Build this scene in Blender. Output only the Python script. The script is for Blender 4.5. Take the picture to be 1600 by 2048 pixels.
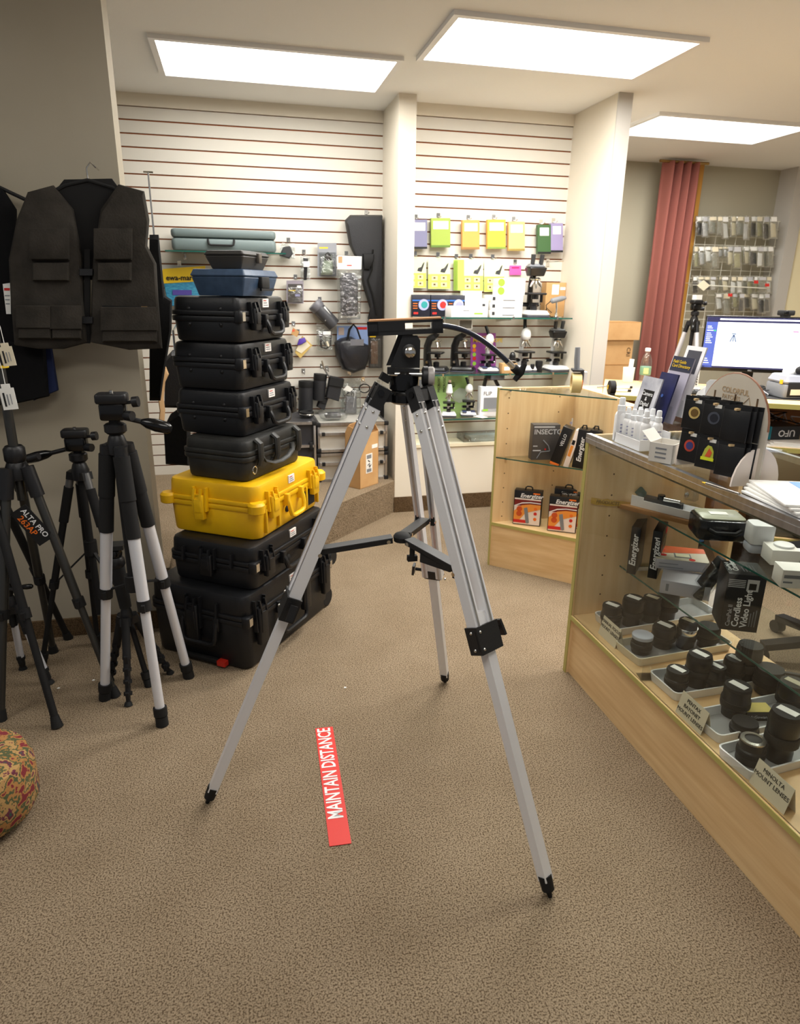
import bpy, bmesh, math, random
from mathutils import Vector, Matrix
random.seed(7)
R = math.radians
scene = bpy.context.scene
for o in list(bpy.data.objects): bpy.data.objects.remove(o)
col = scene.collection

# ---------------------------------------------------------------- camera
FOC, PITCH, ROLL, YAW, EYE = 1350.0, R(18.2), R(0.8), R(13.5), 1.53
cam_pos = Vector((0, 0, EYE))
yz = Matrix.Rotation(-YAW, 3, 'Z')
c_f = yz @ Vector((0, math.cos(PITCH), -math.sin(PITCH)))
c_r0 = yz @ Vector((1, 0, 0))
c_u0 = c_r0.cross(c_f)
c_r = math.cos(ROLL) * c_r0 + math.sin(ROLL) * c_u0
c_u = -math.sin(ROLL) * c_r0 + math.cos(ROLL) * c_u0
cam = bpy.data.objects.new('camera', bpy.data.cameras.new('camera'))
col.objects.link(cam)
cam.matrix_world = Matrix((
    (c_r.x, c_u.x, -c_f.x, 0), (c_r.y, c_u.y, -c_f.y, 0), (c_r.z, c_u.z, -c_f.z, EYE), (0, 0, 0, 1)))
cam.data.sensor_fit = 'HORIZONTAL'
cam.data.sensor_width = 22.3
cam.data.lens = FOC / 1600 * 22.3
cam.data.clip_start = 0.05
cam.data.dof.use_dof = True
cam.data.dof.focus_distance = 2.2
cam.data.dof.aperture_fstop = 4.0
scene.camera = cam

def P(px, py, X=None, Y=None, Z=None):
    """point of the place seen at a photograph pixel, on a given plane of the room"""
    d = (px - 800) / FOC * c_r - (py - 1024) / FOC * c_u + c_f
    if Z is not None: t = (Z - EYE) / d.z
    elif Y is not None: t = Y / d.y
    else: t = X / d.x
    return cam_pos + d * t
def SC(p): return (Vector(p) - cam_pos).dot(c_f) / FOC     # metres per pixel at p

# ---------------------------------------------------------------- world, light, exposure
world = bpy.data.worlds.new('world'); scene.world = world
world.use_nodes = True
world.node_tree.nodes['Background'].inputs[0].default_value = (0.93, 0.95, 1.0, 1)
world.node_tree.nodes['Background'].inputs[1].default_value = 0.22
scene.view_settings.view_transform = 'Standard'
scene.view_settings.look = 'None'
scene.view_settings.gamma = 1
scene.view_settings.exposure = 0.12
scene.view_settings.use_curve_mapping = False
CEIL = 2.66
# ceiling fluorescent troffers: x, y, watts
LAMPS = [(1.6, 3.55, 46), (1.0, 2.3, 11), (3.0, 2.5, 52), (0.3, 4.2, 14), (0.1, .7, 7), (-1.9, 1.6, 3), (3.4, 4.8, 44)]

# ---------------------------------------------------------------- materials
def lin(c):
    c = c / 255.0
    return c / 12.92 if c <= 0.04045 else ((c + 0.055) / 1.055) ** 2.4
MATS = {}
def M(name, rgb=None, rough=0.5, metal=0.0, var=None, vscale=20, bump=0, bscale=60, spec=0.5, alpha=1, trans=0, ior=1.45, emit=0, stretch=None, coat=0):
    if name in MATS: return MATS[name]
    m = bpy.data.materials.new(name); m.use_nodes = True
    nt = m.node_tree; b = nt.nodes['Principled BSDF']; L = nt.links
    c = (lin(rgb[0]), lin(rgb[1]), lin(rgb[2]), 1)
    I = b.inputs
    I['Base Color'].default_value = c
    I['Roughness'].default_value = rough
    I['Metallic'].default_value = metal
    I['Specular IOR Level'].default_value = spec
    I['IOR'].default_value = ior
    I['Alpha'].default_value = alpha
    I['Transmission Weight'].default_value = trans
    I['Coat Weight'].default_value = coat
    if emit:
        I['Emission Color'].default_value = c; I['Emission Strength'].default_value = emit
    if var or bump:
        tc = nt.nodes.new('ShaderNodeTexCoord'); mp = nt.nodes.new('ShaderNodeMapping')
        L.new(tc.outputs['Object'], mp.inputs[0])
        if stretch: mp.inputs['Scale'].default_value = stretch
    if var:
        n = nt.nodes.new('ShaderNodeTexNoise'); n.inputs['Scale'].default_value = vscale; n.inputs['Detail'].default_value = 5
        r = nt.nodes.new('ShaderNodeValToRGB')
        r.color_ramp.elements[0].position = 0.35; r.color_ramp.elements[1].position = 0.68
        r.color_ramp.elements[0].color = (lin(var[0]), lin(var[1]), lin(var[2]), 1); r.color_ramp.elements[1].color = c
        L.new(mp.outputs[0], n.inputs['Vector']); L.new(n.outputs['Fac'], r.inputs[0]); L.new(r.outputs[0], I['Base Color'])
    if bump:
        n2 = nt.nodes.new('ShaderNodeTexNoise'); n2.inputs['Scale'].default_value = bscale; n2.inputs['Detail'].default_value = 3
        bp = nt.nodes.new('ShaderNodeBump'); bp.inputs['Strength'].default_value = bump; bp.inputs['Distance'].default_value = 0.004
        L.new(mp.outputs[0], n2.inputs['Vector']); L.new(n2.outputs['Fac'], bp.inputs['Height']); L.new(bp.outputs[0], I['Normal'])
    MATS[name] = m
    return m

def glass_mat(name, tint, mixv, rough=0.02, wrinkle=0):
    """thin sheet: mostly see-through with a clear-coat reflection"""
    if name in MATS: return MATS[name]
    m = bpy.data.materials.new(name); m.use_nodes = True
    nt = m.node_tree; nt.nodes.clear(); L = nt.links
    o = nt.nodes.new('ShaderNodeOutputMaterial'); t = nt.nodes.new('ShaderNodeBsdfTransparent'); g = nt.nodes.new('ShaderNodeBsdfGlossy')
    t.inputs[0].default_value = (*tint, 1); g.inputs['Roughness'].default_value = rough
    if wrinkle:
        tc = nt.nodes.new('ShaderNodeTexCoord'); nz = nt.nodes.new('ShaderNodeTexNoise'); nz.inputs['Scale'].default_value = 34; nz.inputs['Detail'].default_value = 4
        bp = nt.nodes.new('ShaderNodeBump'); bp.inputs['Strength'].default_value = wrinkle; bp.inputs['Distance'].default_value = .02
        L.new(tc.outputs['Object'], nz.inputs['Vector']); L.new(nz.outputs['Fac'], bp.inputs['Height']); L.new(bp.outputs[0], g.inputs['Normal'])
    fr = nt.nodes.new('ShaderNodeLayerWeight'); fr.inputs['Blend'].default_value = 0.5
    pw = nt.nodes.new('ShaderNodeMath'); pw.operation = 'POWER'; pw.inputs[1].default_value = 5.0
    ad = nt.nodes.new('ShaderNodeMath'); ad.operation = 'MULTIPLY_ADD'; ad.inputs[1].default_value = 0.6; ad.inputs[2].default_value = 0.022 + mixv; ad.use_clamp = True
    mx = nt.nodes.new('ShaderNodeMixShader')
    L.new(fr.outputs['Facing'], pw.inputs[0]); L.new(pw.outputs[0], ad.inputs[0]); L.new(ad.outputs[0], mx.inputs[0]); L.new(t.outputs[0], mx.inputs[1]); L.new(g.outputs[0], mx.inputs[2]); L.new(mx.outputs[0], o.inputs[0])
    MATS[name] = m
    return m

GLASS = glass_mat('glass', (0.95, 0.975, 0.96), 0.0)
GLASS_FRONT = glass_mat('showcase glass', (0.93, 0.94, 0.92), 0.01)
GLASS_EDGE = M('glass edge green', (30, 85, 75), 0.15, spec=0.6)
CLEAR = glass_mat('clear plastic', (0.93, 0.95, 0.95), 0.13, 0.10, .8)
ACRYL = glass_mat('acrylic', (0.95, 0.96, 0.96), 0.03, 0.05)
BLACK = M('black plastic', (24, 24, 26), 0.42, bump=0.1, bscale=180)
BLACKG = M('black gloss', (14, 14, 15), 0.2)
BLACKM = M('black matte', (17, 17, 18), 0.7)
DGREY = M('dark grey', (52, 53, 55), 0.5)
GREY = M('grey plastic', (128, 131, 136), 0.45)
LGREY = M('light grey', (190, 190, 192), 0.45)
WHITE = M('white plastic', (236, 236, 236), 0.4)
PAPER = M('white paper', (238, 237, 232), 0.85)
CREAMP = M('cream paper', (222, 212, 186), 0.85)
CHROME = M('chrome', (215, 213, 208), 0.18, 1.0)
ALU = M('brushed aluminium', (205, 206, 210), 0.33, 1.0, var=(188, 189, 194), vscale=60, stretch=(1, 1, .05))
ALUW = M('satin anodised aluminium', (238, 238, 240), 0.36, 0.15)
NAVY = M('ink navy', (30, 34, 60), 0.6)
INK = M('ink black', (25, 25, 25), 0.7)
RED = M('print red', (205, 40, 34), 0.55)
ORANGE = M('print orange', (235, 115, 30), 0.55)
YELLOWP = M('print yellow', (238, 200, 40), 0.55)
GREENP = M('print green', (150, 205, 60), 0.55)
TEAL = M('print teal', (40, 150, 170), 0.5)
BLUE = M('print blue', (50, 110, 195), 0.5)
CARD = M('cardboard', (206, 164, 112), 0.85, var=(196, 152, 100), vscale=9)
CARDIN = M('cardboard inside', (176, 128, 76), 0.9)

# ---------------------------------------------------------------- mesh collector
def rrect(x0, x1, y0, y1, r, seg=3):
    r = min(r, (x1 - x0) / 2 - 1e-5, (y1 - y0) / 2 - 1e-5); pts = []
    for cx, cy, a0 in ((x1 - r, y1 - r, 0), (x0 + r, y1 - r, 90), (x0 + r, y0 + r, 180), (x1 - r, y0 + r, 270)):
        for k in range(seg + 1):
            a = R(a0 + 90 * k / seg); pts.append((cx + r * math.cos(a), cy + r * math.sin(a)))
    return pts

class G:
    def __init__(s): s.V = []; s.F = []; s.MI = []; s.mats = []; s.T = Matrix()
    def mi(s, m):
        if m not in s.mats: s.mats.append(m)
        return s.mats.index(m)
    def add(s, vs, fs, m):
        b = len(s.V); i = s.mi(m)
        s.V += [s.T @ Vector(v) for v in vs]
        for f in fs: s.F.append(tuple(b + k for k in f)); s.MI.append(i)
        return s
    def box(s, a, b, m):
        x0, y0, z0 = a; x1, y1, z1 = b
        return s.add([(x0,y0,z0),(x1,y0,z0),(x1,y1,z0),(x0,y1,z0),(x0,y0,z1),(x1,y0,z1),(x1,y1,z1),(x0,y1,z1)],
              [(3,2,1,0),(4,5,6,7),(0,1,5,4),(1,2,6,5),(2,3,7,6),(3,0,4,7)], m)
    def loft(s, rings, m, cap0=True, cap1=True, closed=True):
        n = len(rings[0]); vs = [v for r_ in rings for v in r_]; fs = []
        for k in range(len(rings) - 1):
            for i in range(n if closed else n - 1):
                j = (i + 1) % n; fs.append((k*n+i, k*n+j, (k+1)*n+j, (k+1)*n+i))
        if cap0: fs.append(tuple(range(n - 1, -1, -1)))
        if cap1: fs.append(tuple(range((len(rings)-1)*n, len(rings)*n)))
        return s.add(vs, fs, m)
    def rbox(s, a, b, m, r=0.01, ch=None, seg=3, tb=0.0, tt=0.0):
        """box with rounded vertical edges and softened rims; tb / tt = inset at bottom / top"""
        x0, y0, z0 = a; x1, y1, z1 = b; h = z1 - z0
        if ch is None: ch = min(r * .6, h * .3)
        rings = []
        for z, i in ((z0, tb + ch), (z0 + ch * .3, tb + ch * .3), (z0 + ch, tb), (z1 - ch, tt), (z1 - ch * .3, tt + ch * .3), (z1, tt + ch)):
            rings.append([(p[0], p[1], z) for p in rrect(x0 + i, x1 - i, y0 + i, y1 - i, max(r - i * .5, r * .4), seg)])
        return s.loft(rings, m)
    def cyl(s, p0, p1, r0, m, r1=None, n=16, cap=True):
        p0, p1 = Vector(p0), Vector(p1); r1 = r0 if r1 is None else r1
        q = (p1 - p0).to_track_quat('Z', 'Y'); rings = []
        for p, r in ((p0, r0), (p1, r1)):
            rings.append([p + q @ Vector((r*math.cos(2*math.pi*k/n), r*math.sin(2*math.pi*k/n), 0)) for k in range(n)])
        return s.loft(rings, m, cap, cap)
    def lathe(s, prof, m, o=(0,0,0), axis=(0,0,1), n=20, cap=True):
        q = Vector(axis).to_track_quat('Z', 'Y'); o = Vector(o)
        rings = [[o + q @ Vector((r*math.cos(2*math.pi*k/n), r*math.sin(2*math.pi*k/n), z)) for k in range(n)] for r, z in prof]
        return s.loft(rings, m, cap, cap)
    def tube(s, pts, r, m, n=8, flat=1.0, closed=False):
        pts = [Vector(p) for p in pts]; rs = r if isinstance(r, (list, tuple)) else [r] * len(pts); rings = []
        up = None
        for i, p in enumerate(pts):
            d = (pts[min(i+1, len(pts)-1)] - pts[max(i-1, 0)])
            d = d.normalized() if d.length > 1e-9 else Vector((0,0,1))
            if up is None: up = d.orthogonal().normalized() if abs(d.z) > .9 else Vector((0,0,1))
            up = (up - d * up.dot(d)).normalized(); sd = d.cross(up)
            rings.append([p + (sd*math.cos(2*math.pi*k/n)*flat + up*math.sin(2*math.pi*k/n)) * rs[i] for k in range(n)])
        return s.loft(rings, m)
    def beam(s, p0, p1, w, t, m, side=(1,0,0), w1=None, t1=None):
        """rectangular bar from p0 to p1; w across 'side', t across the other way"""
        p0, p1 = Vector(p0), Vector(p1); d = (p1 - p0).normalized(); sd = Vector(side); sd = (sd - d*sd.dot(d)).normalized(); n_ = d.cross(sd)
        w1 = w if w1 is None else w1; t1 = t if t1 is None else t1
        rr = [[p + sd*a*ww/2 + n_*b*tt/2 for a, b in ((-1,-1),(1,-1),(1,1),(-1,1))] for p, ww, tt in ((p0,w,t),(p1,w1,t1))]
        return s.loft(rr, m)
    def prism(s, poly, z0, z1, m):
        n = len(poly)
        return s.add([(x,y,z0) for x,y in poly] + [(x,y,z1) for x,y in poly],
            [tuple(range(n-1,-1,-1)), tuple(range(n,2*n))] + [(i,(i+1)%n,n+(i+1)%n,n+i) for i in range(n)], m)
    def sphere(s, c, r, m, n=14, k=8, sz=1.0):
        return s.lathe([(max(1e-4, r*math.sin(math.pi*i/k)), -r*sz*math.cos(math.pi*i/k)) for i in range(k+1)], m, o=c, n=n)
    def pillow(s, poly, d, m, inset=.8, back=0.0):
        """soft slab: outline at the back, swelling to a smaller outline at the front"""
        cx = sum(p[0] for p in poly)/len(poly); cy = sum(p[1] for p in poly)/len(poly)
        k = lambda f, z: [(cx+(x-cx)*f, cy+(y-cy)*f, z) for x, y in poly]
        return s.loft([k(.97, back), k(1, back+d*.35), k((1+inset)/2+.02, back+d*.85), k(inset, back+d)], m)
    def quad(s, a, b, c, d, m): return s.add([a,b,c,d], [(0,1,2,3)], m)
    def at(s, mtx): s.T = mtx; return s
    def o(s, name, parent=None, smooth=38, loc=None):
        me = bpy.data.meshes.new(name); me.from_pydata(s.V, [], s.F)
        for m in s.mats: me.materials.append(m)
        me.polygons.foreach_set('material_index', s.MI)
        bm = bmesh.new(); bm.from_mesh(me); bmesh.ops.recalc_face_normals(bm, faces=bm.faces); bm.to_mesh(me); bm.free()
        if smooth: me.shade_smooth(); me.set_sharp_from_angle(angle=R(smooth))
        ob = bpy.data.objects.new(name, me); col.objects.link(ob)
        if parent: ob.parent = parent
        if loc: ob.location = loc
        return ob

def thing(name, label, cat, loc=(0,0,0), rz=0, group=None, rot=None):
    o = bpy.data.objects.new(name, None); col.objects.link(o); o.empty_display_size = .05
    o.location = loc; o.rotation_euler = rot if rot else (0, 0, rz)
    o['label'] = label; o['category'] = cat
    if group: o['group'] = group
    return o
def tag(o, label, cat, group=None, loc=None, rz=None, rot=None):
    o['label'] = label; o['category'] = cat
    if group: o['group'] = group
    if loc is not None: o.location = loc
    if rz is not None: o.rotation_euler = (0,0,rz)
    if rot is not None: o.rotation_euler = rot
    return o
def struct(o): o['kind'] = 'structure'; return o
def dup(o, parent=None):
    c = o.copy(); col.objects.link(c); c.parent = parent
    for ch in list(o.children): dup(ch, c)
    return c
def lettering(txt, size, m, parent, origin, xd=(1,0,0), yd=(0,0,1), sx=1.0, align='LEFT', name='lettering', shear=0, bold=0, ext=.0004):
    cu = bpy.data.curves.new(name, 'FONT'); cu.body = txt; cu.size = size; cu.align_x = align; cu.align_y = 'CENTER'
    cu.resolution_u = 2; cu.extrude = ext; cu.shear = shear; cu.offset = bold; cu.space_line = .9
    t = bpy.data.objects.new(name, cu); col.objects.link(t)
    me = bpy.data.meshes.new_from_object(t)
    bpy.data.objects.remove(t); bpy.data.curves.remove(cu)
    x = Vector(xd).normalized(); y = Vector(yd); y = (y - x*y.dot(x)).normalized(); z = x.cross(y)
    mt = Matrix(((x.x*sx, y.x, z.x, origin[0]), (x.y*sx, y.y, z.y, origin[1]), (x.z*sx, y.z, z.z, origin[2]), (0,0,0,1)))
    me.transform(mt); me.materials.clear(); me.materials.append(m)
    o = bpy.data.objects.new(name, me); col.objects.link(o); o.parent = parent
    return o
def frame(o, x, y):
    """matrix with given origin and x / y axes"""
    x = Vector(x).normalized(); y = Vector(y); y = (y - x*y.dot(x)).normalized(); z = x.cross(y); o = Vector(o)
    return Matrix(((x.x,y.x,z.x,o.x),(x.y,y.y,z.y,o.y),(x.z,y.z,z.z,o.z),(0,0,0,1)))

WF = frame((0,0,0), (1,0,0), (0,0,1))      # upright plane facing the room: x along the wall, y up, z out of the wall
class Hang:
    """something flat-backed on an upright plane; q() gives plane coordinates of a photograph pixel"""
    def __init__(s, name, label, cat, Y, bx, by, group=None):
        s.Y = Y; s.p = P(bx, by, Y=Y); s.o = thing(name, label, cat, s.p, group=group)
    def q(s, px, py): v = P(px, py, Y=s.Y); return (v.x - s.p.x, v.z - s.p.z)
    def poly(s, *pts): return [s.q(*p) for p in pts]
    def g(s, z=0): return G().at(frame((0,-z,0), (1,0,0), (0,0,1)))
    def rect(s, x0, y0, x1, y1): return s.poly((x0,y1),(x1,y1),(x1,y0),(x0,y0))
    def hook(s, px, py, out=.05):
        x, z = s.q(px, py); g = G(); back = (YN if s.p.x > 1.1 and s.Y < YN else YB) - .001 - s.Y
        g.tube([(x, back, z+.012), (x, back-.006, z+.004), (x, -out, z), (x, -out-.008, z+.008)], .0025, CHROME, n=6); g.box((x-.012, back-.003, z), (x+.012, back, z+.03), CHROME); g.o('wall_hook', s.o)
def rings(n, cx, cy, r): return [(cx+r*math.cos(2*math.pi*k/n), cy+r*math.sin(2*math.pi*k/n)) for k in range(n)]

# ================================================================ SETTING
def carpet(name, a, b, dk, sc=230):
    m = bpy.data.materials.new(name); m.use_nodes = True; nt = m.node_tree; L = nt.links; bs = nt.nodes['Principled BSDF']
    bs.inputs['Roughness'].default_value = 0.95; bs.inputs['Specular IOR Level'].default_value = 0.1
    tc = nt.nodes.new('ShaderNodeTexCoord')
    def noise(s, d):
        n = nt.nodes.new('ShaderNodeTexNoise'); n.inputs['Scale'].default_value = s; n.inputs['Detail'].default_value = d
        L.new(tc.outputs['Object'], n.inputs['Vector']); return n
    n1, n2, n3 = noise(sc, 2), noise(5, 4), noise(sc * .55, 2)
    r1 = nt.nodes.new('ShaderNodeValToRGB'); e = r1.color_ramp.elements
    e[0].position = .36; e[0].color = (*[lin(v) for v in dk], 1); e[1].position = .56; e[1].color = (*[lin(v) for v in a], 1)
    L.new(n1.outputs['Fac'], r1.inputs[0])
    r2 = nt.nodes.new('ShaderNodeValToRGB'); e = r2.color_ramp.elements
    e[0].position = .3; e[0].color = (*[lin(v) for v in b], 1); e[1].position = .7; e[1].color = (1, 1, 1, 1)
    L.new(n2.outputs['Fac'], r2.inputs[0])
    mx = nt.nodes.new('ShaderNodeMix'); mx.data_type = 'RGBA'; mx.blend_type = 'MULTIPLY'; mx.inputs[0].default_value = 1
    L.new(r1.outputs[0], mx.inputs[6]); L.new(r2.outputs[0], mx.inputs[7]); L.new(mx.outputs[2], bs.inputs['Base Color'])
    bp = nt.nodes.new('ShaderNodeBump'); bp.inputs['Strength'].default_value = .7; bp.inputs['Distance'].default_value = .006
    L.new(n3.outputs['Fac'], bp.inputs['Height']); L.new(bp.outputs[0], bs.inputs['Normal'])
    return m
CARPET = carpet('tan loop carpet', (156, 139, 116), (240, 238, 235), (88, 73, 56))
CARPETB = carpet('brown carpet base', (112, 92, 68), (215, 210, 204), (74, 58, 40), 260)
WALLP = M('cream wall paint', (226, 218, 202), 0.75, bump=.05, bscale=90)
WALLG = M('grey beige wall paint', (172, 163, 145), 0.8, var=(166, 157, 138), vscale=2, bump=.05, bscale=90)
WALLB = M('grey paint and shade', (188, 184, 177), 0.8)  # paint of the rear pier; also the shade tone on wall_right's front
SLATM = M('slatwall melamine', (218, 213, 202), 0.55)
MDF = M('raw mdf slot', (150, 82, 40), 0.9)
CEILM = M('ceiling white', (240, 240, 238), 0.9, bump=.1, bscale=120)
WOODV = M('maple laminate upright', (238, 208, 160), 0.42, var=(226, 190, 140), vscale=5, stretch=(6, 6, .5))
WOODH = M('maple laminate level', (234, 202, 152), 0.42, var=(218, 180, 128), vscale=5, stretch=(1, .6, 8))
OLIVE = M('olive edge band', (178, 168, 96), 0.5)

fl = struct(G().box((-4, -1.6, -.05), (6, 8, 0), CARPET).o('floor'))
ce = struct(G().box((-4, -1.6, CEIL), (6, 8, CEIL + .05), CEILM).o('ceiling'))
# partition on the left, in front of the back wall
struct(G().box((-4, 3.05, 0), (-.40, 3.20, CEIL), WALLG).o('wall_left'))
struct(G().box((-4, 3.036, 0), (-.39, 3.05, .085), CARPETB).o('baseboard_left'))
# raised carpeted step under the slat wall, cut off at 45 degrees
struct(G().prism([(1.047, 4.535), (.02, 3.51), (-.38, 3.51), (-.38, 3.2), (-1.4, 3.2), (-1.4, 5.0), (1.047, 5.0)], 0, .235, CARPET).o('floor_step'))
YB = 5.0
YN = 4.72
PITCHS = 0.0762
def slatwall(name, x0, x1, z0, z1, YB):
    n = int((z1 - z0) / PITCHS); zt = z0 + n * PITCHS
    w = struct(G().box((x0, YB + .012, z0), (x1, YB + .15, zt), MDF).o(name))
    struct(G().box((x0, YB - .012, zt), (x1, YB + .15, z1), WALLP).o('trim_3' if x0 < 0 else 'trim_4'))
    g = G().box((x0, YB, .0045), (x1, YB + .0125, PITCHS - .0045), SLATM)
    first = g.o('slat', w); first.location.z = z0
    for k in range(1, n):
        c = first.copy(); col.objects.link(c); c.location.z = z0 + k * PITCHS
    return w
ZS = 1.751 - 24 * PITCHS      # so that a slot falls where the photograph has one
slatwall('wall_back', -1.4, 1.047, ZS + PITCHS * 3, CEIL, YB)
slatwall('wall_niche', 1.155, 2.30, ZS + PITCHS * 6, CEIL, YN)
struct(G().box((1.047, 4.535, 0), (1.158, 5.15, CEIL), WALLP).o('wall_column'))
struct(G().box((1.158, 4.535, 0), (2.30, 4.70, .47), WALLP).o('wall_low'))
struct(G().box((1.158, 4.525, .47), (2.30, 4.72, .492), M('ledge', (232, 222, 196), .5)).o('trim_1'))
struct(G().box((2.295, 4.16, 0), (2.385, 5.15, CEIL), WALLP).o('wall_right'))
struct(G().box((1.04, 4.521, 0), (2.295, 4.535, .112), CARPETB).o('baseboard_back'))
struct(G().box((2.294, 4.148, 0), (2.387, 4.16, CEIL), WALLB).o('wall_right_shade'))  # thin grey skin: shade of the cream wall's front face, put into the colour
# rear room seen past the niche
YR = 6.1
struct(G().box((2.2, YR, 0), (6, YR + .1, CEIL), M('olive grey wall', (172, 166, 146), .8)).o('wall_rear'))
p0 = P(1568, 500, Y=5.88); PIERX = p0.x
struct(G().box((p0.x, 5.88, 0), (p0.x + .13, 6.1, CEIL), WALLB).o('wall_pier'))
struct(G().box((p0.x + .13, 5.9, 0), (5.9, 6.1, CEIL), M('cream wall warm', (232, 222, 186), .8)).o('wall_far'))
pw = P(1372, 520, Y=6.0)
struct(G().box((pw.x, 6.0, 0), (pw.x + .06, 6.1, CEIL), M('amber wood', (196, 142, 62), .5, var=(180, 126, 50), vscale=4, stretch=(8, 8, .6))).o('trim_2'))
struct(G().box((5.9, -1.6, 0), (6.0, 6.0, CEIL), WALLP).o('wall_side'))

# ceiling fixtures
DIFF = M('light diffuser', (255, 252, 244), .6, emit=5.0)
for i, (x, y, wt) in enumerate(LAMPS):
    t = thing('ceiling_light', 'recessed fluorescent ceiling panel with white frame, number %d counting from the back' % (i + 1), 'light', (x, y, CEIL))
    t['label'] = ['fluorescent ceiling panel above the microscope niche corner', 'fluorescent ceiling panel above the corner shelf unit', 'fluorescent ceiling panel above the glass showcase',
                  'fluorescent ceiling panel above the carpeted step', 'fluorescent ceiling panel above the big aluminium tripod', 'fluorescent ceiling panel above the row of small tripods', 'fluorescent ceiling panel above the computer desk'][i]
    g = G()
    for a, b in (((-.62,-.32,-.02),(.62,-.29,0)), ((-.62,.29,-.02),(.62,.32,0)), ((-.62,-.29,-.02),(-.59,.29,0)), ((.59,-.29,-.02),(.62,.29,0))): g.box(a, b, WHITE)
    g.o('frame', t)
    G().box((-.59,-.29,-.012), (.59,.29,-.004), DIFF).o('diffuser', t)
    ld = bpy.data.lights.new('tube_light', 'AREA'); ld.shape = 'RECTANGLE'; ld.size = 1.15; ld.size_y = .55; ld.energy = wt; ld.color = (1, .975, .935)
    lo = bpy.data.objects.new('tube_light', ld); col.objects.link(lo); lo.parent = t; lo.location = (0, 0, -.03)

# ================================================================ BIG ALUMINIUM TRIPOD
TC = Vector((.437, 1.791, 0)); TR, TPH, TZ, TR0 = .61, 1.0194, 1.264, .073
tp = thing('tripod', 'large silver aluminium tripod with black fluid head standing open in the foreground', 'tripod', TC)
def polar(r, a, z): return Vector((r*math.cos(a), r*math.sin(a), z))
BLK = M('tripod black casting', (30, 30, 31), .45, bump=.08, bscale=200)
for k in range(3):
    a = TPH + k*2*math.pi/3
    top, foot = polar(TR0, a, TZ), polar(TR, a, 0.0)
    d = (foot - top).normalized(); L = (foot - top).length; tan = Vector((-math.sin(a), math.cos(a), 0)); rad = d.cross(tan)
    at = lambda s: top + d * L * s
    cs = .534 if k == 0 else .478
    leg = G()
    for sgn in (-1, 1):
        o = tan * sgn * .0245
        leg.beam(at(.012) + o, at(cs + .01) + o, .0215, .034, ALUW, side=tan)
        leg.beam(at(.012) + o + rad*.0175, at(cs + .01) + o + rad*.0175, .007, .003, ALU, side=tan)
        leg.beam(at(.012) + o - rad*.0175, at(cs + .01) + o - rad*.0175, .007, .003, ALU, side=tan)
    lg = leg.o('leg', tp)
    lw = G(); lw.beam(at(cs - .05), at(.965), .030, .028, ALUW, side=tan); lw.o('lower_section', lg)
    for s in (.034, .066):
        for sgn in (-1, 1):
            for q in (-1, 1):
                c = at(s) + tan*sgn*.0245 + rad*q*.018; G().sphere(c, .0045, CHROME, 8, 5).o('rivet', lg)
            G().sphere(at(s) + tan*sgn*.0355, .0045, CHROME, 8, 5).o('rivet', lg)
    # shoulder bracket, fork of two cheeks
    br = G()
    for sgn in (-1, 1):
        o = tan*sgn*.0245
        br.beam(at(-.016) + o - polar(.006, a, 0), at(.026) + o, .0235, .037, BLK, side=tan)
    br.beam(at(-.012), at(.010), .05, .026, BLK, side=tan)
    br.beam(polar(.03, a, 1.256), polar(TR0 + .004, a, 1.256), .036, .026, BLK, side=tan)
    b = br.o('shoulder_bracket', tp)
    pv = G(); pv.cyl(at(-.005) - tan*.040, at(-.005) + tan*.040, .009, BLACKG, n=10); pv.o('pivot_bolt', b)
    # clamp
    cw = .5 if k == 0 else 1.0; cl = G(); cl.beam(at(cs - .026*cw), at(cs + .028*cw), .03 + .052*cw, .044*(.5+cw/2), BLK, side=tan); cl.beam(at(cs - .018*cw), at(cs + .02*cw), .032 + .052*cw, .03, BLK, side=tan)
    c = cl.o('leg_clamp', tp)
    kn = G(); kn.cyl(at(cs - .005) + tan*.04, at(cs - .005) + tan*.062, .006, BLACKG, n=8); kn.beam(at(cs - .02) + tan*.066, at(cs + .013) + tan*.074, .008, .02, BLK, side=tan); kn.o('clamp_knob', c)
    for s in (cs - .016, cs + .018): G().sphere(at(s) - tan*.0415, .005, CHROME, 8, 5).o('screw', c); G().sphere(at(s) + rad*.022 - tan*.03, .0045, CHROME, 8, 5).o('screw', c)
    ft = G(); ft.cyl(at(.955), at(.985), .019, BLACKM, .017, n=12); ft.cyl(at(.982), at(1.0), .009, BLACKM, .006, n=10); ft.o('foot', tp)
    # spreader arm
    zc = .842
    hub = Vector((0, 0, zc)); hit = at(.352) - polar(.02, a, 0)
    s0 = hub + polar(.03, a, 0)
    arm = G(); arm.beam(s0, hit, .030, .014, BLK, side=tan); arm.beam(s0 + Vector((0,0,.009)), hit + Vector((0,0,.009)), .034, .003, DGREY, side=tan)
    if k == 2: arm.beam(s0.lerp(hit, .3) - Vector((0,0,.018)), s0.lerp(hit, .85) - Vector((0,0,.01)), .03, .03, BLK, side=tan, t1=.006)
    A = arm.o('spreader_arm', tp)
    G().cyl(s0.lerp(hit, .06) - tan*.019, s0.lerp(hit, .06) + tan*.019, .006, CHROME, n=8).o('hinge_pin', A); G().cyl(hit - tan*.036, hit + tan*.036, .006, CHROME, n=8).o('hinge_pin', A)
    for e in (-1, 1): G().beam(hit + tan*e*.026 + Vector((0,0,-.012)), hit + tan*e*.026 + Vector((0,0,.03)), .012, .012, BLACKM, side=tan).o('arm_lug', A)
hb = G(); hb.lathe([(.012,.832),(.024,.836),(.026,.85),(.02,.858),(.006,.862)], BLACKM, n=12); hb.o('spreader_hub', tp)
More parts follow.
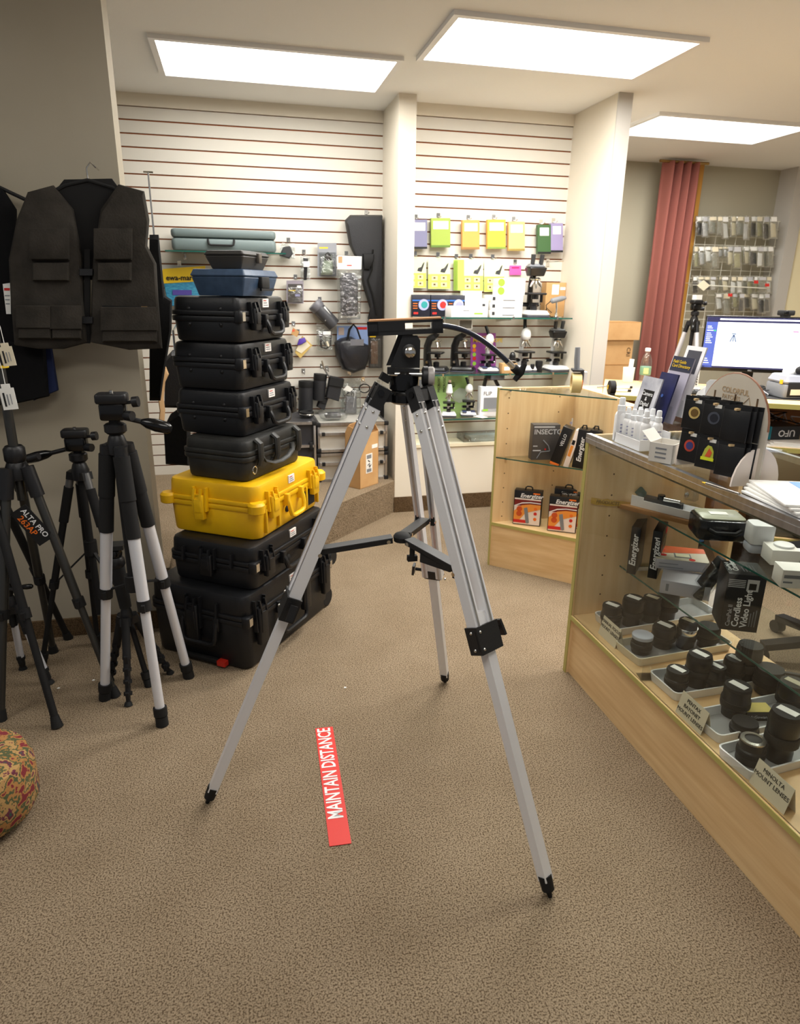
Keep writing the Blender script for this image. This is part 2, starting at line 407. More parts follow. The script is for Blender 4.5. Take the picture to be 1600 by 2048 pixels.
wk = G(); wk.cyl((.02,-.045,.80), (.02,-.045,.83), .008, BLACKM, n=8); wk.box((.006,-.053,.79), (.034,-.037,.806), BLACKM); wk.o('wing_knob', tp)
# head: camera right vector of the photograph lies about along (cos, -sin) of the yaw
hx = Vector((math.cos(R(-13.5)), math.sin(R(-13.5)), 0)); hy = Vector((-hx.y, hx.x, 0))
hd = G(); hd.lathe([(.030,1.236),(.041,1.242),(.042,1.262),(.036,1.268),(.034,1.272),(.040,1.276),(.040,1.318),(.034,1.325)], BLACKG, n=28); hd.o('centre_hub', tp)
g = G(); g.at(frame((0,0,0), hx, hy))
g.box((-.036,-.032,1.318), (.04,.032,1.332), BLK)
g.at(frame((0,-.026,0), hx, (0,0,1)))
g.prism([(-.044,1.335),(.034,1.335),(.034,1.405),(.026,1.418),(-.012,1.418),(-.020,1.396)], -.003, .003, BLK)
g.at(frame((0,.026,0), hx, (0,0,1)))
g.prism([(-.044,1.335),(.034,1.335),(.034,1.405),(.026,1.418),(-.012,1.418),(-.020,1.396)], -.003, .003, BLK)
yk = g.o('tilt_yoke', tp)
g = G().at(frame((0,0,0), hx, hy)); g.lathe([(.012,0),(.019,.004),(.019,.012),(.012,.016)], BLK, o=(.012,-.030,1.378), axis=(0,-1,0), n=18); g.lathe([(.013,0),(.014,.006),(.008,.011),(.002,.012)], CHROME, o=(.014,-.045,1.377), axis=(0,-1,0), n=16); g.o('tilt_bolt', yk)
g = G().at(frame((0,0,0), hx, hy))
g.cyl((-.04,-.03,1.318), (.05,-.03,1.318), .006, CHROME, n=10); g.lathe([(.02,0),(.027,.004),(.027,.016),(.022,.018)], BLK, o=(.046,-.02,1.312), axis=(1,0,0), n=14)
g.lathe([(.024,0),(.026,.004),(.026,.014),(.022,.018)], M('grey knob', (176,170,166), .4), o=(.062,-.02,1.312), axis=(1,0,0), n=14); g.o('pan_lock_knob', tp)
g = G().at(frame((0,0,0), hx, hy)); g.beam((-.04,-.03,1.302), (-.062,-.04,1.316), .02, .012, BLACKM, side=(0,0,1)); g.box((-.046,-.036,1.318),(-.026,-.016,1.336),BLACKM); g.o('friction_lever', tp)
tl = frame((0,0,1.438), (hx.x, hx.y, .055), hy)
g = G().at(tl)
for a, b in (((-.098,-.035,-.018),(-.07,.035,.018)), ((.07,-.035,-.018),(.098,.035,.018)), ((-.098,-.035,-.018),(.098,.035,-.006)), ((-.098,-.035,.011),(.098,.035,.018)), ((-.072,-.035,-.01),(-.0,.035,.012))): g.box(a, b, BLK)
pl = g.o('camera_platform', tp)
g = G().at(tl); g.box((-.094,-.033,.018), (.094,.033,.0215), M('cork', (176,128,84), .9)); g.o('cork_pad', pl)
h0 = tl @ Vector((.09,0,.0)); g = G(); pts = []
e1, e2 = h0, P(1038, 745, Y=1.86) - TC
for i in range(13):
    t = i/12; p = e1.lerp(e2, t); p = p + Vector((0,0,.035*math.sin(math.pi*t)**1.0 * (1-t*.4))); pts.append(p)
g.tube(pts[:12], .0075, M('pan handle enamel', (44,50,66), .22), n=10); pb = g.o('pan_handle', tp)
g = G(); g.cyl(pts[10], pts[11], .0085, CHROME, n=10); g.lathe([(.006,0),(.012,.004),(.012,.03),(.008,.036)], BLACKM, o=pts[11], axis=pts[12]-pts[11], n=12)
g.sphere(pts[12] + Vector((.0,0,.0)), .013, BLACKM); g.tube([pts[12] + Vector((.016,0,.024)), pts[12] + Vector((.006,0,.0)), pts[12] + Vector((-.012,0,-.022))], [.008,.011,.008], BLACKM); g.o('handle_knob', pb)

# ================================================================ STACK OF RUGGED CASES
CBLK = M('case black resin', (20, 21, 24), .42, bump=.12, bscale=220)
CWORN = M('case worn black resin', (46, 46, 43), .5, var=(30, 30, 29), vscale=9, bump=.15, bscale=160)
CYEL = M('case yellow resin', (240, 190, 16), .42, var=(226, 172, 14), vscale=5, bump=.1, bscale=220)
CBLUE = M('case blue resin', (62, 84, 112), .45, var=(52, 72, 98), vscale=30, bump=.1, bscale=200)
STICK = M('price sticker', (236, 232, 228), .7)
PRICE = M('price ink', (190, 60, 50), .7)
def u_handle(g, x0, x1, ztop, drop, y, r, m):
    pts = []; w = x1 - x0; rr = min(.03, drop*.5)
    pts = [(x0, y+.012, ztop), (x0, y, ztop - drop*.3), (x0+.002, y-.006, ztop - drop + rr), (x0 + rr*.3, y-.008, ztop - drop + rr*.3), (x0 + rr, y-.008, ztop - drop), ((x0+x1)/2, y-.008, ztop - drop)]
    pts += [(x0 + x1 - p[0], p[1], p[2]) for p in reversed(pts[:-1])]
    g.tube(pts, r, m, n=8)
def latch(m, h, lw, up, dn, name, par, T):
    g = G().at(T); g.rbox((-lw/2, -.03, -dn), (lw/2, -.004, up*.55), m, .006); g.rbox((-lw/2*.72, -.034, -dn*.55), (lw/2*.72, -.026, up*.3), m, .004)
    l = g.o(name, par)
    g = G().at(T)
    for s in (-1, 1): g.beam((s*lw*.30, -.030, up*.25), (s*lw*.30, -.020, up*.95), .008, .012, m, side=(1,0,0)); g.beam((s*lw*.62, -.012, -dn*.5), (s*lw*.62, -.006, up), .007, .02, m, side=(1,0,0))
    g.box((-lw*.3, -.03, up*.45), (lw*.3, -.018, up*.6), m); g.o('latch_hook', l)
def rugged(label, corner, z, ang, L, D, H, m, split=.58, latches=(.2, .8), handle=(.36, .64), end='plain', rad=.034, sticker=True, hasp=True, name='equipment_case'):
    t = thing(name, label, 'case', (corner[0], corner[1], z), R(ang))
    zs = H * split
    G().rbox((0.007, 0.007, 0), (L-.007, D-.007, zs), m, rad, ch=.012, seg=5, tb=.006).o('base_shell', t)
    lid = G().rbox((0.007, 0.007, zs + .002), (L-.007, D-.007, H), m, rad, ch=.016, seg=5, tt=.003).o('lid', t)
    g = G()
    g.rbox((0.0, 0.0, zs - .022), (L, D, zs - .001), m, rad, ch=.004, seg=5); g.rbox((0.0, 0.0, zs + .001), (L, D, zs + .02), m, rad, ch=.004, seg=5); g.o('rim', t)
    up, dn = (H - zs) * .72, zs * .55
    for f in latches: latch(m, H, .06 if L > .5 else .045, up, dn, 'latch', t, Matrix.Translation((L*f, .008, zs)))
    if handle:
        g = G(); dz = zs*.62
        u_handle(g, L*handle[0], L*handle[1], zs - .012, dz, -.016, .0105, m)
        for f in handle: g.rbox((L*f-.012, -.018, zs-.05), (L*f+.012, .02, zs+.004), m, .005)
        g.o('handle', t)
    g = G(); g.lathe([(.016,0),(.016,.006),(.011,.009),(.002,.009)], BLACKM, o=(L*.44, .012, zs*.5), axis=(0,-1,0), n=14); g.o('pressure_valve', t)
    if sticker:
        g = G(); g.box((L*.47, .004, zs + (H-zs)*.42), (L*.47+.05, .0115, zs + (H-zs)*.42 + .034), STICK)
        for k in range(3): g.box((L*.47+.007, .003, zs+(H-zs)*.42+.007+k*.009), (L*.47+.042-k*.006, .0045, zs+(H-zs)*.42+.010+k*.009), PRICE if k == 2 else GREY)
        g.o('price_sticker', t)
    if hasp:
        g = G(); g.rbox((.0, -.005, zs-.026), (.03, .03, zs+.022), m, .01); h = g.o('corner_hasp', t)
        g = G(); g.box((.012,-.007,zs-.018), (.034,-.002,zs+.016), CHROME); g.o('hasp_plate', h)
        g = G(); g.rbox((L-.03, -.005, zs-.026), (L, .03, zs+.022), m, .01); h = g.o('corner_hasp', t)
        g = G(); g.box((L-.034,-.007,zs-.018), (L-.012,-.002,zs+.016), CHROME); g.o('hasp_plate', h)
    T = frame((.008, D*.52, zs), (0, -1, 0), (1, 0, 0))   # end face, seen on the left
    if end in ('latch', 'latchhandle'):
        latch(m, H, .06, up, dn, 'end_latch', t, T)
        for x in (-.12, .12): G().at(T).beam((x, -.012, -.01), (x, -.004, up*.8), .01, .02, m, side=(1,0,0)).o('end_rib', t)
    if end == 'latchhandle':
        g = G().at(frame((.004, D*.46, 0), (0,-1,0), (1,0,0))); u_handle(g, -.085, .085, zs-.01, zs*.5, -.014, .011, m)
        for s in (-.085, .085): g.rbox((s-.014,-.016,zs-.06), (s+.014,.02,zs), m, .005)
        g.o('end_handle', t)
    if end == 'lug':
        for f in (.28, .72):
            for zz in (zs+.026, zs-.034): G().sphere((.014, D*f, zz), .011, m, 8, 6).o('hinge_lug', t)
    return t
A = rugged('biggest black rugged case with wheels, bottom of the case stack on the carpet', (-.025, 2.534), .004, 54, .73, .51, .335, CBLK, .68, (.13, .62, .88), (.32, .60), 'latchhandle', rad=.045)
g = G(); g.rbox((-.012, .16, .012), (.012, .36, .03), BLACKM, .006); g.o('trolley_handle', A); g = G(); g.box((-.014, .115, .008), (.012, .155, .03), M('red button', (196,44,30), .4)); g.o('trolley_release', A)
for y in (.03, .46): G().cyl((.70, y-.018, .045), (.70, y+.018, .045), .045, BLACKM, n=18).o('wheel', A)
G().cyl((.745,.0,.245), (.745,.045,.245), .035, BLACKM, n=16).o('bumper', A)
rugged('black rugged case directly under the yellow case', (.015, 2.590), .340, 55, .64, .43, .19, CBLK, .56, (.16, .86), (.34, .62), 'latch', rad=.04)
yc = rugged('bright yellow rugged case with yellow handle in the middle of the stack', (.045, 2.665), .531, 57, .585, .452, .235, CYEL, .62, (), (.40, .62), 'none', rad=.045, hasp=False, name='equipment_case')
zs = .235*.62
for f in (.20, .84):
    latch(CYEL, .235, .06, .055, .065, 'latch', yc, Matrix.Translation((.585*f, .008, zs)))
T = frame((.004, .27, zs), (0,-1,0), (1,0,0)); latch(CYEL, .235, .05, .065, .07, 'end_latch', yc, T)
for x, y in ((.012,.012),(.573,.012),(.012,.44)): G().lathe([(.03,zs-.022),(.036,zs-.018),(.036,zs+.014),(.026,zs+.024)], CYEL, o=(x,y,0), n=16).o('padlock_boss', yc)
g = G(); g.box((.585*.70, .004, .03), (.585*.88, .0135, .105), BLACKM); g.o('name_plate', yc)
for f in (.12,.30,.74,.93): G().rbox((.585*f-.006, -.002, .02), (.585*f+.006, .014, zs-.02), CYEL, .003).o('rib', yc)
cc = rugged('scuffed charcoal case with flat strap handle on top of the yellow case', (.012, 2.725), .768, 55, .47, .325, .172, CWORN, .62, (), None, 'none', rad=.04, hasp=False, sticker=False)
g = G(); zs = .172*.62
pts = [(.10, -.012, zs-.002), (.11, -.02, zs-.03), (.16, -.026, zs-.048), (.22, -.028, zs-.052), (.28, -.026, zs-.045), (.33, -.02, zs-.026), (.34, -.012, zs)]
g.tube(pts, .012, CWORN, n=8, flat=.45); g.o('strap_handle', cc)
for x in (.09, .22, .40):
    g = G(); g.tube([(x, .01, zs+.06), (x, -.012, zs+.045), (x, -.014, zs-.02), (x, -.006, zs-.045)], .011, CWORN, n=8, flat=1.6); g.o('clip', cc)
g = G(); ring = [(.04+.014*math.cos(k*math.pi/6), -.012, zs-.055+.016*math.sin(k*math.pi/6)) for k in range(13)]; g.tube(ring, .0025, CHROME, n=6); g.o('key_ring', cc)
rugged('lowest of the three matching black handled cases, on the scuffed charcoal case', (.012, 2.80), .942, 57, .46, .34, .185, CBLK, .56, (.22, .86), (.42, .74), 'lug')
rugged('middle one of the three matching black handled cases', (.012, 2.815), 1.129, 58, .45, .335, .190, CBLK, .58, (.24, .86), (.44, .74), 'lug')
rugged('topmost of the three matching black handled cases, under the blue box', (.02, 2.81), 1.321, 59, .42, .325, .176, CBLK, .58, (.26, .86), (.46, .76), 'lug')
# two small plastic boxes on top
def smallbox(label, corner, z, ang, L, D, H, mb, ml, lat):
    t = thing('plastic_box', label, 'case', (corner[0], corner[1], z), R(ang))
    G().rbox((0,0,0), (L,D,H*.72), mb, .012, ch=.004, tb=.018).o('base_shell', t)
    G().rbox((-.004,-.004,H*.72), (L+.004,D+.004,H), ml, .012, ch=.006, tt=.008).o('lid', t)
    lat(t, L, D, H); return t
def lat1(t, L, D, H):
    g = G(); g.rbox((L*.42,-.014,H*.30), (L*.66,.008,H*.74), BLACKM, .006); g.prism([(L*.36,-.02),(L*.74,-.02),(L*.66,.0),(L*.44,.0)], H*.2, H*.3, BLACKM); g.o('carry_latch', t)
def lat2(t, L, D, H):
    g = G(); g.rbox((L*.50,-.012,H*.35), (L*.62,.004,H*.9), M('clasp brown grey', (84,78,70), .4), .004); g.o('clasp', t)
smallbox('slate blue plastic box with black latch on the case stack', (.045, 2.815), 1.499, 60, .285, .235, .10, CBLUE, CBLUE, lat1)
tb = smallbox('small dark grey box, very top of the case stack', (.045, 2.84), 1.60, 62, .235, .165, .068, M('box charcoal', (62,60,58), .5), M('box charcoal lid', (50,49,48), .5), lat2)

# ================================================================ TRIPODS ALONG THE LEFT WALL
SILV = M('silver leg tube', (222, 223, 228), .35, .3)
GUN = M('gunmetal leg tube', (74, 74, 72), .35, .7)
FOAM = M('black foam sleeve', (22, 22, 23), .85)
RUB = M('rubber', (20, 20, 20), .75)
def stand(label, hub, feet, sec, lab_sleeve=.0, r=.0135, clamps=(.52,), col_top=None, col_bot=None, brace=None, foot='cup', hubr=.032, cyl_n=12, group=None):
    """sec = list of (start, end, radius factor, material) along each leg"""
    cx = sum(f.x for f in feet)/3; cy = sum(f.y for f in feet)/3
    hub = Vector(hub); t = thing('camera_tripod', label, 'tripod', (hub.x, hub.y, 0)); o = Vector((hub.x, hub.y, 0))
    H = hub - o
    for f in feet:
        f = Vector(f) - o; dirn = Vector((f.x, f.y, 0)).normalized(); top = H + dirn*hubr*1.1 - Vector((0,0,.012)); d = f - top
        g = G()
        for s0, s1, k, m in sec: g.cyl(top + d*s0, top + d*s1, r*k, m, n=cyl_n)
        lg = g.o('leg', t)
        for c in clamps:
            g = G(); g.cyl(top + d*(c-.02), top + d*(c+.018), r*1.32, BLACKM, n=cyl_n); q = top + d*c; g.box(q + Vector((-.006,-r*1.9,-.014)), q + Vector((.006,-r*1.0,.014)), BLACKM); g.o('leg_lock', lg)
        g = G()
        if foot == 'cup': g.cyl(top + d*.93, top + d*.962, r*1.35, BLACKM, n=10); g.cyl(top + d*.965, f + Vector((0,0,.0)) - dirn*0, r*1.2, RUB, r*1.25, n=10)
        else: g.cyl(top + d*.955, f, r*.95, RUB, r*1.35, n=10)
        g.o('foot', t)
        if brace:
            zb, sb = brace; g = G(); g.beam(Vector((0,0,zb)), top + d*sb, .012, .007, BLACKM, side=(-dirn.y, dirn.x, 0)); g.o('brace', t)
    g = G(); g.lathe([(hubr*.7,-.045),(hubr,-.04),(hubr*1.05,-.005),(hubr*.8,.02),(hubr*.6,.03)], BLACK, o=H, n=16)
    for f in feet:
        f = Vector(f) - o; dirn = Vector((f.x, f.y, 0)).normalized(); g.beam(H - Vector((0,0,.03)), H + dirn*hubr*1.5 - Vector((0,0,.02)), .03, .04, BLACK, side=(0,0,1))
    g.o('shoulder', t)
    g = G(); g.cyl(H + Vector((0,0,(col_bot if col_bot else -.12))), H + Vector((0,0,(col_top or .08))), r*1.0, BLACKM if not col_top or col_top < .15 else GUN, n=12); g.o('centre_column', t)
    if brace: g = G(); g.cyl((0,0,brace[0]-.03), (0,0,brace[0]+.03), r*1.7, BLACKM, n=10); g.o('brace_collar', t)
    return t, o, H
def panhead(t, base, hdir, hlen, droop, s=1.0):
    """three way head on 'base' with a panning handle along hdir"""
    b = Vector(base); hdir = Vector(hdir).normalized()
    g = G(); g.lathe([(.020*s,0),(.026*s,.008),(.026*s,.03),(.02*s,.036)], BLACK, o=b, n=14); g.rbox((b.x-.03*s,b.y-.022*s,b.z+.034*s), (b.x+.03*s,b.y+.022*s,b.z+.075*s), BLACKG, .012)
    hd = g.o('pan_head', t)
    g = G(); g.rbox((b.x-.036*s,b.y-.026*s,b.z+.074*s), (b.x+.036*s,b.y+.026*s,b.z+.098*s), BLACK, .012); g.cyl((b.x,b.y,b.z+.098*s), (b.x,b.y,b.z+.104*s), .006, CHROME, n=8); g.o('camera_plate', hd)
    g = G(); g.lathe([(.006,0),(.006,.018*s),(.013*s,.02*s),(.013*s,.034*s)], BLACK, o=(b.x+.028*s,b.y-.01,b.z+.075*s), axis=(1,-.2,.1), n=10); g.lathe([(.01,0),(.012*s,.01),(.012*s,.03*s)], BLACK, o=(b.x+.02*s,b.y-.01,b.z+.045*s), axis=(.8,-.5,0), n=10); g.o('lock_knob', hd)
    h0 = b + Vector((0,0,.045*s)); g = G()
    e = h0 + hdir*hlen + Vector((0,0,-droop)); m_ = h0.lerp(e, .48)
    g.tube([h0, m_], .0065*s, BLACK, n=8); g.tube([m_, h0.lerp(e,.58), h0.lerp(e,.75), h0.lerp(e,.95), e], [.007*s,.013*s,.016*s,.014*s,.009*s], BLACKG, n=10); g.o('pan_handle', hd)
cr = c_r0
F_ = lambda x, y: P(x, y, Z=0.0)
# silver one
f1 = [F_(325,1450), F_(210,1398), F_(378,1354)]; c1y = sum(f.y for f in f1)/3
t1, o1, H1 = stand('silver legged camera tripod with black pan head, tallest of the small tripods beside the cases', P(234,884,Y=c1y), f1,
    [(.03,.18,1.5,FOAM),(.18,.31,1.35,FOAM),(.0,.03,1.3,BLACK),(.31,.55,1.15,SILV),(.55,.94,.95,SILV)], r=.0185, clamps=(.55,), brace=(.50,.54), col_bot=-.5)
panhead(t1, H1 + Vector((0,0,.03)), cr, .19, .045, 1.4)
# black one behind
f2 = [F_(84,1330), F_(299,1372), F_(196,1290)]; c2y = sum(f.y for f in f2)/3
t2, o2, H2 = stand('all black camera tripod with pan handle pointing left, close to the grey wall', P(160,938,Y=c2y), f2,
    [(.0,.07,1.0,M('grey casting',(120,120,120),.4,.6)),(.07,.24,1.25,FOAM),(.24,.56,.95,BLACKM),(.56,.96,.75,BLACKM)], r=.0145, clamps=(.56,), brace=(.53,.56), col_bot=-.62)
panhead(t2, H2 + Vector((0,0,.03)), -cr, .21, .055, 1.3)
# gunmetal one with tags
f3 = [F_(231,1392), F_(107,1304), F_(2,1440)]; c3y = sum(f.y for f in f3)/3
t3, o3, H3 = stand('gunmetal tripod with tall raised column, white price tags and black hang tag', P(34,935,Y=c3y), f3,
    [(-.02,.10,1.5,BLACK),(.10,.56,1.0,GUN),(.56,.96,.8,GUN)], r=.0165, clamps=(.56,), foot='cone', col_top=.62, col_bot=-.12, hubr=.04)
g = G()
for x in (-.06,.05): g.cyl(H3+Vector((x,-.02,.035)), H3+Vector((x*1.7,-.03,.045)), .013, BLACK, n=10)
g.lathe([(.03,.0),(.036,.01),(.036,.05),(.028,.06)], BLACK, o=H3+Vector((0,0,.02)), n=14); g.o('column_lock', t3)
g = G(); g.lathe([(.02,-.04),(.026,-.035),(.026,.03),(.02,.035)], BLACK, o=H3+Vector((0,0,.40)), n=14); g.lathe([(.0275,0),(.0275,.008)], YELLOWP, o=H3+Vector((0,0,.352)), n=14); g.o('column_collar', t3)
g = G().at(Matrix.Translation(H3+Vector((.028,-.055,-.19))) @ Matrix.Rotation(R(-32),4,'Y')); g.prism([(-.032,-.003),(.032,-.003),(.032,.003),(-.032,.003)], -.09, .06, BLACKM)
ht = g.o('hang_tag', t3)
mt = Matrix.Translation(H3+Vector((.028,-.055,-.19))) @ Matrix.Rotation(R(-32),4,'Y')
x_ = (mt.to_3x3() @ Vector((0,0,-1))); y_ = (mt.to_3x3() @ Vector((1,0,0)))
lettering('ALTA PRO', .027, WHITE, ht, mt @ Vector((.012,-.0036,.05)), x_, y_, bold=.0004)
lettering('263AP', .031, ORANGE, ht, mt @ Vector((-.014,-.0036,.035)), x_, y_, bold=.0004)
def price_tag(par, p, ang, m=PAPER, s=1.0):
    T = Matrix.Translation(p) @ Matrix.Rotation(R(ang),4,'Y'); g = G().at(T)
    g.prism([(-.02*s,-.001),(.02*s,-.001),(.02*s,.001),(-.02*s,.001)], -.075*s, -.012*s, m); g.prism([(-.012*s,-.001),(.012*s,-.001),(.012*s,.001),(-.012*s,.001)], -.012*s, 0, m)
    tg = g.o('price_tag', par)
    g = G().at(T)
    g.box((-.013*s,-.0022,-.065*s), (-.008*s,-.001,-.025*s), INK)
    g.box((-.003*s,-.0022,-.062*s), (.0*s,-.001,-.03*s), GREY)
    g.box((.006*s,-.0022,-.06*s), (.008*s,-.001,-.03*s), GREY)
    o = g.o('tag_print', tg); o['kind'] = 'stuff'
    G().tube([T @ Vector((0,0,-.008)), T @ Vector((.002,.0,.05)), T @ Vector((-.004,0,.11))], .0012, PAPER, n=5).o('tag_string', tg)
price_tag(t3, P(10,768,Y=c3y-.07)-o3, -4, PAPER, 1.15)
price_tag(t3, P(8,686,Y=c3y-.06)-o3, -6, CREAMP, 1.0)
# small ball head travel tripod between the silver legs
f4 = [F_(257,1411), F_(341,1347), F_(221,1362)]; c4y = sum(f.y for f in f4)/3
t4, o4, H4 = stand('small black travel tripod with ball head tucked behind the silver legs', P(253,1228,Y=c4y), f4,
    [(-.02,.42,1.25,BLACKM),(.42,.58,1.1,BLACK),(.58,.72,.95,BLACK),(.72,.86,.82,BLACK),(.86,1,.7,BLACK)], r=.0125, clamps=(.44,.58,.72,.86), foot='cone', col_top=.14, col_bot=-.02, hubr=.024)
g = G(); g.cyl(H4+Vector((0,0,.03)), H4+Vector((-.012,0,.20)), .022, FOAM, .027, n=14); g.lathe([(.026,0),(.032,.012),(.03,.03),(.024,.04)], BLACK, o=H4+Vector((-.012,0,.20)), n=14); g.sphere(H4+Vector((-.014,0,.255)), .027, BLACKG); g.box(H4+Vector((-.05,-.03,.275)), H4+Vector((.022,.03,.292)), BLACK); g.o('ball_head', t4)
# small tripod with silver lower legs
f5 = [F_(46,1338), F_(101,1367), F_(-40,1372)]; c5y = sum(f.y for f in f5)/3
t5, o5, H5 = stand('short tripod with silver lower legs behind the gunmetal tripod', P(20,1205,Y=c5y), f5,
    [(-.02,.28,1.2,BLACKM),(.28,.8,1.05,SILV),(.8,.93,1.0,BLACK),(.93,1,.8,BLACK)], r=.013, clamps=(.28,.82), foot='cone', col_top=.10, col_bot=-.1, hubr=.026)
panhead(t5, H5+Vector((0,0,.03)), cr, .10, -.01, .7)
# black one whose head is out of the picture
f6 = [F_(115,1454), F_(137,1277), F_(-190,1440)]; c6y = sum(f.y for f in f6)/3
t6, o6, H6 = stand('black tripod at the left edge with thick rubber feet', P(-42,930,Y=c6y), f6,
    [(-.02,.10,1.4,BLACK),(.10,.55,1.0,BLACKM),(.55,.96,.85,BLACKM)], r=.016, clamps=(.55,), foot='cone', col_top=.12, col_bot=-.1, hubr=.036)
panhead(t6, H6+Vector((0,0,.03)), -cr, .19, .05, 1.1)

# ================================================================ VESTS ON THE LEFT WALL
VCLOTH = M('charcoal vest cloth', (60, 56, 51), .95, var=(48, 45, 41), vscale=14, bump=.5, bscale=120, spec=.15)
VDARK = M('vest lining', (20, 19, 19), .95)
VZIP = M('zip brass', (150, 120, 80), .4, .7)
BCLOTH = M('black cloth', (20, 20, 21), .95, bump=.4, bscale=90, spec=.15)
NCLOTH = M('navy cloth', (38, 46, 78), .95, bump=.4, bscale=90, spec=.15)
v = Hang('photographer_vest', 'charcoal multi-pocket photographer vest hanging on the grey wall', 'vest', 2.935, 180, 697)
vb = v.g()
vb.pillow(v.poly((35,690),(28,600),(24,520),(40,440),(62,385),(110,372),(150,420),(168,520),(172,600),(180,684),(130,697),(80,697)), .055, VCLOTH, .93)
vb.o('left_panel', v.o)
vb = v.g(); vb.pillow(v.poly((184,684),(186,600),(190,520),(205,420),(240,370),(290,384),(300,440),(296,492),(314,528),(318,600),(326,696),(260,699)), .055, VCLOTH, .93); vb.o('right_panel', v.o)
vb = v.g(); vb.pillow(v.poly((150,560),(150,440),(110,385),(130,360),(225,358),(245,385),(205,440),(205,560)), .02, VDARK, .95); vb.o('back_panel', v.o)
def vpocket(x0,y0,x1,y1,flap):
    g = v.g(.045); g.pillow(v.rect(x0,y0,x1,y1), .03, VCLOTH, .9); p = g.o('pocket', v.o)
    if flap:
        g = v.g(.07); g.pillow(v.rect(x0-2,y0-2,x1+2,y0+flap), .012, VCLOTH, .95); g.o('pocket_flap', p)
vpocket(72,462,146,522,58); vpocket(74,526,146,562,0); vpocket(197,462,268,522,58); vpocket(200,526,268,562,0)
vpocket(46,612,112,676,42); vpocket(112,612,170,676,44); vpocket(210,615,318,682,44)
for a in ((62,610,160,612),(210,610,298,613)):
    g = v.g(.052); g.prism(v.poly((a[0],a[1]+4),(a[2],a[3]+5),(a[2],a[3]),(a[0],a[1])), 0, .006, VDARK); z = g.o('pocket_zip', v.o)
    g = v.g(.058); g.prism(v.rect(a[2]-12,a[3]-1,a[2],a[3]+4), 0, .004, VZIP); g.o('zip_pull', z)
g = v.g(.03); g.prism(v.rect(173,500,184,685), 0, .014, VDARK); fz = g.o('front_zip', v.o)
for y in (538, 632):
    g = v.g(.04); g.pillow(v.rect(164,y,192,y+14), .02, BLACK, .9); b = g.o('buckle', v.o)
    g = v.g(.04); g.prism(v.rect(146,y+3,166,y+11), 0, .008, BLACKM); g.o('strap', b); g = v.g(.04); g.prism(v.rect(190,y+3,212,y+11), 0, .008, BLACKM); g.o('strap', b)
x, z = v.q(178, 362); g = G(); g.tube([(x-.17,-.02,z-.07),(x-.08,-.02,z-.02),(x,-.02,z),(x+.08,-.02,z-.02),(x+.17,-.02,z-.07)], .007, BLACKM, n=8)
g.tube([(x,-.02,z),(x,-.02,z+.04),(x+.015,-.02,z+.06),(x+.03,-.015,z+.045),(x+.03,.05,z+.045)], .003, CHROME, n=6); g.o('coat_hanger', v.o)
# dark garment left of it
w = Hang('dark_garment', 'black jacket with navy lower layer hanging at the left edge', 'jacket', 3.0, 40, 810)
g = w.g(); g.pillow(w.poly((-120,640),(-120,400),(-60,370),(10,380),(36,420),(34,520),(44,690),(44,720),(-120,720)), .04, BCLOTH, .95); g.o('upper_layer', w.o)
g = w.g(); g.pillow(w.poly((-120,815),(-120,690),(20,680),(95,692),(102,790),(28,806)), .05, BCLOTH, .96); g.o('lower_layer', w.o)
g = w.g(-.002); g.pillow(w.poly((70,800),(80,690),(104,690),(118,780)), .03, NCLOTH, .95); g.o('navy_layer', w.o)
x, z = w.q(-30, 372); g = G(); g.tube([(x-.15,-.02,z-.05),(x,-.02,z+.02),(x+.15,-.02,z-.05)], .007, BLACKM, n=8); g.tube([(x,-.02,z+.02),(x,-.02,z+.06),(x+.02,-.01,z+.075),(x+.03,.05,z+.06)], .003, CHROME, n=6); g.o('coat_hanger', w.o)
g = w.g(.052); g.prism(w.poly((14,568),(29,566),(30,627),(21,627)), 0, .001, PAPER); lb = g.o('price_label', w.o)
g = w.g(.0535); g.prism(w.rect(17,576,28,581), 0, .0006, RED); g.prism(w.rect(18,590,28,592), 0, .0006, GREY); g.prism(w.rect(19,598,28,600), 0, .0006, GREY); g.prism(w.rect(20,606,28,608), 0, .0006, GREY); o = g.o('label_print', lb); o['kind'] = 'stuff'
# second garment behind the partition edge
w2 = Hang('dark_garment', 'black padded coat hanging behind the end of the grey wall', 'jacket', 3.4, 333, 720)
g = w2.g(); g.pillow(w2.poly((300,800),(300,470),(318,470),(330,590),(345,600),(344,660),(334,720),(326,770),(322,800)), .06, BCLOTH, .85); g.o('sleeve', w2.o)
x, z = w2.q(309, 470); g = G(); g.tube([(x,-.02,z),(x,-.02,z+.25)], .004, CHROME, n=6); g.tube([(x-.02,-.02,z+.25),(x+.02,-.02,z+.25)], .004, CHROME, n=6); g.o('hanger_rod', w2.o)

# ================================================================ FLOOR SIGN, UPHOLSTERED STOOL
a, b = F_(648,1456), F_(662,1556); dv = (b - a).normalized(); sd = Vector((-dv.y, dv.x, 0))
fs = thing('floor_decal', 'red and white distance sticker on the carpet between the tripod legs', 'sticker', (a.x, a.y, 0.001))
sw = .064; Ld = .56
g = G(); g.prism([tuple((sd*(-sw/2)).to_2d()), tuple((sd*sw/2).to_2d()), tuple((sd*sw/2 + dv*Ld).to_2d()), tuple((sd*(-sw/2) + dv*Ld).to_2d())], 0, .0015, M('decal red', (222,52,44), .45)); g.o('strip', fs)
tp_ = dv*.004
lettering('MAINTAIN DISTANCE', .066, WHITE, fs, (dv*.006).to_tuple()[:2] + (.0021,), tuple(-dv), tuple(sd*1.0) if sd.cross(dv).z > 0 else tuple(-sd), align='RIGHT', bold=.0012, sx=.70)
st = thing('stool', 'round stool with multicoloured floral tapestry cover at the bottom left corner', 'stool', F_(-52,1640))
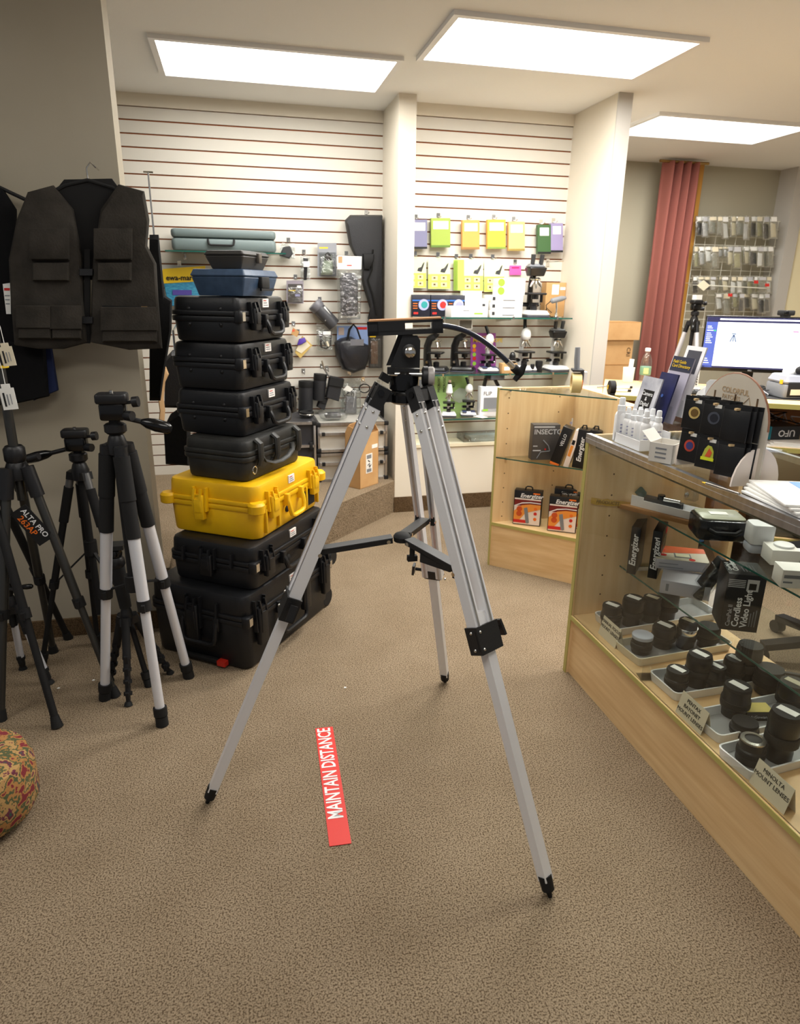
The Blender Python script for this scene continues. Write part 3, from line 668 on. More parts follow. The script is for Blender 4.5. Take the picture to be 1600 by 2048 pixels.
TAP = M('tapestry', (150,110,60), .95, bump=.3, bscale=80)
nt = TAP.node_tree; bs = nt.nodes['Principled BSDF']; tc = nt.nodes.new('ShaderNodeTexCoord'); vo = nt.nodes.new('ShaderNodeTexVoronoi'); vo.inputs['Scale'].default_value = 42
nz = nt.nodes.new('ShaderNodeTexNoise'); nz.inputs['Scale'].default_value = 26; nz.inputs['Detail'].default_value = 6
rp = nt.nodes.new('ShaderNodeValToRGB'); rp.color_ramp.interpolation = 'CONSTANT'
for i, (pz, c_) in enumerate(((0,(120,40,46)),(.40,(164,118,66)),(.47,(78,84,54)),(.53,(172,136,84)),(.60,(100,44,60)),(.66,(60,82,70)))):
    e = rp.color_ramp.elements[i] if i < 2 else rp.color_ramp.elements.new(pz)
    e.position = pz; e.color = (*[lin(q) for q in c_], 1)
nt.links.new(tc.outputs['Object'], nz.inputs['Vector']); nt.links.new(nz.outputs['Fac'], rp.inputs[0]); nt.links.new(rp.outputs[0], bs.inputs['Base Color'])
g = G(); g.lathe([(.10,.02),(.17,.03),(.185,.06),(.185,.16),(.17,.2),(.11,.215),(.01,.218)], TAP, n=36); g.o('cushion', st)
g = G(); g.lathe([(.10,0),(.11,.004),(.11,.022),(.09,.026)], BLACKM, n=20); g.o('base', st)

# ================================================================ THINGS ON THE LEFT SLAT WALL
YI = YB - .045
POUCH = M('pouch nylon', (32, 32, 35), .6, bump=.3, bscale=140)
BLIST = CLEAR
def card_pack(label, x0, y0, x1, y1, hookpt, cardm, art=None, clear=True, depth=.03, cat='package', name='blister_pack', group=None):
    h = Hang(name, label, cat, YI, (x0+x1)/2, y1, group)
    g = h.g(); g.prism(h.rect(x0, y0, x1, y1), 0, .002, cardm); b = g.o('backing_card', h.o)
    if clear: g = h.g(.002); g.pillow(h.rect(x0+2, y0+(y1-y0)*.28, x1-2, y1-2), depth, CLEAR, .86); g.o('clear_bubble', h.o)
    if hookpt: h.hook(*hookpt)
    return h, b
# yellow and blue waterproof bag
h = Hang('waterproof_bag', 'yellow and teal waterproof camera bag pack behind the case stack', 'package', YI, 365, 612)
g = h.g(); g.pillow(h.poly((337,612),(324,545),(327,538),(410,532),(412,612)), .03, M('pack teal', (72,160,190), .4, var=(40,120,165), vscale=40, stretch=(1,1,3)), .96); b = h.o and g.o('pouch', h.o)
g = h.g(.028); g.prism(h.poly((329,567),(324,546),(327,538),(411,532),(411,562)), 0, .006, M('pack yellow', (232,196,40), .45)); y = g.o('header', h.o)
g = h.g(.035); x, z = h.q(333, 556); lettering('ewa-marine', .047, INK, y, (x, -.037, z), (1,0,.02), (0,0,1), bold=.001)
x, z = h.q(347, 584); g = h.g(.03); g.prism(h.rect(346,580,384,590), 0, .004, M('print violet', (86,74,160), .5)); g.o('printed_band', h.o)
h.hook(358, 531)
# small packs
h, b = card_pack('narrow clear pack holding a dark clip with white price label', 601, 509, 620, 561, (609,508), CLEAR, depth=.02)
g = h.g(.008); g.pillow(h.poly((606,516),(616,517),(613,560),(607,560)), .014, POUCH, .8); g.o('clip', h.o); g = h.g(.03); g.prism(h.rect(606,523,618,534), 0, .001, PAPER); g.o('price_label', h.o)
h, b = card_pack('clear clamshell holding grey-green cleaning cloth', 635, 486, 673, 553, None, M('clamshell back', (150,152,158), .4), depth=.045)
g = h.g(.004); g.pillow(h.poly((641,550),(645,530),(650,508),(656,504),(662,510),(666,532),(664,550)), .03, M('sage cloth', (150,160,140), .9), .7); g.o('cloth', h.o)
g = h.g(.006); g.pillow(h.poly((648,522),(650,508),(655,504),(660,508),(663,522)), .034, BLACKM, .8); g.o('blower_tip', h.o)
g = h.g(.05); g.prism(h.rect(637,495,654,498), 0, .001, YELLOWP); g.o('yellow_stripe', h.o)
h, b = card_pack('dark hanging pack with yellow stripe beside the blue box', 573, 561, 607, 607, (592,558), M('pack mauve', (150,142,152), .5), depth=.012)
g = h.g(.003); g.prism(h.rect(576,568,605,605), 0, .003, M('pack dark', (72,68,66), .5)); a = g.o('printed_panel', h.o)
g = h.g(.0065)
g.prism(h.rect(577,580,591,582), 0, .001, YELLOWP); g.o('yellow_line', a)
g = h.g(.0065); g.prism(h.rect(594,571,602,575), 0, .001, PAPER); g.o('white_label', a)
g = h.g(.0065); g.prism(h.rect(590,588,600,593), 0, .001, M('soft violet', (150,150,190), .5)); g.o('picture', a)
h, b = card_pack('dark clear-bagged lens cap hanging at the top edge beside the grey case', 560, 486, 590, 518, (578,484), CLEAR, depth=.03)
g = h.g(.01); g.pillow(h.poly((558,512),(566,494),(580,492),(586,508),(578,518)), .03, DGREY, .8); g.o('contents', h.o)
# long tube in a bag with white header
h = Hang('bagged_tube_case', 'long grey tube case in clear bag with white header card', 'package', YI-.075, 699, 640)
g = h.g(.012); g.prism(h.poly((674,538),(674,511),(723,513),(722,539)), 0, .002, PAPER); c = g.o('header_card', h.o)
g = h.g(.0145); g.prism(h.rect(676,513,684,526), 0, .0006, M('tan print', (186,150,110), .7)); g.prism(h.rect(693,530,703,532), 0, .0006, RED); o = g.o('header_print', c); o['kind'] = 'stuff'
a_, b_ = h.q(700, 548), h.q(698, 632); g = G(); g.lathe([(.004,0),(.05,.003),(.062,.02),(.064,(a_[1]-b_[1])*.9),(.03,(a_[1]-b_[1])*1.02)], M('grey nylon tube', (86,86,92), .35), o=(b_[0], -.01, b_[1]), n=18); g.o('tube_body', h.o)
g = h.g(-.03); g.pillow(h.poly((676,640),(675,540),(722,540),(718,638)), .11, CLEAR, .9); g.o('clear_bag', h.o); h.hook(698, 510)
# long black bag
h = Hang('light_stand_bag', 'long black nylon bag hanging at the right end of the slat wall', 'bag', YI, 745, 645)
g = h.g(-.03); g.pillow(h.poly((737,640),(742,620),(726,570),(722,540),(714,520),(698,485),(690,440),(700,430),(764,430),(764,640),(750,646)), .09, POUCH, .88); g.o('bag_body', h.o)
g = G(); q = [h.q(x_, y_) for x_, y_ in ((742,500),(740,540),(732,560),(742,590),(750,630))]; g.tube([(x_, -.065, z_) for x_, z_ in q], .009, BLACKM, n=6, flat=.5); g.o('strap', h.o); h.hook(735, 428)
g = h.g(.05); g.pillow(h.poly((722,520),(722,508),(745,508),(744,522),(735,541),(724,540)), .03, BLACKM, .8); g.o('side_pocket', h.o)
# tilted grey case
h = Hang('binocular_pouch', 'slanted dark grey leather tube pouch on the slat wall', 'bag', YI, 655, 650)
a_, b_ = h.q(630, 610), h.q(668, 650); g = G(); dA = Vector((b_[0]-a_[0], 0, b_[1]-a_[1])); g.lathe([(.03,0),(.046,.004),(.048,dA.length),(.03,dA.length+.004)], M('grey leather', (70,70,74), .45), o=(a_[0], -.015, a_[1]), axis=dA, n=18); g.o('tube', h.o)
g = G(); g.lathe([(.049,0),(.051,.004),(.051,.04),(.044,.05)], M('grey leather light', (110,110,116), .4), o=(a_[0]-.008, -.015, a_[1]+.010), axis=dA, n=18); g.o('cap', h.o); h.hook(641, 603)
g = h.g(.05); g.prism(h.poly((640,620),(648,612),(662,632),(655,640)), 0, .0015, PAPER); g.o('white_label', h.o)
# strap in bag
h, b = card_pack('clear bag with black camera strap and white label', 633, 645, 665, 702, (649,642), CLEAR, depth=.025)
g = G(); q = [h.q(x_, y_) for x_, y_ in ((640,672),(642,694),(652,697),(660,690),(661,672),(656,662),(646,662),(642,676),(650,690))]; g.tube([(x_, -.016, z_) for x_, z_ in q], .011, POUCH, n=6, flat=.5); g.o('strap', h.o)
g = h.g(.03); g.prism(h.rect(645,662,660,669), 0, .001, PAPER); g.o('price_label', h.o)
g = h.g(.028); g.prism(h.poly((651,683),(654,681),(658,691),(655,693)), 0, .004, CREAMP); g.o('swing_tag', h.o)
# black shoulder pouch with blue header
h = Hang('camera_pouch', 'black glossy camera pouch with blue header card hanging on the slat wall', 'bag', YI, 703, 745)
g = h.g(.0); g.prism(h.rect(674,652,736,690), 0, .002, M('header blue', (150,175,225), .6)); c = g.o('header_card', h.o)
g = h.g(.0025); g.prism(h.rect(712,654,734,659), 0, .0008, RED); g.o('red_stripe', c); g = h.g(.0025); g.prism(h.rect(677,655,688,670), 0, .0008, M('photo print', (210,190,180), .6)); g.o('photo', c)
g = h.g(-.02); g.pillow(h.poly((684,738),(672,715),(668,684),(680,676),(700,672),(736,690),(738,712),(730,738),(706,746)), .10, M('glossy nylon', (38,38,42), .3, bump=.5, bscale=30), .72); g.o('pouch_body', h.o)
g = G(); q = [h.q(x_, y_) for x_, y_ in ((692,680),(696,658),(704,648),(711,656),(718,676),(726,694))]; g.tube([(x_, -.06, z_) for x_, z_ in q], .013, BLACKM, n=6, flat=.4); g.o('carry_strap', h.o)
g = h.g(.07); g.pillow(h.rect(697,677,724,690), .012, M('grey window', (120,120,126), .25), .9); g.o('window', h.o); h.hook(700, 646)
# wallet pack
h, b = card_pack('clear tall pack with brown leather wallet and yellow tab', 737, 652, 764, 736, None, M('dark card', (64,58,54), .5), depth=.02)
g = h.g(.004); g.pillow(h.rect(741,682,755,728), .016, M('brown leather', (104,72,48), .5), .9); g.o('wallet', h.o); g = h.g(.024); g.prism(h.rect(738,671,750,674), 0, .001, YELLOWP); g.o('yellow_tab', h.o); g = h.g(.024); g.prism(h.rect(738,656,750,668), 0, .001, PAPER); g.o('white_tab', h.o)
h.hook(750, 648)
# yellow and purple boxes half hidden behind the stack
h = Hang('film_carton', 'cream and purple carton tilted on the slat wall beside the cases', 'box', YI, 600, 715)
g = h.g(-.02); g.prism(h.poly((590,705),(605,672),(624,690),(600,716)), 0, .05, M('carton yellow', (200,170,96), .7)); g.o('carton', h.o)
g = h.g(.031); g.prism(h.poly((591,700),(604,675),(620,690),(602,706)), 0, .002, CREAMP); g.o('front_panel', h.o); g = h.g(.034); g.pillow(h.poly((593,690),(597,677),(608,674),(612,682),(602,688)), .012, M('purple ribbon', (78,52,150), .5), .8); g.o('purple_patch', h.o)
h.hook(597, 668)
h = Hang('paper_tag_pack', 'small kraft packet with orange dot above the tilted carton', 'package', YI, 588, 672)
g = h.g(); g.prism(h.poly((582,668),(586,655),(598,663),(594,674)), 0, .012, CARD); g.o('packet', h.o); g = h.g(.0125); g.prism(h.rect(584,659,589,663), 0, .001, M('coral dot', (225,96,70), .6)); g.o('dot', h.o); h.hook(588, 652)
# lens pouches
def lens_pouch(label, p0, p1, r, hk):
    h = Hang('lens_pouch', label, 'bag', YI - .03, *p1); a_, b_ = h.q(*p0), h.q(*p1); d = Vector((b_[0]-a_[0],0,b_[1]-a_[1]))
    g = G(); L = d.length; g.lathe([(r*.7,0),(r*.95,.006),(r,.02),(r,L*.92),(r*.9,L),(.004,L+.004)], POUCH, o=(a_[0],0,a_[1]), axis=d, n=18); g.o('body', h.o)
    g = G(); g.lathe([(r*1.03,.0),(r*1.04,.004),(r*1.04,.04),(r*1.0,.045)], BLACKM, o=(a_[0],0,a_[1]), axis=d, n=18); g.o('lid_band', h.o); h.hook(*hk, out=.01); return h
lp = lens_pouch('black padded lens pouch with white tag, lowest on the slat wall', (612,762), (611,828), .052, (609,748)); g = lp.g(.054); g.prism(lp.rect(606,818,612,826), 0, .001, PAPER); g.o('white_tag', lp.o)
lens_pouch('short black lens pouch with glossy grey lid', (641,748), (637,800), .046, (646,738))
h = Hang('flash_pouch', 'square black flash pouch beside the grey-lidded lens pouch', 'bag', YI - .02, 665, 800)
g = h.g(-.01); g.pillow(h.poly((650,794),(658,750),(686,756),(676,802)), .07, POUCH, .88); g.o('body', h.o); g = h.g(.055); g.pillow(h.poly((655,768),(658,751),(686,757),(683,773)), .014, BLACKM, .94); g.o('flap', h.o); h.hook(656, 742, .03)
g = G(); q = [h.q(x_, y_) for x_, y_ in ((642,720),(646,735),(652,745),(657,752))]; g.tube([(x_, -.05, z_) for x_, z_ in q], .006, CHROME, n=6); g.o('belt_clip', h.o)
h = Hang('dark_pouch', 'small black pouch hanging behind the lens pouches', 'bag', YI, 640, 818); g = h.g(); g.pillow(h.poly((632,812),(640,792),(655,796),(648,820)), .05, POUCH, .8); g.o('body', h.o); g = h.g(.045); g.pillow(h.poly((636,802),(640,793),(654,797),(651,806)), .012, BLACKM, .9); g.o('flap', h.o)
h.hook(646, 790)
# bag of cables
h, b = card_pack('clear bag of cables with white label near the cardboard box', 681, 757, 722, 832, (700,752), CLEAR, depth=.05)
g = G(); random.seed(4)
for k in range(5):
    q = [h.q(690+random.uniform(-4,22), 775+random.uniform(0,44)) for _ in range(6)]; g = G(); g.tube([(x_, -.02-random.uniform(0,.02), z_) for x_, z_ in q], .0045, [DGREY, WHITE, DGREY, GREY, BLACKM][k], n=5); g.o('cable', h.o)
g = h.g(.012); g.pillow(h.poly((688,826),(690,790),(712,792),(712,826)), .03, M('grey adapter', (90,92,100), .4), .8); g.o('adapter', h.o); g = h.g(.052); g.prism(h.poly((684,778),(692,768),(704,776),(698,782)), 0, .001, PAPER); g.o('price_label', h.o)
h = Hang('cable_coil', 'small coil of black cable beside the bag of cables', 'cable', YI, 730, 790)
for k in range(3): g = G(); x, z = h.q(728, 776); g.tube([(x+.04*math.cos(t_*.6+k), -.015-.006*k, z+.032*math.sin(t_*.6+k)) for t_ in range(12)], .004, [BLACKM, CHROME, BLACKM][k], n=5); g.o('loop', h.o)
h.hook(728, 764)
h = Hang('tripod_bag', 'flat black bag hanging behind the cardboard box by the column', 'bag', YI, 757, 852); g = h.g(-.03); g.pillow(h.poly((743,850),(748,800),(762,782),(769,790),(770,852)), .07, BLACKM, .9); g.o('body', h.o); g = G(); x, z = h.q(759, 786); g.tube([(x-.02,-.02,z),(x,-.02,z+.05),(x+.02,-.02,z)], .005, BLACKM, n=6); g.o('handle', h.o); h.hook(759,770)
# backpack and straps between wall and stack
h = Hang('backpack', 'dark grey backpack with tan strap hanging behind the partition edge', 'backpack', 3.75, 345, 920)
g = h.g(-.06); g.pillow(h.poly((330,814),(332,715),(345,700),(372,705),(380,815)), .16, POUCH, .85); g.o('upper_bag', h.o)
g = h.g(-.06); g.pillow(h.poly((334,922),(330,850),(340,830),(362,815),(380,830),(382,925)), .2, BCLOTH, .85); g.o('lower_bag', h.o)
g = G(); q = [h.q(x_, y_) for x_, y_ in ((331,728),(337,742),(330,756),(327,790),(330,812),(328,838))]; g.tube([(x_, -.14, z_) for x_, z_ in q], .018, M('tan webbing', (196,160,116), .8), n=6, flat=.35); g.o('tan_strap', h.o)
x, z = h.q(350, 702); g = G(); g.tube([(x,0,z-.05),(x,0,z+.1),(x,.3,z+.12),(x,YB-3.752,z+.12)], .006, CHROME, n=6); g.o('display_arm', h.o)
# shelf with the grey green case at the top edge of the picture
zsh = P(450, 503, Y=4.72).z
sh = thing('wall_shelf', 'clear glass shelf on chrome brackets above the case stack', 'shelf', (P(450,503,Y=4.72).x, 4.86, zsh))
xa, xb = P(330,503,Y=4.72).x - sh.location.x, P(572,503,Y=4.72).x - sh.location.x
g = G(); g.box((xa,-.14,-.008), (xb,.13,0), GLASS); g.o('glass_pane', sh); g = G(); g.box((xa,-.1415,-.008), (xb,-.14,0), GLASS_EDGE); g.o('glass_edge', sh)
for x in (xa+.1, xb-.12): g = G(); g.beam((x,.135,-.03), (x,-.11,-.012), .006, .012, CHROME, side=(1,0,0), t1=.006); g.box((x-.008,.13,-.045), (x+.008,.138,.01), CHROME); g.o('bracket', sh)
gc = thing('hard_case', 'grey green hard case lying on the glass shelf above the stack', 'case', (sh.location.x - .02, 4.86, zsh + .001))
GG = M('grey green resin', (108,122,122), .45); g = G(); g.rbox((xa+.06,-.125,0), (xb-.04,.115,.075), GG, .03); g.o('base_shell', gc); g = G(); g.rbox((xa+.06,-.125,.078), (xb-.04,.115,.13), GG, .03); g.o('lid', gc); g = G(); u_handle(g, -.08, .08, .07, .035, -.13, .007, BLACKM); g.o('handle', gc)
# ================================================================ ON THE CARPETED STEP
ST = .235
def alu_case(label, x0, x1, y0, y1, z0, H, panel, ends=(0,1)):
    t = thing('aluminium_case', label, 'case', ((x0+x1)/2, (y0+y1)/2, z0)); w, d = (x1-x0)/2, (y1-y0)/2
    G().box((-w+.006,-d+.006,.004), (w-.006,d-.006,H*.62), panel).o('base_panels', t); G().box((-w+.006,-d+.006,H*.63), (w-.006,d-.006,H-.004), panel).o('lid_panels', t)
    g = G()
    for sx in (-1,1):
        for sy in (-1,1): g.rbox((sx*w-.009,sy*d-.009,0), (sx*w+.009,sy*d+.009,H), ALU, .004)
    for zz in (.009, H*.62, H-.009):
        for sy in (-1,1): g.box((-w,sy*d-.009,zz-.009), (w,sy*d+.009,zz+.009), ALU)
        for sx in (-1,1): g.box((sx*w-.009,-d,zz-.009), (sx*w+.009,d,zz+.009), ALU)
    g.o('edge_trim', t)
    for sx in (-1,1):
        for zz in (.012, H-.012): G().rbox((sx*w-.016,-d-.014,zz-.014), (sx*w+.016,-d+.012,zz+.014), BLACKM, .006).o('corner_cap', t)
        G().rbox((sx*w*.86-.012,-d-.012,H*.56), (sx*w*.86+.012,-d+.004,H*.68), BLACKM, .004).o('hinge_block', t)
    g = G(); g.rbox((-.032,-d-.018,H*.40), (.032,-d-.004,H*.74), CHROME, .008); lt = g.o('latch', t); g = G(); g.rbox((-.018,-d-.026,H*.30), (.018,-d-.016,H*.58), M('nickel', (150,140,124), .3, 1.0), .006); g.o('latch_lever', lt)
    return t
YC = 4.60
xl = P(637, 900, Y=YC).x; xr = P(772, 900, Y=YC).x
Hc = .205
SILP = M('silver case panel', (206,202,192), .4, .35)
alu_case('silver ribbed aluminium case, lower of two stacked on the carpeted step', xl, xr, YC, 4.96, ST, Hc, SILP)
alu_case('silver aluminium case on top of its twin beside the cardboard box', xl+.003, xr, YC, 4.96, ST+Hc+.008, Hc, SILP)
xk = P(608, 900, Y=YC-.08).x
alu_case('black panelled aluminium case standing left of the silver cases', xk-.3, xl-.03, YC-.05, 4.96, ST, Hc*2+.03, M('black case panel', (44,44,48), .5))
pb = thing('bagged_camera', 'clear plastic bag with grey camera part lying on the silver case', 'package', (P(668,850,Y=4.72).x, 4.74, ST+Hc*2+.017))
g = G(); g.rbox((-.10,-.09,.0), (.09,.09,.055), CLEAR, .03, ch=.02); g.o('clear_bag', pb); g = G(); g.rbox((-.06,-.05,.004), (.05,.05,.035), DGREY, .012); g.o('contents', pb)
lc = thing('lens_hood', 'black round lens hood lying on the black panelled case', 'lens hood', (P(614,842,Y=4.72).x, 4.72, ST+Hc*2+.04)); g = G(); g.lathe([(.045,0),(.05,.004),(.05,.03),(.044,.034),(.038,.034),(.036,.008),(.003,.006)], BLACKM, n=22); g.o('hood', lc); g = G(); g.lathe([(.0505,.01),(.0515,.012),(.0515,.016),(.0505,.018)], CHROME, n=22); g.o('rim_ring', lc)
# cardboard carton
cb = P(720, 979, Z=ST); BX, BD, BH = .20, .13, .375
bt = thing('cardboard_box', 'tall brown cardboard carton with open flaps and white shipping label on the carpeted step', 'box', (cb.x, cb.y, ST), R(40))
# local: corner nearest the camera at the origin, narrow side along +y, label side along +x
g = G(); t_ = .004
for a, b in (((0,0,0),(BX,t_,BH)), ((0,BD-t_,0),(BX,BD,BH)), ((0,0,0),(t_,BD,BH)), ((BX-t_,0,0),(BX,BD,BH)), ((0,0,0),(BX,BD,t_))): g.box(a, b, CARD)
g.o('carton', bt)
for a, b, c, d in (((0,0,BH),(0,BD,BH),(-.0,BD*.8,BH+.05),(-.0,BD*.1,BH+.03)), ((BX,0,BH),(BX,BD,BH),(BX-.02,BD*.85,BH+.06),(BX-.01,BD*.2,BH+.05)), ((0,BD,BH),(BX,BD,BH),(BX*.8,BD-.03,BH+.075),(BX*.1,BD-.02,BH+.055))):
    g = G(); n_ = (Vector(b)-Vector(a)).cross(Vector(d)-Vector(a)).normalized()*.003; g.loft([[Vector(v) for v in (a,b,c,d)], [Vector(v)+n_ for v in (a,b,c,d)]], CARD); g.o('flap', bt)
g = G(); g.box((BX*.32,-.0015,BH*.26), (BX*.66,0,BH*.62), PAPER); lb = g.o('shipping_label', bt)
g = G(); g.box((BX*.36,-.0025,BH*.53), (BX*.60,-.0015,BH*.60), GREY); g.box((BX*.36,-.0025,BH*.28), (BX*.60,-.0015,BH*.34), GREY); o = g.o('label_bars', lb); o['kind'] = 'stuff'
g = G(); g.tube([(BX*.42,-.003,BH*.50),(BX*.52,-.003,BH*.47)], .003, INK, n=5); g.o('pen_stroke', lb); g = G(); g.tube([(BX*.40,-.003,BH*.41),(BX*.50,-.003,BH*.44),(BX*.47,-.003,BH*.38),(BX*.58,-.003,BH*.41),(BX*.50,-.003,BH*.36)], .0025, INK, n=5); g.o('pen_stroke', lb)
g = G(); g.box((BX*.64,-.0015,BH*.70), (BX*.94,0,BH*.77), PAPER); g.o('barcode_label', bt)

# ================================================================ MICROSCOPE NICHE
YF = 4.40
Z1, Z2, Z3 = P(980,635,Y=YF).z, P(980,748,Y=YF).z, P(900,838,Y=YF).z
for nm, z in (('top', Z1), ('middle', Z2), ('bottom', Z3)):
    t = thing('glass_shelf', '%s glass shelf of the microscope niche' % nm, 'shelf', (1.72, 4.55, z))
    G().box((-.55,-.15,-.009), (.53,.165,0), GLASS).o('glass_pane', t); G().box((-.55,-.152,-.009), (.53,-.15,0), GLASS_EDGE).o('glass_edge', t)
    for x in (-.38, .1, .42): g = G(); g.beam((x,.168,-.03), (x,-.10,-.015), .006, .02, CHROME, side=(1,0,0), t1=.008); g.box((x-.006,-.153,-.011), (x+.006,-.14,.006), CHROME); g.o('bracket', t)
MWHITE = M('microscope enamel white', (240,240,240), .3)
MBLK = M('microscope enamel black', (22,22,24), .28)
MBLUE = M('microscope base blue', (62,70,104), .45)
def scope(label, px, py, z, S, head='mono', base='white', Y=4.54, rz=0, arm=None):
    """upright microscope seen from the front; S = overall height"""
    p = P(px, py, Y=Y); t = thing('microscope', label, 'microscope', (p.x, Y, z), rz); k = S
    bm = {'white': MWHITE, 'black': MBLK, 'blue': MWHITE}[base]; am = arm or (MBLK if base == 'black' else MWHITE)
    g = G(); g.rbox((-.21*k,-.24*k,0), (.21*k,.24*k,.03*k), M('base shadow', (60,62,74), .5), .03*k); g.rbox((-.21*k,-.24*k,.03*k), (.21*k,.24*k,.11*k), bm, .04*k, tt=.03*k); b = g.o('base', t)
    if base == 'blue':
        g = G(); g.box((-.17*k,-.245*k,.108*k), (-.05*k,.12*k,.118*k), MBLUE); g.o('base_pad', b); g = G(); g.box((.06*k,-.2*k,.108*k), (.18*k,.12*k,.118*k), MBLUE); g.o('base_pad', b)
    g = G(); g.tube([(0,.17*k,.10*k),(0,.19*k,.30*k),(0,.19*k,.5*k),(0,.14*k,.64*k),(0,.05*k,.70*k)], [.07*k,.06*k,.055*k,.06*k,.065*k] if head != 'lcd' else [.11*k,.09*k,.085*k,.085*k,.07*k], am, n=10, flat=.8); g.o('arm', t)
    g = G(); g.lathe([(.055*k,.11*k),(.06*k,.125*k),(.06*k,.19*k),(.045*k,.20*k)], MBLK, n=14); g.o('lamp', t)
    g = G(); g.cyl((-.15*k,.16*k,.2*k), (.15*k,.16*k,.2*k), .035*k, MBLK, n=12); g.cyl((-.17*k,.16*k,.2*k), (.17*k,.16*k,.2*k), .025*k, CHROME, n=10); g.o('focus_knob', t)
    g = G(); g.rbox((-.17*k,-.14*k,.36*k), (.17*k,.16*k,.395*k), MBLK, .01); st = g.o('stage', t); g = G(); g.cyl((0,-.02*k,.29*k), (0,-.02*k,.36*k), .06*k, MBLK, n=12); g.o('condenser', st); g = G(); g.cyl((.13*k,0,.24*k), (.13*k,0,.36*k), .025*k, MBLK, n=8); g.o('stage_control', st)
    g = G(); g.lathe([(.03*k,.575*k),(.085*k,.60*k),(.09*k,.615*k),(.06*k,.64*k)], CHROME, n=16); g.o('nosepiece', t)
    for a in (-38, 0, 38):
        d = Vector((math.sin(R(a)), -.25, -1)).normalized(); g = G(); g.lathe([(.026*k,0),(.028*k,.06*k),(.018*k,.12*k),(.012*k,.14*k)], CHROME, o=Vector((.05*k*math.sin(R(a)), -.01*k, .60*k)), axis=d, n=10); g.o('objective', t)
    if head == 'mono' or head == 'dome':
        g = G(); g.lathe([(.075*k,.63*k),(.095*k,.66*k),(.1*k,.72*k),(.08*k,.79*k),(.04*k,.83*k),(.002,.84*k)], MWHITE if am is MWHITE else am, n=18); hd = g.o('head', t)
        g = G(); g.cyl((-.02*k,.02*k,.80*k), (-.09*k,.06*k,1.0*k) if head == 'mono' else (0,.1*k,1.0*k), .034*k, MBLK, n=12); g.o('eyepiece', hd)
    elif head == 'cone':
        g = G(); g.lathe([(.06*k,.60*k),(.1*k,.66*k),(.06*k,.88*k),(.05*k,.90*k)], MWHITE, n=16); hd = g.o('head', t); g = G(); g.cyl((0,0,.90*k), (0,0,.94*k), .055*k, MBLK, n=12); g.cyl((0,0,.94*k), (0,0,1.0*k), .04*k, M('tan tube', (180,150,130), .4), n=12); g.o('eyepiece', hd)
    elif head == 'bino':
        g = G(); g.rbox((-.16*k,-.10*k,.66*k), (.16*k,.14*k,.80*k), MBLK, .03*k, tb=.03*k); g.rbox((-.15*k,-.05*k,.80*k), (.15*k,.14*k,.86*k), GREY, .03*k, tt=.03*k); hd = g.o('head', t)
        for s in (-1,1): g = G(); g.cyl((s*.075*k,0,.85*k), (s*.08*k,-.03*k,1.0*k), .036*k, DGREY, .04*k, n=12); g.o('eyepiece', hd)
    elif head == 'lcd':
        g = G(); g.tube([(0,.1*k,.66*k),(0,.02*k,.72*k),(0,0,.76*k)], .06*k, MBLK, n=10); g.cyl((0,0,.74*k), (0,0,.82*k), .05*k, M('lcd neck', (120,110,104), .4), n=12); hd = g.o('head', t)
        Tz = Matrix.Rotation(-rz,4,'Z'); g = G().at(Tz); g.rbox((-.15*k,-.04*k,.82*k), (.15*k,-.01*k,1.03*k), MWHITE, .008); sc = g.o('screen', t); g = G().at(Tz); g.box((-.122*k,-.044*k,.848*k), (.122*k,-.039*k,1.002*k), M('lcd grey', (118,116,108), .2)); g.o('display', sc)
    return t
s2 = .345
scope('black microscope with white LCD screen, left one of the pair on the middle glass shelf', 872, 742, Z2, 0.345, 'lcd', 'black', 4.56, R(62))
scope('black microscope with white LCD screen, beside the purple poster', 926, 742, Z2, 0.345, 'lcd', 'black', 4.56, R(62))
scope('white dome microscope on blue padded base in front of the purple poster', 976, 742, Z2, 0.308, 'mono', 'blue', 4.53, R(-10))
sm = scope('white microscope with four chrome objectives behind the tripod handle end', 1047, 742, Z2, 0.354, 'dome', 'white', 4.54)
scope('white binocular microscope at the right end of the middle glass shelf', 1110, 742, Z2, 0.345, 'bino', 'white', 4.54)
scope('white cone microscope on the bottom glass shelf before the green poster', 897, 832, Z3, 0.248, 'cone', 'white', 4.52, R(-15))
scope('white dome microscope with blue pads on the bottom glass shelf', 936, 832, Z3, 0.262, 'mono', 'blue', 4.53, R(-15))
bigm = scope('large black and white binocular laboratory microscope on the top glass shelf', 1066, 632, Z1, 0.405, 'bino', 'white', 4.54, 0, MBLK)
g = G(); g.prism([(.10,-.06),(.15,-.06),(.15,-.058),(.10,-.058)], .15, .215, PAPER); g.o('price_tag', bigm)
# posters / books
def board(name, label, cat, x0, y0, x1, y1, Y, m, th=.006):
    h = Hang(name, label, cat, Y, (x0+x1)/2, y1); g = h.g(); g.prism(h.rect(x0,y0,x1,y1), 0, th, m); b = g.o('card', h.o); return h, b
h, b = board('microscope_poster', 'purple microscope booklet standing on the middle glass shelf', 'poster', 941, 666, 991, 744, 4.64, M('poster purple', (150,72,150), .5))
x, z = h.q(952, 674); lettering('THE WORLD', .022, YELLOWP, b, (x, -.0085, z)); x, z = h.q(945, 681); lettering('MICROSCOPE', .036, YELLOWP, b, (x, -.0085, z), bold=.0006)
for k, (yy, m_) in enumerate(((692, YELLOWP), (700, ORANGE), (709, GREENP), (717, RED), (727, GREENP))): g = h.g(.0062); x, z = h.q(948, yy); g.lathe([(.014,0),(.013,.001)], m_, o=(x,z,0), n=14); g.o('picture_dot', b)
h, b = board('green_poster', 'green microscope poster panel standing on the bottom glass shelf', 'poster', 864, 750, 936, 834, 4.67, M('poster green', (158,200,112), .5, var=(190,222,150), vscale=5))
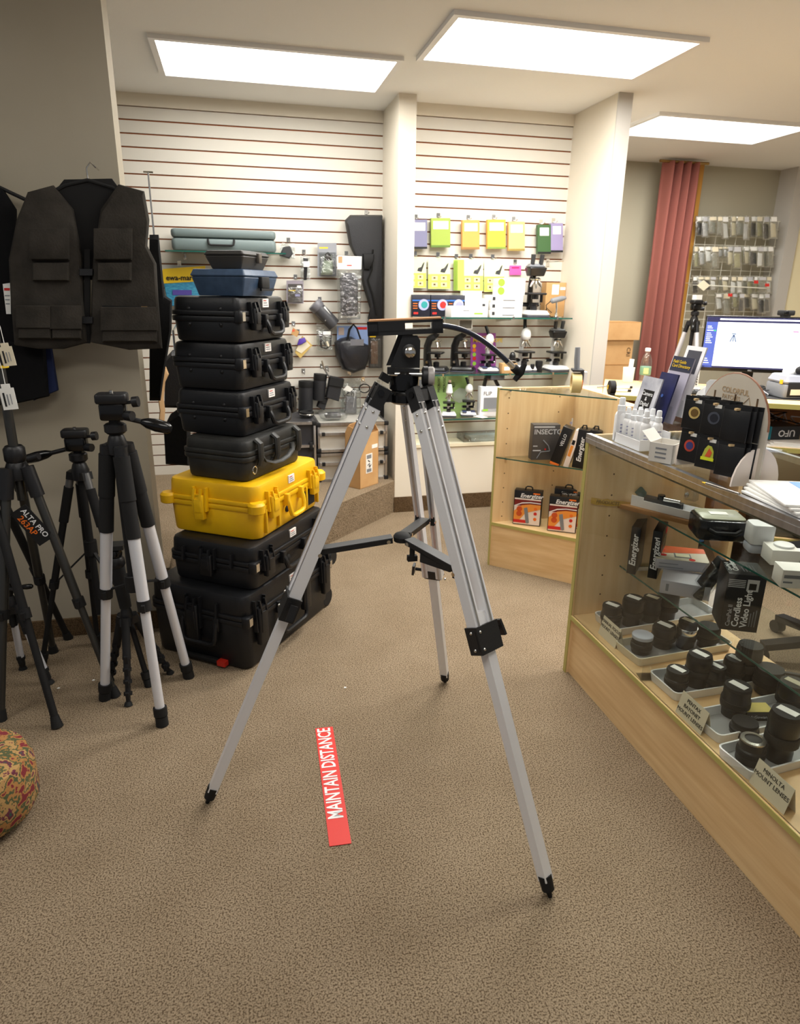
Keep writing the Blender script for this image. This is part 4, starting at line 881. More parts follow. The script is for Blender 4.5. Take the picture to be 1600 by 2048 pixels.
g = h.g(.0062); g.prism(h.rect(938,750,946,834), -.006, 0, M('poster edge', (226,222,190), .6)); g.o('side_panel', h.o)
for px_, s_ in ((877,'MICROSCOPE'), (888,'MICROSCOPE'), (907,'KIT')): x, z = h.q(px_, 776 if px_ != 907 else 766); lettering(s_, .026, INK, b, (x, -.0085, z-.03), (0,0,1), (-1,0,0))
g = h.g(.0062); g.pillow(h.poly((905,800),(906,785),(918,775),(932,778),(934,800),(918,806)), .002, M('line art', (196,206,190), .7), .9); g.o('drawing', b)
# FLIP box with gadget on top
def carton(label, px, py, z, w, d, h_, m, Y, rz=0, name='product_box', cat='box', group=None):
    p = P(px, py, Y=Y); t = thing(name, label, cat, (p.x, Y, z), rz, group); G().rbox((-w/2,-d/2,0), (w/2,d/2,h_), m, .002, ch=.001).o('carton', t); t['w'] = w; return t
def patch(par, x0, z0, x1, z1, y, m, name='print_patch', th=.0008):
    return G().box((x0,y-th,z0), (x1,y,z1), m).o(name, par)
fb = carton('white carton with grey gadget picture on the bottom glass shelf', 977, 832, Z3, .155, .07, .205, M('box white', (236,234,236), .5), 4.50)
lettering('FLIP', .036, DGREY, fb, (-.06, -.0362, .158)); patch(fb, -.055, .05, .045, .13, -.035, GREY, 'gadget_picture'); patch(fb, -.07, .03, .06, .048, -.035, M('picture floor', (170,170,172), .6), 'picture_base'); patch(fb, -.06, .036, -.02, .05, -.036, GREENP, 'green_patch')
gd = thing('flip_microscope', 'grey folding pocket microscope standing on the gadget carton', 'microscope', (fb.location.x+.01, 4.50, Z3+.206))
g = G(); g.rbox((-.02,-.03,.045), (.085,.03,.125), M('gadget grey', (96,98,104), .4), .01); g.o('body', gd); g = G(); g.rbox((-.05,-.025,.05), (-.02,.025,.13), MBLK, .008); g.o('eyepiece_block', gd)
g = G(); g.beam((-.045,0,.055), (-.055,0,0), .02, .02, MBLK); g.o('foot', gd); g = G(); g.beam((.02,0,.05), (.05,0,0), .02, .02, MBLK); g.o('foot', gd)
bx = thing('flat_grey_box', 'flat pale grey folded leaflet lying on the bottom glass shelf', 'leaflet', (P(960,834,Y=4.44).x, 4.44, Z3+.001), R(25)); g = G(); g.box((-.03,-.05,0), (.03,.05,.002), PAPER); g.o('sheet', bx); g = G(); g.box((-.03,-.05,.002), (0,.05,.004), PAPER); g.o('fold', bx)
# small things on the middle shelf
cx = carton('small kraft box on the middle glass shelf', 1015, 744, Z2, .11, .07, .065, CARD, 4.46); patch(cx, -.04, .02, .0, .045, -.035, PAPER, 'label')
ob = thing('objective_case', 'black objective lens standing on the small kraft box', 'lens', (P(1023,744,Y=4.46).x, 4.46, Z2+.066)); g = G(); g.lathe([(.026,0),(.028,.003),(.028,.03),(.022,.034),(.022,.05),(.014,.07),(.006,.075)], MBLK, n=16); g.o('barrel', ob); g = G(); g.lathe([(.0285,.012),(.029,.013),(.029,.018),(.0285,.019)], CHROME, n=16); g.o('ring', ob)
for lb_, px_, hh, rr in (('narrow black film canister between the white microscopes', 1064, .055, .014), ('wide black canister with ribbed lid between the white microscopes', 1077, .078, .024)):
    t = thing('canister', lb_, 'canister', (P(px_,742,Y=4.47).x, 4.47, Z2)); g = G(); g.lathe([(rr,0),(rr,hh*.5),(rr*.98,hh*.55)], MBLK, n=16); g.o('body', t); g = G(); g.lathe([(rr*1.04,hh*.56),(rr*1.06,hh*.6),(rr*1.06,hh*.95),(rr*.9,hh)], BLACKM, n=16); g.o('lid', t)
# top shelf boxes
DKB = M('box dark navy', (30,32,46), .4)
for k, (px_, c_) in enumerate(((839, M('print turquoise', (50,150,150), .5)), (876, RED), (908, M('print lilac', (150,150,200), .5)))):
    b = carton(['dark product box with turquoise circle on the top glass shelf', 'dark product box with red circle on the top glass shelf', 'dark product box with lilac circle half hidden by white cartons'][k], px_, 632, Z1, .125, .07, .138, DKB, 4.54 if k < 2 else 4.59)
    patch(b, -.06, .098, .06, .106, -.0352, BLUE, 'blue_stripe'); g = G(); g.lathe([(.036,0),(.036,.001)], M('print pale lilac', (168,172,215), .5), o=(.018,-.0352,.075), axis=(0,-1,0), n=18); g.o('ring_print', b); g = G(); g.lathe([(.022,.001),(.022,.002)], c_, o=(.022,-.0352,.075), axis=(0,-1,0), n=16); g.o('circle_print', b)
    for q in range(3): patch(b, -.055, .05+q*.015, -.025, .055+q*.015, -.0352, ORANGE, 'text_bar')
    patch(b, -.05, .015, -.02, .028, -.0352, RED, 'red_print')
WB = M('carton white', (240,238,232), .6)
b = carton('small white carton lying in front of the dark boxes', 915, 632, Z1, .15, .12, .07, WB, 4.48, R(8)); patch(b, .01, .04, .055, .045, -.0605, GREY, 'text_bar')
b = carton('square white carton with green stripe on the top glass shelf', 953, 632, Z1, .135, .07, .118, WB, 4.50); patch(b, -.03, .018, .03, .027, -.0355, GREENP, 'green_stripe'); patch(b, .025, .07, .045, .085, -.0355, DGREY, 'picture')
b2 = carton('white carton standing behind the square white carton', 940, 632, Z1, .135, .06, .165, WB, 4.60); patch(b2, .02, .135, .06, .139, -.0305, GREY, 'text_bar')
zz = Z1
for k in range(5):
    wide = k < 3; w_ = .225 if wide else .17; hh = .047 if wide else .053
    px_ = 1004 if wide else 1014
    b = carton(['bottom one of the wide white cartons piled on the top glass shelf', 'second of the wide white cartons in the pile', 'third of the wide white cartons in the pile', 'lower narrow white carton with green sticker on the pile', 'topmost white carton with green sticker on the pile'][k], px_, 632, zz, w_, .16, hh, WB, 4.52)
    if wide: patch(b, -.03, .012, .055, .016, -.0805, NAVY, 'text_bar'); patch(b, -.105, .014, -.085, .036, -.0805, DGREY, 'picture')
    else: g = G(); g.lathe([(.024,0),(.024,.0015)], GREENP, o=(-.085,-.0805,.026), axis=(0,-1,0), n=16); g.o('green_sticker', b)
    zz += hh + .0005
kb = carton('brown cardboard carton behind the grey USB microscope', 1103, 632, Z1, .15, .08, .23, CARD, 4.66); patch(kb, .03, .18, .07, .2, -.041, PAPER, 'label')
us = thing('usb_microscope', 'grey USB microscope on chrome stand at the right end of the top glass shelf', 'microscope', (P(1112,632,Y=4.48).x, 4.48, Z1))
g = G(); g.lathe([(.04,0),(.04,.006),(.012,.01),(.008,.03)], CHROME, n=16); g.o('stand_base', us); g = G(); g.tube([(0,0,.02),(.0,0,.06),(-.004,0,.10)], .006, CHROME, n=8); g.o('stand_post', us); g = G(); g.tube([(-.05,0,.105),(-.04,0,.108),(.03,-.005,.125),(.06,-.005,.13)], [.008,.018,.018,.01], GREY, n=12); g.o('barrel', us)
g = G(); g.tube([(-.05,0,.105),(-.075,.01,.08),(-.06,.02,.02),(-.02,.03,.03),(-.06,.03,.06),(-.08,.03,.02),(-.02,.04,.006)], .003, BLACKM, n=5); g.o('cable', us)
# hanging slide packs
YP = YN - .03
def slide_pack(label, x0, y0, x1, y1, grp=None):
    h = Hang('slide_pack', label, 'package', YP, (x0+x1)/2, y1); g = h.g(); g.prism(h.rect(x0,y0,x1,y1), 0, .003, M('pack pale lime', (232,236,186), .5)); b = g.o('card', h.o)
    ym = y0 + (y1-y0)*.52; g = h.g(.003); g.prism(h.rect(x0,ym,x1,y1-1), 0, .0012, M('pack lime', (196,222,96), .5)); gb = g.o('green_panel', b)
    for i in (0,1):
        for j in (0,1):
            fx = x0+(x1-x0)*(.16+.42*i); fy = ym+(y1-ym)*(.12+.44*j); g = h.g(.0042); g.prism(h.rect(fx,fy,fx+(x1-x0)*.27,fy+(y1-ym)*.30), 0, .001, M('slide cream', (226,210,160), .5)); s_ = g.o('slide_window', gb)
            g = h.g(.0052); g.prism(h.rect(fx+(x1-x0)*.08,fy+(y1-ym)*.08,fx+(x1-x0)*.17,fy+(y1-ym)*.19), 0, .0008, M('specimen', (92,70,46), .6)); g.o('specimen', s_)
    g = h.g(.003); xm = x0+(x1-x0)*.55; g.pillow(h.poly((xm,y0+28),(xm+2,y0+22),(xm+8,y0+20),(x1-6,y0+12),(x1-3,y0+10),(x1-5,y0+18),(xm+9,y0+30)), .0012, DGREY, .9); g.o('microscope_picture', b)
    h.hook((x0+x1)/2, y0-2, .03); return h
slide_pack('lime prepared slide pack cut by the column edge, far left of the row', 812, 514, 852, 576)
slide_pack('lime prepared slide pack, second from the column', 856, 516, 900, 578)
h = Hang('slide_pack', 'edge-on stack of lime slide packs between its neighbours', 'package', YP, 914, 581)
for k in range(4): g = h.g(.012*k); g.prism(h.rect(907+k*1.5,520,920+k*1.5,581), 0, .003, M('pack lime edge', (176,206,90), .5)); g.o('card', h.o)
h.hook(915, 517, .06)
slide_pack('lime prepared slide pack, third from the column', 922, 519, 966, 582)
slide_pack('lime prepared slide pack partly behind the white cartons', 968, 520, 1008, 584)
pk = Hang('price_card', 'bright pink price card on the slat wall', 'card', YN-.012, 1031, 550); g = pk.g(); g.prism(pk.rect(1019,531,1042,550), 0, .002, M('neon pink', (246,92,170), .6)); g.o('card', pk.o); g = pk.g(.0022); g.prism(pk.rect(1023,534,1038,537), 0, .0006, M('pink ink', (190,30,110), .6)); g.o('print', pk.o); pk.hook(1031, 528, .004)
# packs whose lower ends show at the very top of the picture
for lab, x0, x1, yb, m_, e_ in (('grey violet hanging pack above the far left slide pack', 815, 852, 498, M('pk1', (120,120,150), .5), INK), ('green hanging pack above the slide packs', 860, 898, 495, M('pk2', (150,170,70), .5), M('pk2e', (90,120,50), .5)), ('orange hanging pack above the slide packs', 922, 956, 499, M('pk3', (226,160,80), .5), M('pk3e', (150,110,60), .5)),
        ('orange and green hanging pack above the white cartons', 972, 1008, 498, M('pk4', (232,176,60), .5), M('pk4e', (120,150,60), .5)), ('orange pack hanging above the pink price card', 1014, 1046, 502, M('pk5', (236,186,120), .5), M('pk5e', (150,130,60), .5)), ('dark green striped pack hanging above the laboratory microscope', 1072, 1098, 508, M('pk6', (60,96,54), .5), INK), ('lilac pack hanging at the right end of the niche', 1098, 1122, 505, M('pk7', (150,140,180), .5), INK)):
    h = Hang('hanging_pack', lab, 'package', YP, (x0+x1)/2, yb); g = h.g(); g.prism(h.rect(x0,yb-58,x1,yb), 0, .03, m_); b = g.o('pouch', h.o); g = h.g(.0302); g.prism(h.rect(x0,yb-4,x1,yb), 0, .001, e_); g.o('bottom_band', b); g = h.g(.0302); g.prism(h.rect(x0+4,yb-52,x1-4,yb-36), 0, .001, PAPER); g.o('title_panel', b); h.hook((x0+x1)/2, yb-60, .03)
ek = Hang('slatwall_hook', 'empty chrome display hook on the slat wall beside the laboratory microscope', 'hook', YN-.01, 1096, 527); x, z = ek.q(1096, 527); g = G(); g.tube([(0,.008,.02),(0,-.01,.01),(.06,-.12,.012)], .003, CHROME, n=6); g.o('rod', ek.o); g = G(); g.box((-.012,.004,-.02), (.012,.009,.03), CHROME); g.o('plate', ek.o)
# ledge
cbx = thing('display_tray', 'clear grey plastic tray on the ledge under the glass shelves', 'tray', (P(962,884,Y=4.62).x, 4.625, .493)); g = G(); 
for a, b in (((-.16,-.08,0),(.2,.08,.003)), ((-.16,-.08,0),(-.157,.08,.05)), ((-.16,-.08,0),(.2,-.077,.05)), ((-.16,.077,0),(.2,.08,.05)), ((.197,-.08,0),(.2,.08,.05))): g.box(a, b, CLEAR)
g.o('tray', cbx); g = G(); g.box((-.1,-.07,.004), (.16,.07,.03), M('pale blue grey', (190,204,204), .4)); g.o('contents', cbx)

# ================================================================ CORNER SHELF UNIT
UX, UY, UA = 1.372, 3.453, .47       # front left corner, leg length of the triangle
un = thing('corner_shelf', 'triangular maple corner display unit with glass shelves', 'shelf unit', (UX, UY, 0))
UT = 1.035
G().box((0,0,0), (UA,.018,UT), WOODV).o('left_panel', un)
G().box((UA-.018,-UA,0), (UA,0,UT), WOODV).o('right_panel', un)
g = G(); g.box((-.003,-.003,0), (0,.021,UT), OLIVE); g.o('edge_band', un)
g = G(); g.prism([(0,0),(UA-.018,0),(UA-.018,-UA+.02)], .25, .268, WOODH); dk = g.o('deck', un)
n2 = Vector((-1,-1,0)).normalized()*.003
g = G(); g.loft([[Vector((0,0,.25)),Vector((UA-.018,-UA+.02,.25)),Vector((UA-.018,-UA+.02,.268)),Vector((0,0,.268))],[v+n2 for v in (Vector((0,0,.25)),Vector((UA-.018,-UA+.02,.25)),Vector((UA-.018,-UA+.02,.268)),Vector((0,0,.268)))]], OLIVE); g.o('deck_edge', dk)
g = G(); a_, b_ = Vector((.006,-.002,0)), Vector((UA-.018,-UA+.026,0)); nn = Vector((1,1,0)).normalized()*.016; up_ = Vector((0,0,.25)); g.loft([[a_,b_,b_+nn,a_+nn],[v+up_ for v in (a_,b_,b_+nn,a_+nn)]], WOODH); g.o('kick_panel', un)
for nm, z in (('mid', .652), ('top', UT - .004)):
    g = G(); g.prism([(.004,-.0),(UA-.02,-.0),(UA-.02,-UA+.03)], z-.006, z, GLASS); gs = g.o('glass_shelf', un)
    e0, e1 = Vector((.004,0,z-.006)), Vector((UA-.02,-UA+.03,z-.006)); g = G(); g.loft([[e0,e1,e1+Vector((0,0,.006)),e0+Vector((0,0,.006))],[v+n2*.4 for v in (e0,e1,e1+Vector((0,0,.006)),e0+Vector((0,0,.006)))]], GLASS_EDGE); g.o('glass_edge', gs)
    for x, y in ((.06,-.01),(.4,-.01)): g = G(); g.cyl((x,.0,z-.012), (x,-.016,z-.012), .005, CHROME, n=8); g.o('shelf_pin', un)
PEG = M('peg hole', (90,64,40), .9)
for k in range(9): g = G(); g.lathe([(.0035,0),(.0035,.001)], PEG, o=(.06,0.0,.30+k*.085), axis=(0,-1,0), n=8); g.o('peg_hole', un)
for k in range(9): g = G(); g.lathe([(.0035,0),(.0035,.001)], PEG, o=(.36,0.0,.30+k*.085), axis=(0,-1,0), n=8); g.o('peg_hole', un)
# flashlight boxes on the deck
EBLK = M('carton black', (22,20,20), .35)
ERED = M('carton maroon', (120,28,24), .4); EORG = M('carton amber', (236,150,60), .4); EPALE = M('carton pale', (238,224,214), .45)
def flashbox(label, px, py, z, rz, w=.155, h=.20, d=.055):
    p = P(px, py, Z=z); t = thing('flashlight_box', label, 'box', (p.x, p.y, z), rz)
    G().rbox((-w/2,0,0), (w/2,d,h), EBLK, .003, ch=.001).o('carton', t)
    g = G(); g.tube([(-.02,d/2,h),(-.018,d/2,h+.014),(-.01,d/2,h+.02),(.01,d/2,h+.02),(.018,d/2,h+.014),(.02,d/2,h)], .004, BLACKM, n=6); g.o('carry_hook', t)
    f = G(); f.box((-w/2+.004,-.001,.004), (w/2-.004,0,h*.78), EPALE); fp = f.o('front_print', t)
    g = G(); g.prism([(-w/2+.004,-.002),(w/2-.004,-.002),(w/2-.004,-.001),(-w/2+.004,-.001)], h*.56, h*.74, ERED); g.o('maroon_band', fp)
    T = frame((0,-.0024,0), (1,0,0), (0,0,1))
    g = G().at(T); pts = [(-w/2+.004, h*.56),(-w*.2,h*.66),(w*.1,h*.69),(w/2-.004,h*.68),(w/2-.004,h*.655),(w*.1,h*.665),(-w*.2,h*.63),(-w/2+.004,h*.53)]; g.prism(pts, 0, .0006, WHITE); g.o('white_swoosh', fp)
    g = G().at(T); pts = [(-w/2+.004,h*.40),(-w*.2,h*.58),(w*.1,h*.625),(w/2-.004,h*.62),(w/2-.004,h*.50),(-w*.05,h*.36),(-w*.25,h*.15),(-w/2+.004,h*.12)]; g.prism(pts, 0, .0005, EORG); g.o('amber_area', fp)
    g = G().at(T); g.prism([(-w/2+.004,.012),(0,.012),(0,.03),(-w/2+.004,.03)], 0, .0009, RED); g.o('red_strip', fp)
    g = G().at(T); g.prism([(-w*.12,h*.50),(.0,h*.53),(w*.03,h*.42),(w*.10,h*.08),(w*.04,h*.05),(-w*.02,h*.07)], .0006, .002, GREY); g.o('torch_picture', fp)
    for k, yy in enumerate((.50,.36,.2)): g = G().at(T); g.lathe([(.0095,0.0008),(.0095,.0016)], [ORANGE, RED, ORANGE][k], o=(w*.30, h*yy, 0), n=12); g.o('badge', fp)
    for k, yy in enumerate((.47,.33)): g = G().at(T); g.lathe([(.016,0.0008),(.016,.0016)], M('badge orange', (206,84,30), .5), o=(-w*.28, h*yy, 0), n=14); g.o('big_badge', fp)
    lettering('Energizer', .033, WHITE, t, (-w*.28, -.0012, h*.86), shear=.25, bold=.0008)
    g = G(); g.box((w*.18,-.0012,h*.92), (w*.42,0,h*.96), ORANGE); g.o('orange_tag', t)
    return t
A32 = R(-31)
flashbox('black and orange flashlight box, left one on the corner unit deck', 1052, 1050, .27, A32)
flashbox('black and orange flashlight box, front right one on the corner unit deck', 1122, 1064, .27, A32)
flashbox('flashlight box standing behind the front right one on the corner unit deck', 1131, 1046, .27, A32)
b3 = flashbox('flashlight box on the corner unit deck half hidden by the showcase edge', 1176, 1060, .27, A32)
# boxes on the middle glass shelf
ZM = .653
def shelfbox(label, px, py, z, w, d, h, m, rz, lean=0, name='product_box', cat='box'):
    p = P(px, py, Z=z); t = thing(name, label, cat, (p.x, p.y, z), rot=(0, lean, rz)); G().rbox((0,0,0), (w,d,h), m, .002, ch=.001).o('carton', t); return t
# insect lamp cartons (faces turned to the room)
b = shelfbox('dark grey lamp carton with pale capital lettering on the corner unit glass shelf', 1062, 920, ZM, .15, .06, .195, M('carton charcoal', (72,68,66), .45), R(-8))
lettering('INSECTO', .038, LGREY, b, (.006,-.0012,.155), bold=.0008); patch(b, .005, .178, .12, .187, 0, LGREY, 'top_band')
g = G(); g.tube([(.06,-.002,.11),(.09,-.002,.08),(.1,-.002,.05)], .003, GREY, n=5); g.o('lamp_picture', b); g = G(); g.tube([(.03,-.002,.01),(.05,-.002,.045),(.1,-.002,.05)], .0025, GREY, n=5); g.o('stand_picture', b); patch(b, .006, .05, .05, .056, 0, LGREY, 'text_bar'); patch(b, .006, .075, .03, .08, 0, LGREY, 'text_bar'); g = G(); g.lathe([(.005,0),(.005,.001)], RED, o=(.075,-.001,.06), axis=(0,-1,0), n=10); g.o('red_dot', b)
b = shelfbox('white carton behind the dark grey lamp carton', 1098, 908, ZM, .14, .05, .205, WB, R(-5)); patch(b, .01, .17, .12, .185, 0, M('pale violet print', (200,196,226), .5), 'band')
b = shelfbox('narrow dark carton seen edge-on left of the lamp carton', 1040, 910, ZM, .04, .11, .20, M('carton brown black', (56,50,46), .45), R(-8)); lettering('LAMP KIT', .02, WHITE, b, (.018,-.0012,.04), (0,0,1), (-1,0,0))
b = shelfbox('black carton with orange base edge leaning on its neighbours on the glass shelf', 1098, 926, ZM, .055, .07, .215, EBLK, R(-38), R(16)); lettering('VELLO', .024, WHITE, b, (.028,-.0012,.11), (0,0,1), (-1,0,0)); patch(b, .002, .002, .053, .014, 0, ORANGE, 'orange_edge')
b = shelfbox('thin white and orange carton leaning behind the black leaning carton', 1126, 932, ZM, .028, .06, .205, EPALE, R(-38), R(14)); patch(b, .002, .06, .018, .12, 0, EORG, 'amber_area'); patch(b, .002, .125, .018, .15, 0, EBLK, 'black_area')
for k, (px_, lab) in enumerate(((1143, 'black carton with white upright lettering next to the thin leaning carton'), (1166, 'black carton with white upright lettering furthest right on the corner unit shelf'))):
    b = shelfbox(lab, px_, 934+k*2, ZM, .058, .09, .205, EBLK, R(-38), R(5)); lettering('Energizer', .034, WHITE, b, (.03,-.0012,.035), (0,0,1), (-1,0,0), shear=.2, bold=.0006)
    g = G(); g.tube([(.01,.045,.205),(.014,.045,.22),(.03,.045,.222),(.036,.045,.205)], .004, BLACKM, n=6); g.o('carry_hook', b)

# ================================================================ GLASS SHOWCASE
CX, CY0, CD, CL = 1.277, 2.293, .55, 2.5     # front plane x, far end y, depth, length towards the camera
CT = 1.02; DK = .268
sc = thing('glass_showcase', 'maple and glass display showcase along the right side', 'showcase', (CX, CY0, 0))
G().box((0,-.02,0), (CD,0,CT), WOODV).o('end_panel', sc)
ep = G(); ep.box((-.003,-.021,0), (0,.001,CT), OLIVE); ep.o('end_panel_edge', sc)
G().box((.012,-CL,0), (.03,-.02,DK-.018), WOODH).o('base_panel', sc)
dk = G().box((.0,-CL,DK-.018), (CD,-.02,DK), WOODH).o('deck', sc)
G().box((-.003,-CL,DK-.018), (0,-.02,DK), OLIVE).o('deck_edge', dk)
G().box((.004,-CL,DK), (.009,-.02,CT-.024), GLASS_FRONT).o('front_glass', sc)
G().box((.016,-CL,CT-.006), (CD,-.0,CT), GLASS).o('top_glass', sc)
g = G(); g.box((-.004,-CL,CT-.030), (.016,.0,CT+.004), ALU); g.box((-.0055,-CL,CT-.018), (-.004,.0,CT-.012), ALU); fr = g.o('top_frame', sc)
G().box((CD-.018,-CL,CT-.028), (CD,0,CT-.006), ALU).o('rear_frame', sc)
G().box((.03,-CL,CT-.05), (.055,-.02,CT-.03), M('grey channel', (120,116,100), .5)).o('light_channel', sc)
for nm, z, w0, w1 in (('lower', .475, .195, .50), ('upper', .722, .235, .50)):
    gs = G().box((w0,-CL,z-.006), (w1,-.02,z), GLASS).o('glass_shelf', sc); G().box((w0-.0015,-CL,z-.006), (w0,-.02,z), GLASS_EDGE).o('glass_edge', gs)
    for yy in (-.04, -1.1): g = G(); g.beam((CD-.02,yy,z-.03), (w0+.05,yy,z-.012), .006, .016, ALU, side=(0,1,0)); g.o('shelf_bracket', sc)
G().box((CD-.02,-CL,DK), (CD,-CL+.03,CT), WOODV).o('rear_post', sc)
for k in range(1, 8): g = G(); g.lathe([(.0035,0),(.0035,.001)], PEG, o=(.12,-.02,DK+k*.085), axis=(0,-1,0), n=8); g.o('peg_hole', sc)
tp2 = G(); tp2.box((.0555,-1.0,CT-.047), (.0565,-.42,CT-.033), M('amber tape', (214,170,40), .5)); tp2.o('amber_tape', sc)
def C(px, py, z): return P(px, py, Z=z)
ZL, ZU = .476, .723
# board with ring box on the upper shelf
q0, q1 = C(1223,1013,ZU), C(1395,1056,ZU); dv = (q1-q0); an = math.atan2(dv.y, dv.x)
wb = thing('wooden_board', 'thin brown wooden board lying on the upper showcase shelf', 'board', (q0.x, q0.y, ZU), an)
BW_ = M('board brown', (168,120,70), .5, var=(150,104,58), vscale=6, stretch=(1,8,1)); G().rbox((0.0,0,0), (dv.length,.15,.018), BW_, .004, ch=.002).o('plank', wb)
zB = ZU + .0185
tr = thing('parts_tray', 'silver metal tray holding a black microscope arm on the wooden board', 'tray', (C(1261,1010,zB).x, C(1261,1010,zB).y, zB), an - R(1))
G().box((0,0,0), (.25,.075,.003), ALUW).o('tray_base', tr); G().box((0,0,.003), (.25,.002,.03), ALUW).o('tray_front', tr); G().box((0,.073,.003), (.25,.075,.03), ALUW).o('tray_back', tr); G().box((.248,0,.003), (.25,.075,.03), ALUW).o('tray_end', tr); G().prism([(0,0),(.05,0),(.05,.002),(0,.002)], .03, .042, ALUW).o('raised_end', tr)
am = thing('focus_block', 'black microscope focusing block lying in the silver tray', 'microscope part', tr.location + Vector((.03, .01, .004)), an)
g = G(); g.rbox((.0,.015,0), (.17,.055,.028), BLACK, .008); g.o('body', am); g = G(); g.lathe([(.016,0),(.018,.004),(.018,.03)], M('dark green knob', (30,60,54), .4), o=(.01,.03,.028), axis=(-.3,-.5,.6), n=12); g.o('knob', am); g = G(); g.cyl((.10,.02,.034), (.16,.03,.032), .009, CHROME, n=10); g.o('shaft', am); g = G(); g.lathe([(.014,0),(.014,.02)], BLACKG, o=(.085,.03,.026), n=12); g.o('cap', am)
p = C(1349,990,zB)
ln = thing('lens_barrel', 'chrome ringed eyepiece standing on the wooden board behind the tray', 'lens', (p.x, p.y+.03, zB)); g = G(); g.lathe([(.022,0),(.026,.004),(.026,.02),(.022,.024),(.024,.03),(.024,.04),(.018,.042),(.016,.03)], M('dark chrome', (90,88,84), .25, .9), n=18); g.o('barrel', ln); g = G(); g.lathe([(.0255,.022),(.027,.024),(.027,.028),(.0255,.03)], CHROME, n=18); g.o('knurled_ring', ln)
p = C(1384,1002,zB); pbx = thing('slide_box', 'small clear box with metal ball on the wooden board', 'box', (p.x, p.y+.02, zB), an); g = G(); g.rbox((-.03,-.015,0), (.03,.02,.05), CLEAR, .002); g.o('box', pbx); g = G(); g.sphere((-.016,0,.018), .014, CHROME); g.o('ball', pbx)
# yellow paper label lying in front of board on the shelf, near end panel
p = C(1192,992,ZU); yl = thing('yellow_label', 'wrinkled yellow paper strip stuck inside the showcase end', 'label', (CX+.03, CY0-.024, P(1190,1000,X=CX+.06).z), 0)
g = G(); rr = random.Random(3); xs = [i/8*.19 for i in range(9)]; top_ = [(x, -.002-rr.uniform(0,.004), .018 - x*.16 + rr.uniform(-.003,.003)) for x in xs]; bot_ = [(x, -.002-rr.uniform(0,.004), -.006 - x*.16 + rr.uniform(-.003,.003)) for x in xs]
g.loft([top_, bot_], M('aged yellow paper', (206,166,70), .7), False, False, closed=False); g.loft([[(x,y+.0012,z) for x,y,z in top_], [(x,y+.0012,z) for x,y,z in bot_]], M('aged yellow paper', (206,166,70), .7), False, False, closed=False); g.o('strip', yl)
lettering('PRODUCTS', .02, M('faded ink', (120,96,50), .8), yl, (.02,-.008,.003), (1,0,-.16), (0,0,1))
# battery cartons standing on the lower shelf
def cbox(label, px, py, z, w, d, h, m, rz, name='product_box', lean=0, cat='box', rot=None):
    p = C(px, py, z); t = thing(name, label, cat, (p.x, p.y, z), rot=rot or (0, lean, rz)); G().rbox((0,0,0), (w,d,h), m, .002, ch=.001).o('carton', t); return t
for k, (px_, py_, lab, w_) in enumerate(((1252,1146,'black carton with white upright lettering nearest the showcase end panel', .035), (1294,1155,'black carton with red and grey print, second from the showcase end panel', .035))):
    b = cbox(lab, px_, py_, ZL, w_, .14, .195, EBLK, R(-42), lean=0); lettering('Energizer', .034, WHITE, b, (.019,-.0012,.035), (0,0,1), (-1,0,0), shear=.2, bold=.0006)
    if k:
        for q in range(5): g = G(); g.box((w_,.03,.05+q*.024), (w_+.001,.11-.01*(q%2),.058+q*.024), M('grey green ink', (110,110,84), .6)); g.o('text_bar', b)
        g = G(); g.box((w_,.09,.16), (w_+.001,.13,.18), RED); g.o('red_print', b); g = G(); g.box((.008,-.001,.165), (.026,0,.169), WHITE); g.o('white_bar', b)
b = cbox('blue carton with yellow edge standing behind the showcase cartons', 1362, 1090, ZL, .05, .08, .14, M('carton blue', (64,130,205), .45), R(15)); patch(b, .04, .0, .05, .14, -.0002, YELLOWP, 'yellow_edge'); lettering('E', .06, NAVY, b, (.004,-.0012,.07), bold=.001)
b = cbox('small blue and black carton beside the yellow edged carton', 1385, 1096, ZL, .07, .06, .10, M('carton blue', (64,130,205), .45), R(15)); patch(b, .02, .07, .06, .09, -.0002, PAPER, 'label'); patch(b, 0, 0, .07, .02, -.0002, EBLK, 'black_foot')
# pile of light boxes
b1 = cbox('pale video light carton, lower of the tilted pair on the lower shelf', 1318, 1185, ZL, .17, .13, .052, M('carton silver', (186,184,190), .5), R(-38)); patch(b1, .02, .012, .03, .04, -.0002, GREY, 'barcode')
b2 = cbox('pale video light carton with orange lid, upper of the tilted pair', 1310, 1136, ZL+.053, .19, .15, .04, M('carton silver', (186,184,190), .5), R(-28))
g = G(); g.box((.0,.0,.04), (.19,.15,.0412), M('lid pale', (206,200,178), .5)); tpn = g.o('lid_print', b2); g = G(); g.prism([(0,.06),(.19,.10),(.19,.15),(0,.15)], .0412, .0418, M('lid orange', (206,96,52), .5)); g.o('orange_area', tpn)
g = G(); g.box((.07,.03,.0412), (.13,.075,.0426), GREY); sc2 = g.o('light_picture', tpn); g = G(); g.box((.075,.036,.0426), (.125,.07,.0432), M('panel cream', (214,212,180), .5)); g.o('panel_picture', tpn)
for x_, y_ in ((.03,.045),(.03,.1),(.13,.015)): g = G(); g.lathe([(.012,.0418),(.012,.0424)], RED, o=(x_,y_,0), n=12); g.o('badge', tpn)
for q in range(4): patch(b2, .012, .008+q*.007, .10-.01*q, .0105+q*.007, -.0002, LGREY if q % 2 else GREY, 'text_bar')
# camera shaped dark thing leaning
bl = thing('bagged_flash', 'dark flash unit in a clear bag leaning against the black carton', 'flash', C(1395,1200,ZL), rot=(0, R(28), R(-20))); g = G(); g.rbox((-.02,0,0.0), (.02,.06,.17), BLACKM, .01); g.o('body', bl); g = G(); g.rbox((-.026,-.006,-.002), (.026,.066,.14), CLEAR, .012); g.o('clear_bag', bl)
